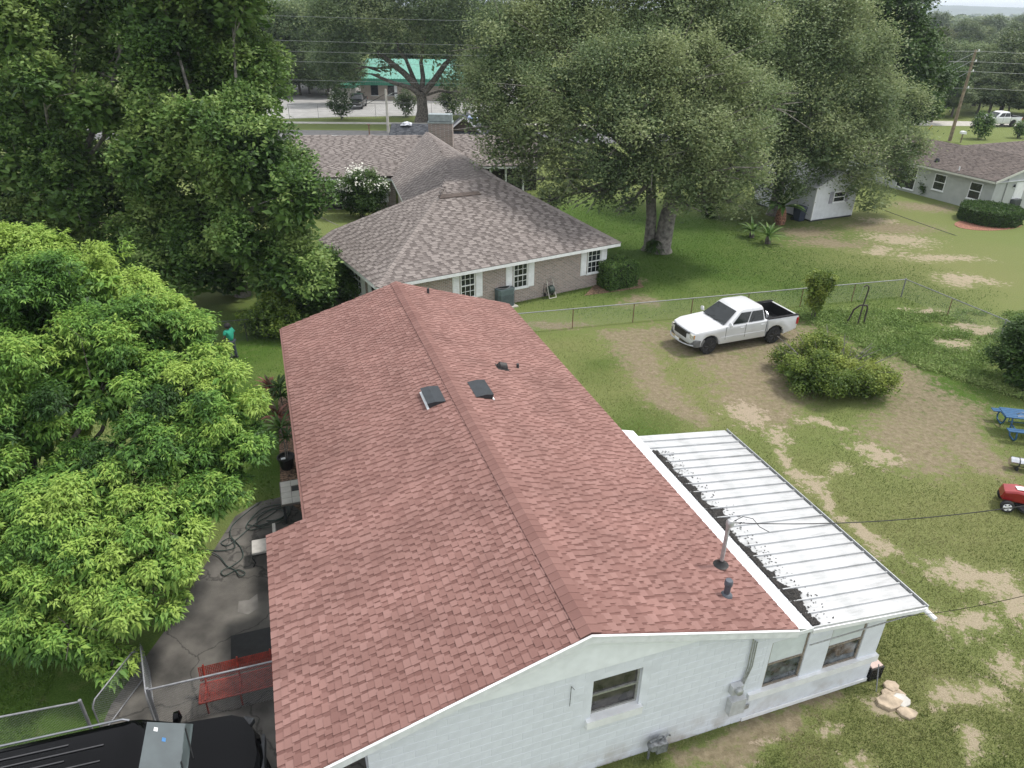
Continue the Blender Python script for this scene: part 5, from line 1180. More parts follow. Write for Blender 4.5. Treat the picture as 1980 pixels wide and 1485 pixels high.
g_.add([a, a + np.array([-1.5, 0, -1.25]), a + np.array([-1.5, 4, -1.25]), a + np.array([0, 4, 0]), a + np.array([1.5, 0, -1.25]), a + np.array([1.5, 4, -1.25])], [(0, 1, 2, 3), (0, 3, 5, 4)]); g_.build('gable_roof', M_char, dh)
g_ = MB()
for sg in (-1, 1): g_.add([a + np.array([0, -.03, .05]), a + np.array([sg * 1.55, -.03, -1.24]), a + np.array([sg * 1.55, -.03, -1.40]), a + np.array([0, -.03, -.13]), a + np.array([0, .04, .05]), a + np.array([sg * 1.55, .04, -1.24]), a + np.array([sg * 1.55, .04, -1.40]), a + np.array([0, .04, -.13])], [(0, 1, 2, 3), (7, 6, 5, 4), (0, 4, 5, 1), (3, 2, 6, 7)])
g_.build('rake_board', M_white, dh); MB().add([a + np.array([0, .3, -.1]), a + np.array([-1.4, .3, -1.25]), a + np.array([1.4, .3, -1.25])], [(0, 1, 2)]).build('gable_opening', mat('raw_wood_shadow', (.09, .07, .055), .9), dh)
def bag(name, label, c, s, seed, m):
    b = MB(); r = random.Random(seed); n = 10; vs = []
    for i in range(6):
        ph = i / 5 * math.pi / 1.9
        for k in range(n): t = 2 * math.pi * k / n; rr = math.cos(ph * .92) * r.uniform(.75, 1.15); vs.append((c[0] + s[0] * rr * math.cos(t), c[1] + s[1] * rr * math.sin(t), c[2] + s[2] * math.sin(ph) * r.uniform(.85, 1.1)))
    b.add(vs, [(i * n + k, i * n + (k + 1) % n, (i + 1) * n + (k + 1) % n, (i + 1) * n + k) for i in range(5) for k in range(n)] + [tuple(range(5 * n, 6 * n))]); return tag(b.build(name, m), label, 'bundle')
M_plas = mat('white_plastic_wrap', (.66, .68, .74), .35, .2, 4)
p = GD(786, 241, 67.6); bag('wrapped_bundle', 'crumpled white plastic bundle on the charcoal roof ridge', (p[0], p[1], p[2] - .05), (.55, .35, .3), 1, M_plas)
p = GD(913, 229, 67.9); bag('wrapped_bundle', 'blue and white plastic heap beside the open gable', (p[0], p[1], p[2] - .1), (.6, .4, .35), 2, mat('blue_white_plastic', (.62, .66, .74), .35, .1, 3, col2=(.10, .20, .45)))
# ---- green-roofed building beyond the road
gb = G(700, 194); D0 = gb[1]
X = lambda px: GD(px, 190, D0)[0]
grn = thing('green_roofed_building', 'low beige building with bright green metal mansard roof', 'building', (X(690), D0, 0))
zf0, zf1 = z_for((X(760), D0), 165), z_for((X(760), D0), 152); lx = lambda px: X(px) - X(690)
w = MB(); w.bb((lx(697), 0.6, 0), (lx(960), 14, zf0)); w.build('wall', mat('beige_wall', (.40, .345, .30), .9, .06, 2), grn)
M_grn = mat('green_metal', (.045, .23, .155), .4, .12, 3); M_grn2 = mat('pale_green_metal', (.13, .36, .28), .35, .12, 3)
zr2 = z_for((X(780), D0 + 7), 114)
b = MB(); b.bb((lx(676), -.3, zf0), (lx(960), -.1, zf1)); 
for i in range(60): xx = lx(676) + (lx(960) - lx(676)) * i / 60; b.bb((xx, -.36, zf0), (xx + .07, -.301, zf1))
b.build('fascia', M_grn, grn)
b = MB(); b.slab([(lx(676), -.3, zf1), (lx(960), -.3, zf1), (lx(960), 7, zr2), (lx(700), 7, zr2)], (0, -.5, .86), .08); b.slab([(lx(676), 14.3, zf1), (lx(700), 7, zr2), (lx(960), 7, zr2), (lx(960), 14.3, zf1)], (0, .5, .86), .08); b.slab([(lx(676), -.3, zf1), (lx(700), 7, zr2), (lx(676), 14.3, zf1)], (-.9, 0, .3), .05); gro2 = b.build('roof', M_grn2, grn)
sl = (zr2 - zf1) / 7.3
for i in range(46):
    xx = lx(704) + (lx(960) - lx(704)) * i / 46; MB().add([(xx, -.3, zf1), (xx + .09, -.3, zf1), (xx + .09, 6.9, zf1 + sl * 7.2), (xx, 6.9, zf1 + sl * 7.2), (xx, -.3, zf1 + .09), (xx + .09, -.3, zf1 + .09), (xx + .09, 6.9, zf1 + sl * 7.2 + .09), (xx, 6.9, zf1 + sl * 7.2 + .09)], [(4, 5, 6, 7), (0, 1, 5, 4), (1, 2, 6, 5), (3, 0, 4, 7)]).build('seam', M_grn2, gro2)
FGb = lambda x, d, z: (x, .6 - d, z)
for (a, c_) in ((717, 731), (750, 762)): house_window(grn, FGb, lx(a), lx(c_), .7, 3.2, 1, 1, False, M_dark)
for px in (674, 684, 695): MB().bb((lx(px) - .35, -4.2, 0), (lx(px) + .35, -3.6, zf0)).build('column', M_conc, grn)
MB().bb((lx(664), -5, zf0), (lx(700), .59, zf0 + .25)).build('porch_roof', M_grn, grn); MB().bb((lx(763), .3, 0), (lx(768), .59, zf0)).build('pilaster', M_trim, grn)
# ---- houses in the far distance
for i, (px, py, dep, m, lab) in enumerate(((1925, 75, 330, (.42, .24, .20), 'distant house with pinkish roof among the far trees'), (1965, 80, 320, (.34, .35, .37), 'distant house with grey roof beside the pinkish one'), (496, 62, 230, (.5, .42, .25), 'distant tan roof between the olive trees'))):
    p = GD(px, py, dep); t = thing('far_house', lab, 'house', (p[0], p[1], 0)); b = MB(); W_, Hh = 9, p[2] - 1.5
    b.bb((-W_, -5, 0), (W_, 5, max(3.0, Hh))); b.build('wall', M_trim, t); h0 = max(3.0, Hh)
    b = MB(); b.add([(-W_ - .6, -5.6, h0), (W_ + .6, -5.6, h0), (W_ + .6, 5.6, h0), (-W_ - .6, 5.6, h0), (-W_ * .45, 0, h0 + 3.2), (W_ * .45, 0, h0 + 3.2)], [(0, 1, 5, 4), (1, 2, 5), (2, 3, 4, 5), (3, 0, 4), (3, 2, 1, 0)]); b.build('roof', mat('far_roof_%d' % i, m, .8), t)
    for k in (-5, -1, 3, 6): MB().bb((k - .7, -5.06, h0 - 2.0), (k + .7, -5.01, h0 - .6)).build('window', M_glass, t)
# ================================================================== VEHICLES
def extr2(b, outline, ys):
    k = len(outline); ar = sum(outline[i][0] * outline[(i + 1) % k][1] - outline[(i + 1) % k][0] * outline[i][1] for i in range(k)); sg = 1 if ar > 0 else -1; vs = []
    for y, ins in ys:
        for i, (x, z) in enumerate(outline):
            a, c = outline[i - 1], outline[(i + 1) % k]; tx, tz = c[0] - a[0], c[1] - a[1]; l = math.hypot(tx, tz) or 1
            vs.append((x - tz / l * ins * sg, y, z + tx / l * ins * sg))
    m = len(ys); fs = [(i * k + j, i * k + (j + 1) % k, (i + 1) * k + (j + 1) % k, (i + 1) * k + j) for i in range(m - 1) for j in range(k)] + [tuple(range(k - 1, -1, -1)), tuple(range((m - 1) * k, m * k))]
    return b.add(vs, fs)
def arc(cx, cz, r, a0, a1, n=9): return [(cx + r * math.cos(R_(a0 + (a1 - a0) * i / (n - 1))), cz + r * math.sin(R_(a0 + (a1 - a0) * i / (n - 1)))) for i in range(n)]
M_tyre = mat('tyre_rubber', (.022, .022, .023), .85, .2, 20); M_rimb = mat('black_rim', (.018, .018, .02), .35, .1, 8); M_chrome = mat('chrome', (.62, .63, .65), .18, .1, 6, metal=1.0)
M_lamp = mat('headlamp_glass', (.55, .55, .48), .12, .2, 12, spec=.7); M_amber = mat('amber_lens', (.65, .30, .06), .2); M_tail = mat('red_lens', (.40, .02, .025), .2)
M_vglass = mat('vehicle_glass', (.016, .020, .021), .05, .15, 3, spec=.5)
def wheel(parent, x, y, r=.40, w=.26, rimm=None, spokes=7):
    sg = 1 if y > 0 else -1; t = MB().lathe([(r * .60, -w / 2), (r * .90, -w / 2), (r, -w * .36), (r, w * .36), (r * .90, w / 2), (r * .60, w / 2)], (x, y, r), 'Y', 28).build('wheel', M_tyre, parent, smooth=35)
    b = MB(); yo = y + sg * w * .40; b.lathe([(r * .64, -.02 * sg), (r * .64, .015 * sg), (r * .57, .02 * sg), (r * .57, -.02 * sg)], (x, yo, r), 'Y', 24); b.lathe([(.07, -.03), (.07, .03)], (x, yo, r), 'Y', 12)
    for i in range(spokes): a = 2 * math.pi * i / spokes; b.tube([(x + .05 * math.cos(a), yo + sg * .01, r + .05 * math.sin(a)), (x + r * .6 * math.cos(a), yo + sg * .012, r + r * .6 * math.sin(a))], [.03, .042], 5)
    b.build('rim', rimm or M_rimb, t, smooth=35); MB().lathe([(0, -.01), (r * .6, -.01), (r * .6, .01), (0, .01)], (x, y + sg * w * .2, r), 'Y', 20).build('brake_disc', M_black, t)
    return t
def quad_panel(b, c, th=.008, out=None, s0=0, s1=1, h0=0, h1=1):
    """c: belt-front, belt-rear, top-rear, top-front corners; panel of a bilinear face pushed out"""
    c = [np.array(p, float) for p in c]; P = lambda s, h: (c[0] * (1 - s) + c[1] * s) * (1 - h) + (c[3] * (1 - s) + c[2] * s) * h
    p = [P(s0, h0), P(s1, h0), P(s1, h1), P(s0, h1)]; n = unit(np.cross(p[1] - p[0], p[3] - p[0])); n = n if n @ np.array(out) > 0 else -n
    return b.slab([q + n * th for q in p], n, th * .9)
def cabin(b, zb, zt, fb, rb, ft, rt, wb, wt, ch=.12):
    """greenhouse loft: belt ring up to a softly domed roof"""
    rings = []
    for (z, f, r, w, c) in ((zb - .08, fb, rb, wb, ch), (zt - .12, ft + (fb - ft) * .12, rt + (rb - rt) * .12, wt + (wb - wt) * .12, ch), (zt - .035, ft - .04, rt + .03, wt - .02, ch * 1.3), (zt, ft - .20, rt + .16, wt - .16, ch * 1.5)):
        rings.append([(f, w - c, z), (f - c * .8, w, z), (r + c * .8, w, z), (r, w - c, z), (r, -w + c, z), (r + c * .8, -w, z), (f - c * .8, -w, z), (f, -w + c, z)])
    b.add([p for q in rings for p in q], [(i * 8 + k, i * 8 + (k + 1) % 8, (i + 1) * 8 + (k + 1) % 8, (i + 1) * 8 + k) for i in range(3) for k in range(8)] + [tuple(range(24, 32))]); return b
def pickup(label, loc, rz, paint, name='pickup_truck', far=False):
    t = thing(name, label, 'pickup', loc, rz); fa, ra = 1.86, -1.66
    o = [(-1.12, .44), (1.34, .42)] + arc(fa, .42, .50, 180, 0) + [(2.52, .42), (2.72, .50), (2.80, .66), (2.80, .93), (2.70, 1.05), (2.25, 1.13), (1.6, 1.18), (1.05, 1.22), (.0, 1.24), (-1.12, 1.25)]
    b = MB(); extr2(b, o, [(-.985, .05), (-.955, 0), (-.5, 0), (.5, 0), (.955, 0), (.985, .05)])
    b.v = [(x - max(0, abs(y) - .55) * max(0, x - 2.2) * .55, y * (1 - .13 * max(0, (x - 2.1) / .7) ** 2), z + (.025 * (1 - (y / .98) ** 2) if x > 1.0 and z > 1.0 else 0)) for x, y, z in b.v]
    b.build('body', paint, t, smooth=32)
    b = MB(); cabin(b, 1.25, 1.88, 1.12, -1.12, .34, -.98, .95, .76); b.build('cab', paint, t, smooth=40)
    bs = [(-1.15, .46), (-1.15, 1.25), (-2.0, 1.255), (-2.86, 1.26), (-2.88, .95), (-2.84, .60), (-2.6, .52)] + arc(ra, .42, .50, 180, 0)
    for sg in (-1, 1):
        b = MB(); extr2(b, bs, [(sg * .86, 0), (sg * .955, 0), (sg * .985, .05)]); b.build('bed_side', paint, t, smooth=32)
        b = MB(); b.bb((-2.86, sg * .845, 1.262), (-1.16, sg * .99, 1.30)); b.build('bed_rail', mat('matt_black_cap', (.03, .03, .032), .9, .1, 6, spec=.1), t)
    b = MB(); b.bb((-2.88, -.855, .60), (-2.80, .855, 1.25)); b.build('tailgate', paint, t)
    b = MB(); b.bb((-2.79, -.853, .70), (-1.16, .853, .74)); b.bb((-1.20, -.853, .742), (-1.15, .853, 1.26)); b.bb((-2.79, -.853, .742), (-2.77, .853, 1.24)); b.bb((-2.76, -.853, .742), (-1.21, -.83, 1.25)); b.bb((-2.76, .83, .742), (-1.21, .853, 1.25))
    for sg in (-1, 1): b.bb((-2.1, sg * .62, .742), (-1.25, sg * .828, .98))
    b.build('bed_liner', M_black, t)
    if not far:
        b = MB(); b.tube([(-1.25, .70, .75), (-1.25, .70, 1.42), (-1.28, .55, 1.50)], .035, 8); b.tube([(-1.33, .70, .75), (-1.33, .70, 1.38), (-1.36, .55, 1.46)], .03, 8); b.build('bed_bar', M_chrome, t, smooth=50)
    ws = [(1.13, -.80, 1.27), (1.13, .80, 1.27), (.45, .66, 1.77), (.45, -.66, 1.77)]
    quad_panel(MB(), ws, .012, (1, 0, 1)).build('windshield', M_vglass, t); quad_panel(MB(), [(-1.125, -.78, 1.30), (-1.125, .78, 1.30), (-.995, .64, 1.74), (-.995, -.64, 1.74)], .012, (-1, 0, .3)).build('rear_window', M_vglass, t)
    for sg in (-1, 1):
        c = [(1.05, sg * .952, 1.25), (-1.08, sg * .952, 1.25), (-.96, sg * .79, 1.78), (.38, sg * .79, 1.78)]
        for (a, e, nm) in ((.12, .50, 'side_window'), (.54, .93, 'side_window')): quad_panel(MB(), c, .010, (0, sg, .2), a, e, .06, .90).build(nm, M_vglass, t)
        b = MB(); b.bb((.04, sg * .984, .60), (.06, sg * .989, 1.22)); b.bb((-1.10, sg * .984, .60), (-1.08, sg * .989, 1.22)); b.bb((1.08, sg * .984, .62), (1.10, sg * .989, 1.20)); b.build('door_gap', M_dark, t)
        b = MB(); b.bb((-1.05, sg * .984, .73), (1.3, sg * .996, .76)); b.build('side_moulding', paint, t)
        for x in (.15, -.95): MB().bb((x, sg * .986, 1.06), (x + .18, sg * 1.01, 1.10)).build('door_handle', paint, t)
        b = MB(); b.lathe([(.0, -.05), (.10, -.04), (.12, .02), (.0, .06)], (.98, sg * 1.10, 1.33), 'X', 12); b.tube([(.98, sg * .95, 1.28), (.98, sg * 1.06, 1.31)], .025, 6); b.build('mirror', paint, t, smooth=50)
        b = MB(); b.bb((2.60, sg * .50, .80), (2.735, sg * .84, .98)); b.build('headlight', M_lamp, t); MB().bb((2.52, sg * .841, .80), (2.66, sg * .87, .97)).build('turn_signal', M_amber, t)
        MB().bb((-2.893, sg * .862, .84), (-2.76, sg * .993, 1.16)).build('taillight', M_tail, t)
        for x in (fa, ra): wheel(t, x, sg * .84)
    b = MB(); b.bb((2.74, -.46, .74), (2.815, .46, .98)); b.build('grille', M_black, t); b = MB(); b.bb((2.68, -.60, 1.00), (2.825, .60, 1.03)); b.build('hood_guard', M_black, t)
    b = MB(); extr2(b, [(2.45, .38), (2.88, .40), (2.95, .50), (2.95, .70), (2.88, .76), (2.45, .76)], [(-.96, .04), (-.9, 0), (.9, 0), (.96, .04)]); b.v = [(x - .34 * (abs(y) / .96) ** 3, y, z) for x, y, z in b.v]; b.build('bumper', mat('pewter_bumper', (.13, .132, .138), .5, .1, 6), t, smooth=30)
    b = MB(); b.bb((2.945, -.16, .52), (2.957, .16, .62)); b.build('licence_plate', M_trim, t); b = MB(); b.tube([(2.953 - .34 * (abs(y) / .96) ** 3, y, .505) for y in np.linspace(-.9, .9, 15)], .03, 6); b.build('bumper_strip', mat('satin_silver', (.42, .43, .45), .4), t)
    b = MB(); b.bb((-2.98, -.85, .48), (-2.885, .85, .62)); b.build('rear_bumper', M_chrome, t)
    b = MB()
    for yy in (-.55, .05): b.tube([(1.17, yy, 1.265), (1.02, yy + .55, 1.36)], .012, 4)
    b.build('wiper', M_black, t); MB().bb((-2.6, -.8, .38), (2.5, .8, .46)).build('chassis', M_black, t)
    return t
M_wpaint = mat('white_car_paint', (.64, .65, .67), .28, .03, 2, coat=.5)
fc, rc = G(1366, 683), G(1490, 662); fwd = unit(fc - rc); left = np.array([-fwd[1], fwd[0], 0]); mid = (fc + rc) / 2 - fwd * .10 - left * .84; TANG = math.atan2(fwd[1], fwd[0])
truck = pickup('white crew-cab pickup with black wheels parked on bare soil', (mid[0], mid[1], .0), TANG, M_wpaint)
ft = pickup('white pickup parked in the shade of far roadside trees', (*G(1925, 244)[:2], .03), R_(190), mat('white_paint_far', (.74, .75, .77), .35, .03, 2), far=True)
bt = pickup('black pickup parked before the beige building porch', (*G(693, 208)[:2], .04), R_(272), mat('black_paint_far', (.012, .013, .015), .2, .03, 2, coat=.5), far=True)
# ---- black SUV in the driveway
M_bpaint = mat('black_car_paint', (.002, .002, .0025), .07, .03, 2, spec=.14)
SUVA = R_(16.5); nose = np.array([-4.62, 8.56, 0]); sf_ = np.array([math.cos(SUVA), math.sin(SUVA), 0]); sc_ = nose - sf_ * 2.62
suv = thing('suv', 'glossy black full-size suv parked in the driveway', 'suv', (sc_[0], sc_[1], .03), SUVA)
fa, ra = 1.62, -1.42; o = [(-2.60, .62), (-2.5, .46), (ra - .53, .42)] + arc(ra, .42, .50, 180, 0) + [(fa - .53, .42)] + arc(fa, .42, .50, 180, 0) + [(2.36, .44), (2.56, .52), (2.62, .70), (2.60, .98), (2.50, 1.10), (2.1, 1.17), (1.6, 1.21), (1.15, 1.25), (0, 1.27), (-2.55, 1.28), (-2.63, .95)]
b = MB(); extr2(b, o, [(-1.0, .06), (-.96, 0), (-.55, 0), (0, 0), (.55, 0), (.96, 0), (1.0, .06)])
b.v = [(x - .36 * (abs(y) / 1.0) ** 2.6 * max(0, (x - 1.9) / .7), y * (1 - .10 * max(0, (x - 2.0) / .62) ** 2), z + (.035 * (1 - (y / 1.0) ** 2) if x > 1.0 and z > 1.0 else 0)) for x, y, z in b.v]; b.build('body', M_bpaint, suv, smooth=32)
b = MB(); cabin(b, 1.28, 1.90, 1.30, -2.58, .55, -2.38, .97, .78, .14); b.build('cabin', M_bpaint, suv, smooth=40)
quad_panel(MB(), [(1.32, -.86, 1.27), (1.32, .86, 1.27), (.63, .70, 1.79), (.63, -.70, 1.79)], .014, (1, 0, 1)).build('windshield', mat('sky_sheen_windshield', (.055, .072, .074), .02, .1, 3, spec=1.0, coat=.5), suv)  # glass base lightened, the sky's reflection painted into its colour
quad_panel(MB(), [(-2.59, -.8, 1.33), (-2.59, .8, 1.33), (-2.40, .66, 1.76), (-2.40, -.66, 1.76)], .014, (-1, 0, .3)).build('rear_window', M_vglass, suv)
for sg in (-1, 1):
    c = [(1.2, sg * .972, 1.28), (-2.5, sg * .972, 1.28), (-2.34, sg * .81, 1.80), (.58, sg * .81, 1.80)]
    for a, e in ((.12, .36), (.39, .63), (.66, .94)): quad_panel(MB(), c, .010, (0, sg, .2), a, e, .06, .90).build('side_window', M_vglass, suv)
    b = MB(); b.tube([(.35, sg * .74, 1.90), (.25, sg * .75, 1.95), (-2.1, sg * .75, 1.95), (-2.2, sg * .74, 1.89)], .022, 6); b.build('roof_rail', mat('satin_rail', (.30, .31, .33), .3, .05, 6, metal=.8), suv)
    b = MB(); b.lathe([(0, -.09), (.13, -.06), (.14, .03), (.0, .09)], (1.02, sg * 1.08, 1.28), 'X', 12); b.tube([(1.0, sg * .92, 1.26), (1.02, sg * 1.04, 1.28)], .05, 6); b.build('mirror', M_bpaint, suv, smooth=50)
    b = MB(); b.box((2.26, sg * .77, 1.01), (.20, .30, .12), sg * -.55); b.build('headlight', mat('clear_lens', (.05, .052, .055), .15, .3, 9, spec=.3), suv)
    for x in (fa, ra): wheel(suv, x, sg * .86, .41, .27, M_chrome)
for i in range(7):
    y = -.48 + .16 * i; b = MB(); b.bb((-2.0, y - .012, 1.905), (.0 if i % 2 else -.6, y + .012, 1.917)); b.build('roof_rib', mat('rib_grey', (.045, .045, .048), .35, .05, 5), suv)
b = MB(); b.box((2.585, 0, .86), (.06, 1.0, .24)); b.build('grille', M_dark, suv)
b = MB(); extr2(b, [(2.35, .40), (2.66, .44), (2.70, .58), (2.62, .70), (2.35, .70)], [(-.98, .04), (-.9, 0), (0, 0), (.9, 0), (.98, .04)]); b.v = [(x - .42 * (abs(y) / .98) ** 2.6, y, z) for x, y, z in b.v]; b.build('bumper', M_bpaint, suv, smooth=30)
b = MB(); 
for yy in (-.6, .1): b.tube([(1.40, yy, 1.275), (1.22, yy + .62, 1.38)], .012, 4)
b.build('wiper', M_black, suv)
for (x, y, nm, m_) in ((.78, .58, 'windshield_sticker', M_white), (.92, .40, 'windshield_sticker', mat('blue_sticker', (.06, .22, .5), .5))):
    h = (1.32 - x) / .69; MB().box((x, y, 1.27 + .52 * h + .018), (.07, .08, .004), 0, 0, .645).build(nm, m_, suv)
MB().bb((-2.4, -.85, .36), (2.3, .85, .46)).build('chassis', M_black, suv)
# ================================================================== FENCES
M_wire = mat('galvanised_wire', (.34, .35, .36), .5, .1, 20, metal=.5); M_rail = mat('galvanised_rail', (.24, .245, .26), .5, .1, 10, metal=.3); M_rust = mat('rusty_post', (.20, .105, .07), .8, .3, 12)
def wire_mesh(a, b_, h, pitch, r, z0=.04):
    L = np.linalg.norm(b_ - a); d = (b_ - a) / L; m = MB(); k = -h
    nn = np.array([-d[1], d[0], 0]) * .004
    while k < L:
        for sg in (1, -1):
            s0, s1 = (k, k + h) if sg > 0 else (k + h, k); za, zb = z0, h
            lo, hi = max(min(s0, s1), 0), min(max(s0, s1), L)
            if hi - lo > .02:
                f = lambda s: z0 + (h - z0) * ((s - s0) / (s1 - s0))
                m.tube([a + d * lo + up_ * f(lo) + nn * sg, a + d * hi + up_ * f(hi) + nn * sg], r, 3, False)
        k += pitch
    return m
def fence(name, label, pts, h, pitch, wr, spacing, top_r=.024, posts=None, rusty=False, cat='fence', group=None, dark=False):
    pts = [np.array([p[0], p[1], 0.0]) for p in pts]; t = thing(name, label, cat, pts[0], 0, group)
    for a, b_ in zip(pts, pts[1:]):
        L = np.linalg.norm(b_ - a); d = (b_ - a) / L; n = max(1, round(L / spacing))
        MB().tube([a + up_ * h, b_ + up_ * h], top_r, 8).build('top_rail', M_dark if dark else M_rail, t, world=True, smooth=50)
        for i in range(n + (1 if b_ is pts[-1] else 0)):
            p = a + d * L * i / n; end = i == 0
            MB().tube([p - up_ * .1, p + up_ * (h + (.05 if end else -.03))], .034 if end else .022, 8).build('post', M_dark if dark else (M_rust if (rusty and not end) else M_rail), t, world=True, smooth=50)
        wire_mesh(a, b_, h, pitch, wr).build('wire_mesh', M_dark if dark else M_wire, t, world=True, kind='stuff')
    return t
fence('chain_link_fence', 'long low chain-link fence between the pickup and the green lawn', [G(985, 646), G(1742, 574), G(1932, 657), G(2080, 730)], 1.0, .075, .0013, 3.0, rusty=True)
fA_, fB_ = G(285, 1334, 1.2), G(560, 1271, 1.2); fence('chain_link_fence', 'chain-link fence section in front of the red bench', [fA_, fB_], 1.2, .062, .0017, 2.1, .022)
fL0, fL1 = G(-160, 1417, 1.2), G(155, 1357, 1.2); fence('chain_link_fence', 'chain-link fence on the lawn side of the suv', [fL1, fL0], 1.2, .062, .0017, 2.4, .022)
def gate_leaf(a, ang, w, label):
    t = thing('gate', label, 'gate', (a[0], a[1], 0), ang)
    MB().tube([(.05, 0, .08), (.05, 0, .88), (.16, 0, 1.0), (w - .13, 0, 1.0), (w, 0, .88), (w, 0, .08), (.05, 0, .08)], .016, 8).build('frame', M_rail, t, smooth=50)
    wire_mesh(np.array([.05, 0, 0]), np.array([w, 0, 0]), 1.0, .062, .0017).build('wire_mesh', M_wire, t, kind='stuff'); return t
gate_leaf(fL1 + np.array([.1, .06, 0]), HANG + R_(62), 1.5, 'open chain-link gate leaf beside the lawn fence post'); gate_leaf(fA_ + np.array([-.08, .0, 0]), HANG + R_(100), 1.6, 'open chain-link gate leaf swung towards the driveway')
t = fence('parking_fence', 'thin chain-link fence along the parking lot verge', [G(560, 231), G(940, 226)], 1.9, .3, .004, 4.0, .03)
fence('dark_rail_fence', 'low dark fence crossing the shaded lawn behind the person', [G(395, 667), G(560, 652)], 1.05, .09, .0025, 2.4, .02, dark=True)
# ================================================================== POLES AND WIRES
M_wood = mat('weathered_pole', (.22, .175, .12), .9, .25, 3, .3, 20)
pb_ = G(1836, 273); ph = z_for(pb_, 96)
pole = thing('utility_pole', 'leaning weathered wooden utility pole behind the grey house', 'utility pole', pb_)
MB().tube([pb_ - up_ * .3, pb_ + up_ * ph], [.20, .13], 12).build('pole', M_wood, pole, world=True, smooth=50)
att = []
for py in (99, 119, 138, 170):
    z = z_for(pb_, py); q = pb_ + np.array([.25, -.2, z]); att.append(q)
    b = MB(); b.lathe([(.03, -.02), (.09, .0), (.06, .08), (.09, .12), (.05, .2), (0, .21)], q, n=10); b.tube([pb_ + up_ * (z - .05), q - up_ * .02], .03, 5); b.build('insulator', M_white, pole, world=True)
for (ty, gx, gy_) in ((101, 1836, 166), (121, 1842, 170), (142, 1848, 176)):
    pass
for i, z in enumerate((ph - .3, ph - 1.1, ph - 2.2)): MB().tube([pb_ + up_ * z, pb_ + np.array([-5.5 + i * .5, 2.0, z - 3.6])], .02, 4).build('guy_wire', M_galv, pole, world=True)
MB().tube([G(1796, 250), G(1802, 243, 1.0)], .06, 6).build('guy_guard', mat('yellow_guard', (.75, .5, .04), .5), pole, world=True)
M_cabl = mat('pale_cable', (.22, .24, .24), .5, .1, 8)
for i, (zl, q) in enumerate(zip((11.0, 9.9, 8.8, 6.6), att)):
    a = np.array([-95.0, 91.0, zl + .4]); wire('power_line', 'overhead power line crossing above the road', a, q, .8, .016, 30, M_cabl, 'power line', 'power lines above the road'); wire('power_line', 'overhead power line crossing above the road', q, q + np.array([70, 6, -.6]), .5, .016, 14, M_cabl, 'power line', 'power lines above the road')
wire('power_line', 'highest cable sagging across the tree tops by the road', (-95, 93, 14.6), (10, 91, 12.0), .7, .016, 24, M_cabl, 'power line')
for (px, py0, py1, dep, lab) in ((1757, 55, -12, 150, 'tall pale steel power pole with cross arms beyond the trees'), (1780, 82, 58, 120, 'pale pole top with insulators among the trees')):
    p = GD(px, py0, dep); q = np.array([p[0], p[1], 0]); z1 = z_for(q, py1); t = thing('power_pole', lab, 'utility pole', q); MB().tube([q - up_ * .3, q + up_ * z1], [.3, .2], 10).build('pole', M_galv, t, world=True, smooth=50)
    for k in range(3): b = MB(); b.tube([q + up_ * (z1 - 1.2 - k * 1.6), q + np.array([1.5 * (1 if k % 2 else -1), -.2, z1 - .9 - k * 1.6])], .07, 5); b.build('cross_arm', M_galv, t, world=True)
q = G(751, 256); zt = z_for(q, 172); t = thing('street_light', 'grey concrete street light pole before the green roofed building', 'street light', q); MB().tube([q - up_ * .2, q + up_ * zt], [.18, .12], 10).build('pole', M_conc, t, world=True, smooth=50)
MB().tube([q + up_ * (zt - .8), q + np.array([.9, -.2, zt - .4])], .05, 6).build('arm', M_galv, t, world=True); MB().box(q + np.array([1.1, -.2, zt - .42]), (.6, .25, .14)).build('lamp_head', M_dark, t, world=True)
wire('guy_cable', 'dark cable slanting from the street light pole to the ground', q + up_ * (zt - .5), G(672, 218), .1, .03, 8)
t = thing('bollard_post', 'short rusty post beside the road', 'post', G(715, 268)); q = G(715, 268); b = MB(); b.tube([q, q + up_ * 1.5], .07, 8); b.build('post', M_rust, t, world=True); MB().box(q + up_ * 1.52, (.35, .25, .08)).build('cap', M_rust, t, world=True)
# service drop to the main house
wire('service_drop', 'black service cable running from the roof mast over the metal roof', mast_top, GD(2080, 962, 11.6), .25, .011, 24)
wire('telephone_cable', 'thin black cable leaving the sunroom roof corner', HW(11.75, -.14, 2.10), GD(2080, 1126, 8.6), .12, .006, 20)
MB().tube([HW(*p) for p in ((8.3, 1.55, ztop), (8.75, 1.45, ztop + .12), (9.0, 1.4, ztop - .3), (8.6, 1.5, ztop - .6))] if False else [mast_top + BX * a + up_ * z - AX * c_ for a, z, c_ in ((0, .02, 0), (.25, .10, .0), (.5, .0, .02), (.7, -.25, .05), (.95, -.42, .1))], .009, 5).build('drip_loop', M_black, roof_o, world=False).matrix_parent_inverse = Matrix(INV[house.name])
wire('garden_cable', 'black cable hanging from the oak across the far yard', G(1648, 420) + up_ * 1.3, GD(2060, 522, 44.0), .15, .02, 16)
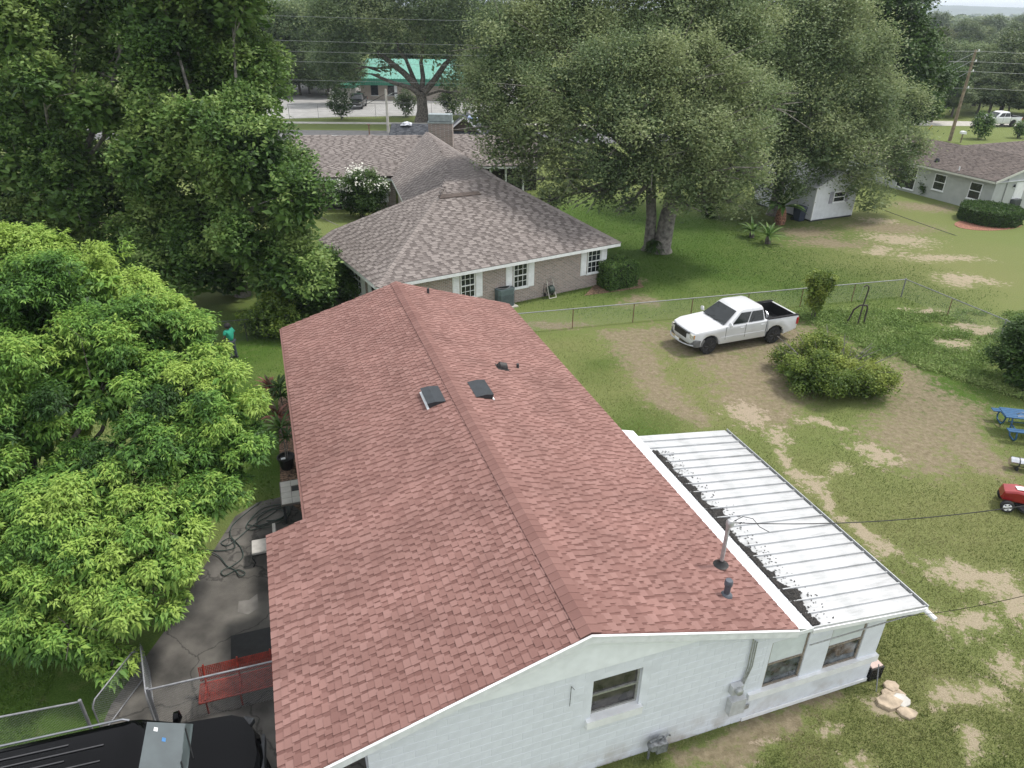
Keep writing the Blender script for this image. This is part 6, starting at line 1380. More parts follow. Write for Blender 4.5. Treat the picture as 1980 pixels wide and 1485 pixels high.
# ================================================================== YARD THINGS
# yellow-green shrub
c = np.array([13.1, 26.2, 0]); r = random.Random(3); lob = []
for i in range(24):
    a = r.uniform(0, 6.28); q = r.uniform(.25, 1) ** .6; z = r.uniform(.45, 1.5) * (1.15 - .55 * q); lob.append((c[0] + 1.75 * q * math.cos(a), c[1] + 1.7 * q * math.sin(a), z * .9, .66 + .28 * r.random(), .64, .48))
bs_ = bush('citrus_shrub', 'sprawling yellow-green shrub beside the dirt track', c, lob, dict(n=12500, k=4, leaf=.085, aspect=.5, spread=.11, fill=.2, gap=.40, tscale=1.0, tone_bias=.10), L_yel, 601, stems=0)
mb = MB(); 
for i in range(46):
    a = r.uniform(0, 6.28); q = r.uniform(.6, 2.4); e = c + np.array([q * math.cos(a), q * math.sin(a), r.uniform(.8, 2.0)]); s = c + np.array([math.cos(a) * .3, math.sin(a) * .3, -.02]); mb.tube([s, (s + e) / 2 + np.array([r.uniform(-.2, .2), r.uniform(-.2, .2), .2]), e], [.04, .025, .008], 5)
mb.build('branch', M_barkg, bs_, world=True)
c = G(1572, 615); bush('young_citrus_tree', 'small upright citrus tree behind the white pickup', c, [(c[0] + dx, c[1] + dy, z, rr, rr, rr * 1.1) for dx, dy, z, rr in ((0, 0, .95, .36), (.15, 0, 1.4, .42), (-.2, 0, 1.65, .42), (.3, .1, 1.85, .38), (-.1, .1, 1.95, .36), (.0, 0, .6, .22))], dict(n=2300, k=4, leaf=.10, aspect=.5, spread=.09, gap=.28, tscale=1.4, tone_bias=.15), L_yel, 603, 'tree', 3)
c = G(1985, 745); bush('rounded_shrub', 'dense dark rounded shrub by the fence end', c, [(c[0] + dx, c[1] + dy, z, 1.0, 1.0, .9) for dx, dy, z in ((0, 0, 1.0), (-.7, .1, 1.2), (.6, .2, 1.2), (0, .3, 2.0), (-.4, -.4, 1.7), (.5, -.4, .8), (-.5, -.3, .8))], dict(n=5200, k=5, leaf=.10, aspect=.5, spread=.11, fill=.2, gap=.2, tscale=1.4), L_grn, 605)
for i, (px, py, lab) in enumerate(((1893, 269, 'round green shrub on the lawn before the white pickup'), (1968, 267, 'low dark shrub on the far lawn'), (660, 231, 'crape myrtle with white blossoms at the parking lot verge'), (786, 226, 'small bare-stemmed shrub at the parking lot verge'), (872, 228, 'dark leafy shrub beside the chimney'), (1372, 420, 'little sapling on the lawn behind the oak'))):
    c = G(px, py); s = (1.3, .8, 1.5, 1.5, 1.7, .5)[i]
    bush('shrub', lab, c, [(c[0] + dx * s, c[1] + dy * s, z * s, .6 * s, .6 * s, .55 * s) for dx, dy, z in ((0, 0, .9), (-.5, 0, 1.2), (.5, .1, 1.2), (0, .1, 1.7), (.1, -.2, .6))], dict(n=700, k=4, leaf=.2 if s > 1 else .12, aspect=.5, spread=.16, gap=.25), (L_dark, L_dark, L_grn, L_oak, L_dark, L_grn)[i], 620 + i, 'shrub', 5)
c = G(660, 231); crown('blossom', [(c[0], c[1], 2.6, 1.2, 1.2, .6), (c[0] + .5, c[1], 2.0, 1, 1, .7)], 60, 4, .22, .8, [o for o in bpy.data.objects if o.get('label', '').startswith('crape myrtle with white')][0], mat('white_blossom', (.75, .75, .68)), 630, spread=.12, fill=0, gap=.3, origin=c)
# fronds: sago palms, small palm, potted and bed plants
def fronds(b, c, n, L, w, el0, el1, seed, droop=.5, seg=5, tone=None):
    r = random.Random(seed)
    for i in range(n):
        az = 2 * math.pi * i / n + r.uniform(-.2, .2); el = R_(r.uniform(el0, el1)); l = L * r.uniform(.8, 1.1); p = np.array(c, float); pts = [p]
        for k in range(seg):
            e = el - droop * (k / seg) ** 1.3; p = p + np.array([math.cos(az) * math.cos(e), math.sin(az) * math.cos(e), math.sin(e)]) * l / seg; pts.append(p)
        sd = np.array([-math.sin(az), math.cos(az), 0]); vs = []
        for k, q in enumerate(pts): ww = w * math.sin(math.pi * (.12 + .86 * k / seg)); vs += [q + sd * ww + up_ * ww * .35, q, q - sd * ww + up_ * ww * .35]
        b.tone(r.uniform(.2, .8) if tone is None else tone(r)); b.add(vs, [(3 * k, 3 * k + 1, 3 * k + 4, 3 * k + 3) for k in range(seg)] + [(3 * k + 1, 3 * k + 2, 3 * k + 5, 3 * k + 4) for k in range(seg)])
    return b
for i, (px, py, s) in enumerate(((1453, 459, 1.0), (1484, 471, 1.15))):
    c = G(px, py); t = thing('sago_palm', ('smaller' if i == 0 else 'larger') + ' dark sago palm of the pair on the lawn edge', 'palm', c)
    MB().lathe([(.16 * s, -.03), (.18 * s, .2 * s), (.12 * s, .42 * s)], n=10).build('trunk', M_bark, t, smooth=50); fronds(MB(), (0, 0, .40 * s), 22, 1.15 * s, .09, 10, 70, 640 + i, .9).build('fronds', L_dark, t)
c = G(1507, 433); t = thing('small_palm', 'small palm with shaggy reddish trunk beside the shed', 'palm', c); MB().lathe([(.35, -.03), (.42, .4), (.32, 1.0), (.16, 1.3)], n=10).build('trunk', mat('shaggy_trunk', (.26, .13, .085), .95, .4, 9, .8, 20), t, smooth=50); fronds(MB(), (0, 0, 1.25), 24, 1.9, .16, 5, 75, 650, 1.0).build('fronds', L_dark, t)
# bin beside the shed
c = G(1543, 427); t = thing('wheeled_bin', 'dark navy wheeled bin beside the shed', 'bin', c, SANG); M_navy = mat('navy_plastic', (.018, .026, .05), .5, .1, 5)
MB().add([(-.26, -.30, .05), (.26, -.30, .05), (.26, .28, .05), (-.26, .28, .05), (-.31, -.36, .98), (.31, -.36, .98), (.31, .36, .98), (-.31, .36, .98)], [(0, 1, 5, 4), (1, 2, 6, 5), (2, 3, 7, 6), (3, 0, 4, 7), (3, 2, 1, 0), (4, 5, 6, 7)]).build('body', M_navy, t)
MB().add([(-.33, -.40, .985), (.33, -.40, .985), (.33, .40, .985), (-.33, .40, .985), (-.28, -.33, 1.08), (.28, -.33, 1.08), (.28, .36, 1.10), (-.28, .36, 1.10)], [(0, 1, 5, 4), (1, 2, 6, 5), (2, 3, 7, 6), (3, 0, 4, 7), (4, 5, 6, 7), (3, 2, 1, 0)]).build('lid', M_navy, t)
for x in (-.3, .3): MB().lathe([(0, -.03), (.13, -.03), (.13, .03), (0, .03)], (x, .33, .13), 'X', 14).build('wheel', M_black, t)
MB().tube([(-.25, .42, 1.0), (.25, .42, 1.0)], .02, 6).build('handle', M_navy, t)
# steel hoist frame standing in the weeds
c = G(1657, 632); t = thing('hoist_frame', 'rusty dark steel pole frame with arched legs in the weeds', 'frame', c); M_oldst = mat('old_steel', (.06, .05, .045), .7, .3, 9); zt = z_for(c, 552)
MB().tube([(0, 0, -.1), (.02, 0, zt * .5), (.12, .05, zt - .25), (.10, .05, zt - .08), (-.02, .05, zt), (-.14, .05, zt - .10)], .035, 8).build('mast', M_oldst, t, smooth=60)
l1 = G(1636, 626) - c; l2 = G(1669, 629) - c; zh = z_for(c, 592)
MB().tube([(l1[0], l1[1], -.05), (l1[0] * .65, l1[1] * .6, zh * .75), (l1[0] * .25, l1[1] * .2, zh * 1.0), (.0, .0, zh * 1.05), (l2[0] * .7, l2[1] * .5, zh), (l2[0] * .98, l2[1], zh * .8), (l2[0], l2[1], -.05)], .042, 8).build('leg_arch', M_oldst, t, smooth=60)
MB().tube([(-.14, .05, zt - .10), (-.22, .06, zh * 1.3)], .006, 4).build('hanging_wire', M_wire, t)
# blue picnic table
c = G(1958, 842); M_blue = mat('blue_coated_steel', (.022, .095, .21), .45, .12, 8); PA = R_(-12); t = thing('picnic_table', 'blue coated steel picnic table at the edge of the weeds', 'picnic table', c + np.array([.55, .2, 0]), PA)
for i in range(6): MB().bb((-.95, -.38 + i * .128, .735), (.95, -.38 + i * .128 + .115, .765)).build('top_slat', M_blue, t)
for sg in (-1, 1):
    for i in range(2): MB().bb((-.95, sg * .75 - .13 + i * .135, .43), (.95, sg * .75 - .13 + i * .135 + .12, .46)).build('seat_slat', M_blue, t)
for x in (-.65, .65):
    for sg in (-1, 1): MB().tube([(x, sg * .18, .72), (x, sg * .30, .20), (x, sg * .42, .05), (x, sg * .78, .05), (x, sg * .88, .18), (x, sg * .80, .42), (x, sg * .30, .42)], .03, 8).build('leg', M_blue, t, smooth=60)
MB().tube([(-.65, 0, .7), (-.65, 0, .40), (.65, 0, .40), (.65, 0, .7)], .022, 6).build('brace', M_blue, t, smooth=60)
b = MB(); b.tube([(-.55, -.25, .775), (-.25, -.18, .775)], .015, 5); b.tube([(-.3, .1, .78), (.1, -.2, .80)], .012, 5); b.box((-.45, -.05, .775), (.16, .05, .02), .6); tag(b.build('hand_tools', M_chrome), 'steel hand tools lying on the blue picnic table', 'tools'); bpy.data.objects['hand_tools'].matrix_world = Matrix.Translation(Vector(tuple(c + np.array([.55, .2, 0])))) @ Matrix.Rotation(PA, 4, 'Z')
# steel drum lying on brackets
c = G(1972, 910); t = thing('steel_cylinder', 'shiny steel cylinder lying on the grass below the picnic table', 'cylinder', c + np.array([.25, 0, 0]), R_(-18)); MB().lathe([(.0, -.6), (.14, -.6), (.165, -.57), (.165, .57), (.14, .6), (0, .6)], (0, 0, .27), 'X', 20).build('drum', M_chrome, t, smooth=40)
for x in (-.35, .35): MB().bb((x - .03, -.15, 0), (x + .03, .15, .12)).build('cradle', M_dark, t); MB().lathe([(.168, -.02), (.168, .02)], (x, 0, .27), 'X', 20).build('band', M_dark, t)
# red lawn mower
c = G(1968, 990); M_redp = mat('red_paint', (.26, .012, .014), .3, .1, 5, coat=.4); t = thing('lawn_mower', 'red riding mower with black tyres on the grass', 'lawn mower', c + np.array([.55, 0, 0]), R_(155))
b = MB(); extr2(b, [(.15, .32), (1.0, .30), (1.08, .40), (1.02, .62), (.7, .70), (.2, .66)], [(-.26, .05), (-.22, 0), (.22, 0), (.26, .05)]); b.build('hood', M_redp, t, smooth=30)
b = MB(); extr2(b, [(-.75, .30), (.2, .28), (.2, .40), (-.2, .42), (-.75, .46)], [(-.40, .03), (-.37, 0), (.37, 0), (.40, .03)]); b.build('rear_body', M_redp, t, smooth=30)
b = MB(); b.box((-.42, 0, .58), (.42, .44, .12)); b.box((-.66, 0, .80), (.10, .44, .42), 0, 0, -.2); b.build('seat', M_black, t)
MB().tube([(.25, 0, .62), (.08, 0, .92)], .025, 6).build('steering_column', M_black, t); b = MB(); b.tube([(.05 + .10 * math.cos(a) * .6, .17 * math.sin(a), .93 + .1 * math.cos(a) * .5) for a in np.linspace(0, 6.283, 16)], .014, 5); b.build('steering_wheel', M_black, t)
MB().lathe([(.0, .12), (.52, .12), (.54, .20), (.45, .26), (0, .27)], (.1, 0, 0), n=20).build('mower_deck', M_dark, t, smooth=40)
for x, rr, yy, ww in ((.85, .19, .36, .14), (-.52, .25, .40, .22)):
    for sg in (-1, 1): wheel(t, x, sg * yy, rr, ww, M_white, 5)
b = MB(); b.box((.55, .0, .715), (.35, .2, .02), .2); b.build('decal', M_white, t)
# stepping stones and crate by the sunroom corner
M_stone = mat('tan_stone', (.42, .34, .25), .85, .2, 5, .3, 30); r = random.Random(12)
for i, (px, py, s, lab) in enumerate(((1727, 1345, .30, 'flat tan stone slab lying against the crate'), (1742, 1357, .24, 'pale round stone of the little heap'), (1717, 1360, .28, 'broken tan slab leaning on the round stone'), (1755, 1381, .22, 'tan stone lying apart in the grass'), (1722, 1330, .20, 'small tan stone nearest the crate corner'))):
    q = G(px, py); k = 7; o8 = [(s * r.uniform(.75, 1.15) * math.cos(6.283 * j / k), s * .75 * r.uniform(.75, 1.15) * math.sin(6.283 * j / k)) for j in range(k)]; h = .05 + .02 * i % .05
    b = MB(); b.add([(q[0] + x, q[1] + y, 0.0) for x, y in o8] + [(q[0] + x, q[1] + y, h) for x, y in o8] + [(q[0] + x * .9, q[1] + y * .9, h + .012) for x, y in o8], [tuple(range(k - 1, -1, -1))] + [(j, (j + 1) % k, (j + 1) % k + k, j + k) for j in range(k)] + [(j + k, (j + 1) % k + k, (j + 1) % k + 2 * k, j + 2 * k) for j in range(k)] + [tuple(range(2 * k, 3 * k))])
    tag(b.build('stone', M_stone if i != 1 else mat('pale_stone', (.52, .50, .46), .85, .1, 5)), lab, 'stone')
q = HW(11.72, .12, 0); t = thing('crate', 'black plastic milk crate against the sunroom corner', 'crate', q, HANG)
b = MB(); 
for z in (.01, .09, .17, .25, .33): 
    for (x0, y0, x1, y1) in ((-.16, -.17, .16, -.15), (-.16, .15, .16, .17), (-.18, -.17, -.16, .17), (.16, -.17, .18, .17)): b.bb((x0, y0, z), (x1, y1, z + .045))
for x in (-.155, -.05, .05, .155):
    for y in (-.155, .155): b.bb((x - .018, y - .008, 0), (x + .018, y + .008, .37))
for y in (-.155, -.05, .05, .155):
    for x in (-.165, .165): b.bb((x - .008, y - .018, 0), (x + .008, y + .018, .37))
b.build('side_lattice', M_black, t); MB().bb((-.16, -.15, .0), (.16, .15, .02)).build('floor', M_black, t)
tag(MB().bb((-.15, -.14, .376), (.15, .14, .41)).build('box_lid', mat('pinkish_card', (.55, .42, .38), .8, .1, 5)), 'pinkish board lying on top of the black crate', 'board'); bpy.data.objects['box_lid'].matrix_world = Matrix.Translation(Vector(tuple(q))) @ Matrix.Rotation(HANG, 4, 'Z')
tag(MB().tube([HW(11.52, -.32, .0), HW(11.60, -.10, .62)], .014, 6).build('stick', M_rail), 'grey stick leaning beside the crate', 'stick')
# ---- driveway side: mat, bench, table, chair, hose, plants
mm = [G(447, 1232), G(447, 1290), G(447, 1290) + BX * 1.5, G(447, 1232) + BX * 1.5]
tag(MB().slab([(p[0], p[1], .045) for p in mm], (0, 0, 1), .012).build('rubber_mat', M_black), 'black rubber mat lying flat on the driveway', 'mat')
M_redm2 = mat('red_mesh_metal', (.24, .030, .018), .5, .25, 12); bo = G(470, 1352); t = thing('red_bench', 'red perforated metal bench behind the chain-link fence', 'bench', bo + AX * .05, HANG)
b = MB()
for i in range(44): b.bb((-.8 + i * .037, -.25, .43), (-.8 + i * .037 + .011, .25, .438))
for i in range(14): b.bb((-.8, -.25 + i * .037, .439), (.82, -.25 + i * .037 + .011, .447))
b.build('seat', M_redm2, t)
b = MB(); b.tube([(-.82, -.26, .435), (.84, -.26, .435), (.84, .26, .435), (-.82, .26, .435), (-.82, -.26, .435)], .022, 6); b.build('seat_frame', M_redm2, t)
b = MB()
for i in range(44): b.box((-.8 + i * .037, .33, .66), (.016, .008, .36), 0, -.25)
for i in range(10): b.box((0, .29 + i * .009, .49 + i * .036), (1.62, .008, .016), 0, -.25)
b.build('backrest', M_redm2, t)
for x in (-.7, .0, .7): MB().tube([(x, -.22, .0), (x, -.2, .43), (x, .22, .43), (x, .40, .86)], .02, 6).build('leg', M_redm2, t); MB().tube([(x, .22, .43), (x, .25, .0)], .02, 6).build('leg', M_redm2, t)
tc_ = G(541, 932, .75); t = thing('tile_table', 'patio table topped with pale square tiles under the eave', 'table', (tc_[0], tc_[1], .03), HANG + R_(0)); M_tile = mat('pale_tile', (.48, .46, .42), .4, .06, 5, obj_rand=.05)
TLx, TLy = .92, 1.18
MB().bb((-.02, -TLy - .02, .66), (TLx, .02, .708)).build('table_frame', mat('table_brown', (.16, .14, .12), .6, .2, 9), t)
for i in range(3):
    for j in range(4):
        if (i, j) == (1, 1): continue
        MB().bb((.01 + i * .30, -.02 - (j + 1) * .287, .708), (.01 + i * .30 + .288, -.02 - j * .287 - .012, .722)).build('tile', M_tile, t)
for x in (.05, TLx - .08):
    for y in (-.06, -TLy + .06): MB().bb((x - .03, y - .03, 0), (x + .03, y + .03, .66)).build('leg', M_dark, t)
MB().bb((.33, -.58, .709), (.56, -.34, .716)).build('inset', M_black, t)
cc = G(487, 1045, .5); t = thing('patio_chair', 'patio chair with pale cushion and curved black legs', 'chair', (cc[0], cc[1], .03), HANG); M_cush = mat('pale_cushion', (.47, .45, .42), .9, .08, 6, .2, 30)
b = MB(); extr2(b, [(.0, .40), (.62, .40), (.64, .44), (.62, .50), (.0, .50), (-.02, .45)], [(-.58, .02), (-.55, 0), (-.05, 0), (-.02, .02)]); b.build('cushion', M_cush, t, smooth=30)
for (x, y) in ((.02, -.56), (.02, -.05), (.58, -.56), (.58, -.05)): MB().tube([(x, y, .39), (x - .04, y, .30), (x + .02, y, .14), (x - .05, y, .0)], .016, 6).build('leg', M_black, t, smooth=60)
MB().tube([(.0, -.57, .385), (.6, -.57, .385), (.6, -.03, .385), (0, -.03, .385), (0, -.57, .385)], .016, 6).build('seat_frame', M_black, t); MB().bb((.60, -.56, .50), (.68, -.04, .95)).build('backrest', M_cush, t)
def spline(pts, n=8):
    out = []; P = [pts[0]] + pts + [pts[-1]]
    for i in range(1, len(P) - 2):
        p0, p1, p2, p3 = map(np.array, (P[i - 1], P[i], P[i + 1], P[i + 2]))
        for k in range(n): t = k / n; out.append(.5 * ((2 * p1) + (-p0 + p2) * t + (2 * p0 - 5 * p1 + 4 * p2 - p3) * t * t + (-p0 + 3 * p1 - 3 * p2 + p3) * t ** 3))
    return out + [np.array(pts[-1], float)]
hp = [(505, 972), (470, 1000), (450, 1020), (447, 1040), (465, 1060), (470, 1080), (450, 1098), (430, 1108), (435, 1116), (460, 1105), (475, 1112), (465, 1118), (455, 1105), (440, 1098), (425, 1080), (405, 1070), (400, 1066), (430, 1068), (455, 1062), (447, 1045), (428, 1052), (440, 1058), (460, 1045), (490, 1020), (520, 1000), (545, 985), (560, 990), (545, 1005), (515, 1015), (495, 1020), (480, 1015), (500, 1000), (530, 985), (552, 982), (556, 996), (535, 1012), (510, 1020), (485, 1028), (478, 1018), (505, 990), (540, 978), (560, 985), (556, 1004), (520, 1024), (500, 1020), (500, 1005), (525, 990), (548, 992), (545, 1006), (515, 1010)]
hpts = [G(x, y) for x, y in hp]; hs = spline([(p[0], p[1], .05 + .012 * (i % 4)) for i, p in enumerate(hpts)], 6)
tag(MB().tube(hs, .014, 6).build('garden_hose', M_hose, smooth=60), 'dark green garden hose lying in loops on the driveway', 'hose')
pc = G(556, 905); t = thing('potted_plant', 'black nursery pot with a tall strap-leaved plant', 'potted plant', (pc[0], pc[1], .03)); MB().lathe([(.20, 0), (.27, .40), (.29, .40), (.29, .44), (.25, .44), (.22, .36), (0, .36)], n=20).build('pot', M_black, t, smooth=40)
b = MB(); b.tube([(0, 0, .3), (.02, .03, .9), (-.03, .05, 1.5)], .02, 6); b.tube([(.05, 0, .3), (.1, .08, 1.1)], .016, 6); b.build('stem', M_barkg, t); b = MB(); fronds(b, (-.03, .05, 1.5), 16, .75, .045, 5, 75, 660, 1.0); fronds(b, (.1, .08, 1.1), 14, .6, .04, 5, 70, 661, 1.0); b.build('leaves', L_grn, t); MB().box((-.06, -.08, .40), (.14, .1, .02), .4).build('plant_tag', M_white, t)
L_cord = mat('bronze_leaves', (0, 0, 0), .5, .1, 3, tone=[(.035, .05, .02), (.09, .065, .035), (.22, .075, .05), (.30, .12, .07)], trans=.15)
for i, (px, py, h, lm_, lab) in enumerate(((528, 790, .9, L_cord, 'bronze red ti plant in the bed by the house'), (548, 800, 1.1, L_grn, 'green strap-leaved plant behind the ti plant'), (540, 838, .7, L_cord, 'low bronze plant between the ti plant and the pot'))):
    c = G(px, py); t = thing('bed_plant', lab, 'plant', c); MB().tube([(0, 0, -.02), (.02, 0, h * .6), (0, .03, h)], .022, 6).build('stem', M_bark, t); b = MB(); fronds(b, (0, .03, h), 22, .62, .055, -5, 75, 670 + i, .9); fronds(b, (0.01, .0, h * .7), 14, .5, .05, -10, 45, 680 + i, .9); b.build('leaves', lm_, t)
# ---- mailbox, meter stub on the far lawn
c = G(1857, 276); t = thing('mailbox', 'white mailbox on a post behind the grey house', 'mailbox', c); MB().bb((-.05, -.05, 0), (.05, .05, 1.0)).build('post', M_wood, t); b = MB(); extr2(b, [(-.25, 1.0), (.25, 1.0), (.25, 1.2), (.15, 1.3), (-.15, 1.3), (-.25, 1.2)], [(-.3, 0), (.3, 0)]); b.build('box', M_white, t)
# ================================================================== PERSON
pp = G(452, 692); per = thing('person', 'person in green t-shirt and dark trousers standing on the shaded lawn', 'person', pp, R_(150))
def skin_mesh(name, verts, edges, radii, m, sub=2, root=0):
    me = bpy.data.meshes.new(name); me.from_pydata(verts, edges, []); o = bpy.data.objects.new(name, me); COL.objects.link(o); o.parent = per; me.materials.append(m)
    sk = o.modifiers.new('skin', 'SKIN'); sk.use_smooth_shade = True
    for i, r_ in enumerate(radii): me.skin_vertices[0].data[i].radius = r_ if isinstance(r_, tuple) else (r_, r_)
    me.skin_vertices[0].data[root].use_root = True
    sb = o.modifiers.new('sub', 'SUBSURF'); sb.levels = sub; sb.render_levels = sub; return o
M_skin = mat('dark_skin', (.10, .060, .040), .6, .1, 8); M_shirt = mat('green_shirt', (.020, .30, .20), .85, .12, 9); M_jean = mat('dark_denim', (.035, .045, .06), .9, .15, 12); M_hair = mat('black_hair', (.010, .009, .009), .8, .2, 30)
S_ = 1.60 / 1.75
P_ = lambda x, y, z: (x * S_, y * S_, z * S_)
# local +x is the facing direction; both hands held forward at the waist
V = [P_(0, 0, .95), P_(0, 0, 1.15), P_(.01, 0, 1.38), P_(.02, 0, 1.47), P_(.05, 0, 1.56), P_(.07, 0, 1.66), P_(.02, .18, 1.42), P_(.0, .26, 1.18), P_(.20, .22, 1.02), P_(.30, .17, .98), P_(.02, -.18, 1.42), P_(-.02, -.27, 1.18), P_(.18, -.24, 1.02), P_(.28, -.18, .98),
     P_(0, .10, .90), P_(.03, .11, .50), P_(0, .11, .09), P_(.14, .12, .04), P_(0, -.10, .90), P_(-.04, -.11, .50), P_(-.09, -.11, .09), P_(.05, -.12, .04)]
E_ = [(0, 1), (1, 2), (2, 3), (3, 4), (4, 5), (2, 6), (6, 7), (7, 8), (8, 9), (2, 10), (10, 11), (11, 12), (12, 13), (0, 14), (14, 15), (15, 16), (16, 17), (0, 18), (18, 19), (19, 20), (20, 21)]
Rr = [(.15, .10), (.14, .10), (.15, .10), (.055, .055), (.085, .075), (.09, .075), .055, .042, .034, .030, .055, .042, .034, .030, .085, .055, .038, .035, .085, .055, .038, .035]
body = skin_mesh('body', V, E_, Rr, M_skin)
fng = MB()
for (hx, hy, sg) in ((.30, .17, 1), (.28, -.18, -1)):
    for k in range(4): y = hy + (k - 1.5) * .018; L = (.06, .07, .068, .055)[k]; fng.tube([P_(hx + .01, y, .98), P_(hx + .03 + L * .5, y, .965), P_(hx + .02 + L, y, .93)], [.009, .0085, .007], 6)
    fng.tube([P_(hx - .01, hy - sg * .03, .98), P_(hx + .03, hy - sg * .055, .97), P_(hx + .06, hy - sg * .05, .955)], [.011, .010, .008], 6)
fng.build('fingers', M_skin, body, smooth=60)
fc_ = MB(); fc_.lathe([(.0, -.01), (.018, .0), (.0, .03)], P_(.155, 0, 1.61), 'X', 8)
for sg in (-1, 1): fc_.lathe([(.0, -.03), (.02, -.015), (.022, .015), (0, .03)], P_(.065, sg * .083, 1.615), 'Z', 8)
fc_.build('face', M_skin, body, smooth=60)
ey_ = MB(); [ey_.box(P_(.150, sg * .03, 1.635), (.008, .02, .010)) for sg in (-1, 1)]; ey_.box(P_(.150, 0, 1.565), (.006, .04, .010)); ey_.build('eyes', M_black, body)
skin_mesh('shirt', [P_(0, 0, .88), P_(0, 0, 1.12), P_(.01, 0, 1.36), P_(.02, 0, 1.45), P_(.02, .19, 1.42), P_(.0, .25, 1.24), P_(.02, -.19, 1.42), P_(-.02, -.26, 1.24)], [(0, 1), (1, 2), (2, 3), (2, 4), (4, 5), (2, 6), (6, 7)], [(.185, .135), (.175, .13), (.175, .13), (.075, .075), .085, .075, .085, .075], M_shirt)
skin_mesh('trousers', [P_(0, 0, .96), P_(0, .10, .86), P_(.03, .11, .50), P_(0, .11, .10), P_(0, -.10, .86), P_(-.04, -.11, .50), P_(-.09, -.11, .10)], [(0, 1), (1, 2), (2, 3), (0, 4), (4, 5), (5, 6)], [(.165, .12), .105, .078, .065, .105, .078, .065], M_jean)
hr = MB(); rh = random.Random(2); vs = []; n = 14
for i in range(8):
    ph_ = -0.5 + i / 7 * 2.0
    for k in range(n): a = 2 * math.pi * k / n; rr_ = .135 * math.cos(min(ph_, 1.55)) * rh.uniform(.9, 1.12); xx = math.cos(a) * rr_; xx = min(xx, .085) if ph_ < .45 else xx; vs.append((.03 * S_ + xx, math.sin(a) * rr_, 1.655 * S_ + .135 * math.sin(ph_) * rh.uniform(.92, 1.08)))
hr.add(vs, [(i * n + k, i * n + (k + 1) % n, (i + 1) * n + (k + 1) % n, (i + 1) * n + k) for i in range(7) for k in range(n)] + [tuple(range(7 * n, 8 * n))]); hr.build('hair', M_hair, per, smooth=60)
for (x, y) in ((.05, .115), (-.04, -.115)): b = MB(); extr2(b, [(-.10, 0), (.17, 0), (.18, .03), (.10, .07), (-.02, .10), (-.10, .09)], [(y - .045, .01), (y - .03, 0), (y + .03, 0), (y + .045, .01)]); b.v = [(px_ + x, py_, pz_) for px_, py_, pz_ in b.v]; b.build('shoe', M_dark, per, smooth=40)
# ================================================================== GRASS
def in_house(x, y):
    u = x * BX[0] + y * BX[1]; v = x * AX[0] + y * AX[1] - V0
    return ((u > -1.15) & (u < 8.5) & (v > -.02) & (v < 18.2)) | ((u > 8.2) & (u < 11.55) & (v > -.02) & (v < 7.6)) | ((u < .4) & (v < 9.2) & (u > -6.2))
def grass(name, n, gen, hmin, hmax, wid, lm, seed, label, keepf):
    r = np.random.default_rng(seed); X_, Y_ = gen(r, n); s = soil_at(X_, Y_); k = ~in_house(X_, Y_) & keepf(X_, Y_, s, r); X_, Y_ = X_[k], Y_[k]; m = len(X_)
    az = r.random(m) * 6.283; h = hmin + (hmax - hmin) * r.random(m); ln = r.normal(size=(m, 2)) * .7
    w_ = wid * (.6 + .8 * r.random(m)); c_, s_ = np.cos(az) * w_, np.sin(az) * w_; z = np.zeros(m)
    V_ = np.stack([np.stack([X_ - c_, Y_ - s_, z - .01], 1), np.stack([X_ + c_, Y_ + s_, z - .01], 1), np.stack([X_ + ln[:, 0] * h, Y_ + ln[:, 1] * h, h], 1)], 1).reshape(-1, 3)
    tn = np.clip(fbm(X_ * .8, Y_ * .8, seed, 3) * 1.4 - .2 + r.normal(size=m) * .15, 0, 1); o = fast_mesh(name, V_, 3, lm, None, tn); tag(o, label, 'grass', kind='stuff'); return o
L_gr = mat('grass_blades', (0, 0, 0), .8, .12, 2, tone=[(.095, .128, .034), (.150, .185, .055), (.215, .235, .085), (.31, .29, .15)], trans=.2, spec=.2)
L_gr2 = mat('lush_shade_blades', (0, 0, 0), .8, .12, 2, tone=[(.032, .070, .011), (.055, .112, .018), (.085, .155, .028), (.13, .20, .045)], trans=.2, spec=.2)  # deep green blades, tree shade included in their tones
L_weed = mat('weed_leaves', (0, 0, 0), .7, .12, 2, tone=[(.085, .145, .036), (.140, .220, .055), (.200, .285, .080), (.28, .34, .13)], trans=.25, spec=.3)
def tri_area(px0, px1, py0, py1):
    def g_(r, n):
        q = r.random((n, 2)); px = px0 + (px1 - px0) * q[:, 0]; py = py0 + (py1 - py0) * q[:, 1]
        P = np.stack([CF + (a - 990) / FPX * CR + (742.5 - b_) / FPX * CU for a, b_ in zip(px, py)]) if False else CF[None] + ((px - 990) / FPX)[:, None] * CR + ((742.5 - py) / FPX)[:, None] * CU
        t_ = -CAM_H / P[:, 2]; return P[:, 0] * t_, P[:, 1] * t_
    return g_
grass('yard_grass', 240000, tri_area(1000, 2060, 640, 1500), .02, .07, .010, L_gr, 701, 'short olive grass of the back yard', lambda x, y, s, r: (s < .15 + .6 * r.random(len(x))) & (r.random(len(x)) < np.clip((33.5 - y) / 4, 0, 1)))
grass('lawn_grass', 115000, tri_area(1000, 2060, 400, 640), .03, .08, .016, L_gr2, 702, 'mown green lawn grass around the oak', lambda x, y, s, r: (s < .3) & (mask(LUSH_SHADE, x, y, 1.2, 80) > r.random(len(x))))
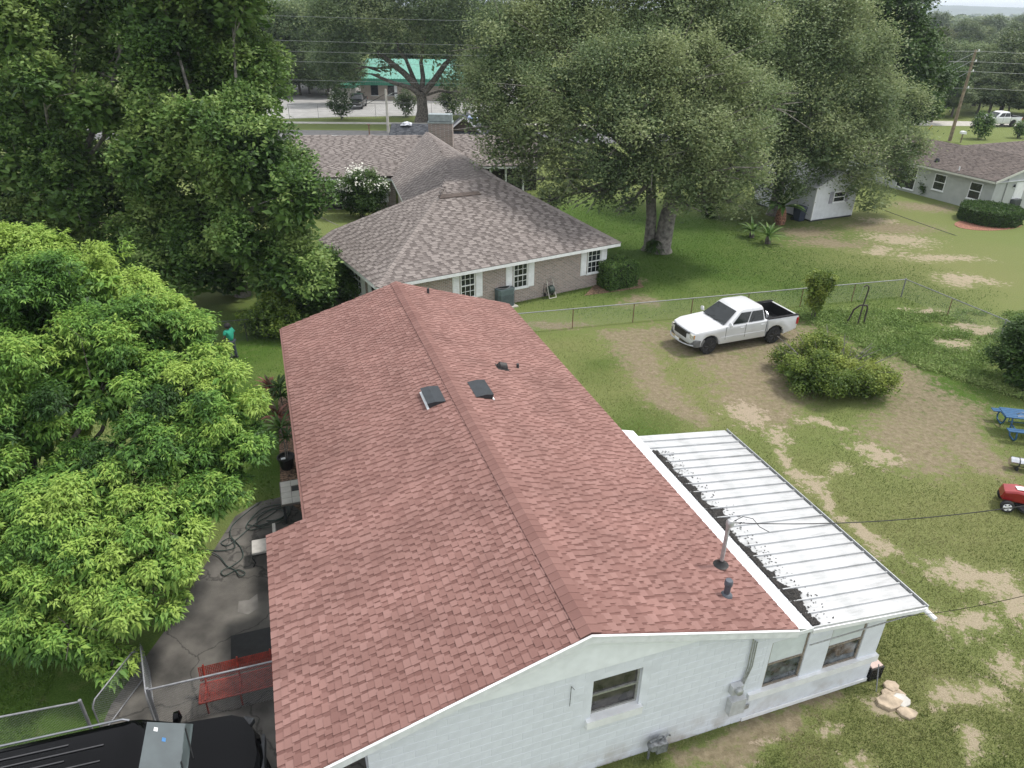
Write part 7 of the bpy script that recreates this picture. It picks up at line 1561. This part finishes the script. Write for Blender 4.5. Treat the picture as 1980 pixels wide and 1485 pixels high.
grass('shade_grass', 50000, tri_area(-60, 560, 600, 1500), .03, .10, .012, L_gr2, 703, 'shaded lawn grass beside the driveway', lambda x, y, s, r: ~((y < 17.4) & (x > -9.6 + (y - 9.5) * .05)))
# low weeds
r = np.random.default_rng(9); X_, Y_ = tri_area(1540, 2060, 585, 830)(r, 30000); c0_, c1_ = G(1590, 620), G(1990, 830); dn = (Y_ - (31.0 - (X_ - 14.5) * 1.05))
k = (dn > 0) & (soil_at(X_, Y_) < .55) & (fbm(X_ * .9, Y_ * .9, 33, 3) > .38) & (Y_ < 34.2); X_, Y_ = X_[k], Y_[k]; m = len(X_); KK = 5
P = np.repeat(np.stack([X_, Y_, np.zeros(m)], 1), KK, 0); P[:, :2] += r.normal(size=(m * KK, 2)) * .10; P[:, 2] = r.random(m * KK) * .16
a = unit(r.normal(size=(m * KK, 3)) + np.array([0, 0, .5])); u_ = unit(r.normal(size=(m * KK, 3)) * .5 + np.array([0, 0, 1.0])); bb_ = unit(np.cross(a, u_)); Ls = .08 * (.5 + r.random((m * KK, 1)))
fast_mesh('weeds', np.stack([P, P + a * Ls * .5 + bb_ * Ls * .28, P + a * Ls, P + a * Ls * .5 - bb_ * Ls * .28], 1).reshape(-1, 3), 4, L_weed, None, np.clip(fbm(P[:, 0], P[:, 1], 5, 3) + r.normal(size=m * KK) * .15, 0, 1)); tag(bpy.data.objects['weeds'], 'leafy green weeds inside the fence corner', 'weeds', kind='stuff')
# tufts along the gable wall
# ================================================================== HAZE
hz = MB().bb((-7200, -60, -1.5), (7400, 7200, 62)); hzo = hz.build('haze', bpy.data.materials.new('haze_air')); hm = hzo.data.materials[0]; hm.use_nodes = True; N = hm.node_tree.nodes; N.clear()
ov = N.new('ShaderNodeOutputMaterial'); pv = N.new('ShaderNodeVolumePrincipled'); pv.inputs['Color'].default_value = (.80, .90, 1.0, 1); pv.inputs['Density'].default_value = .00024; pv.inputs['Anisotropy'].default_value = .2
hm.node_tree.links.new(pv.outputs[0], ov.inputs['Volume']); tag(hzo, 'thin pale haze in the distance', 'haze', kind='stuff')
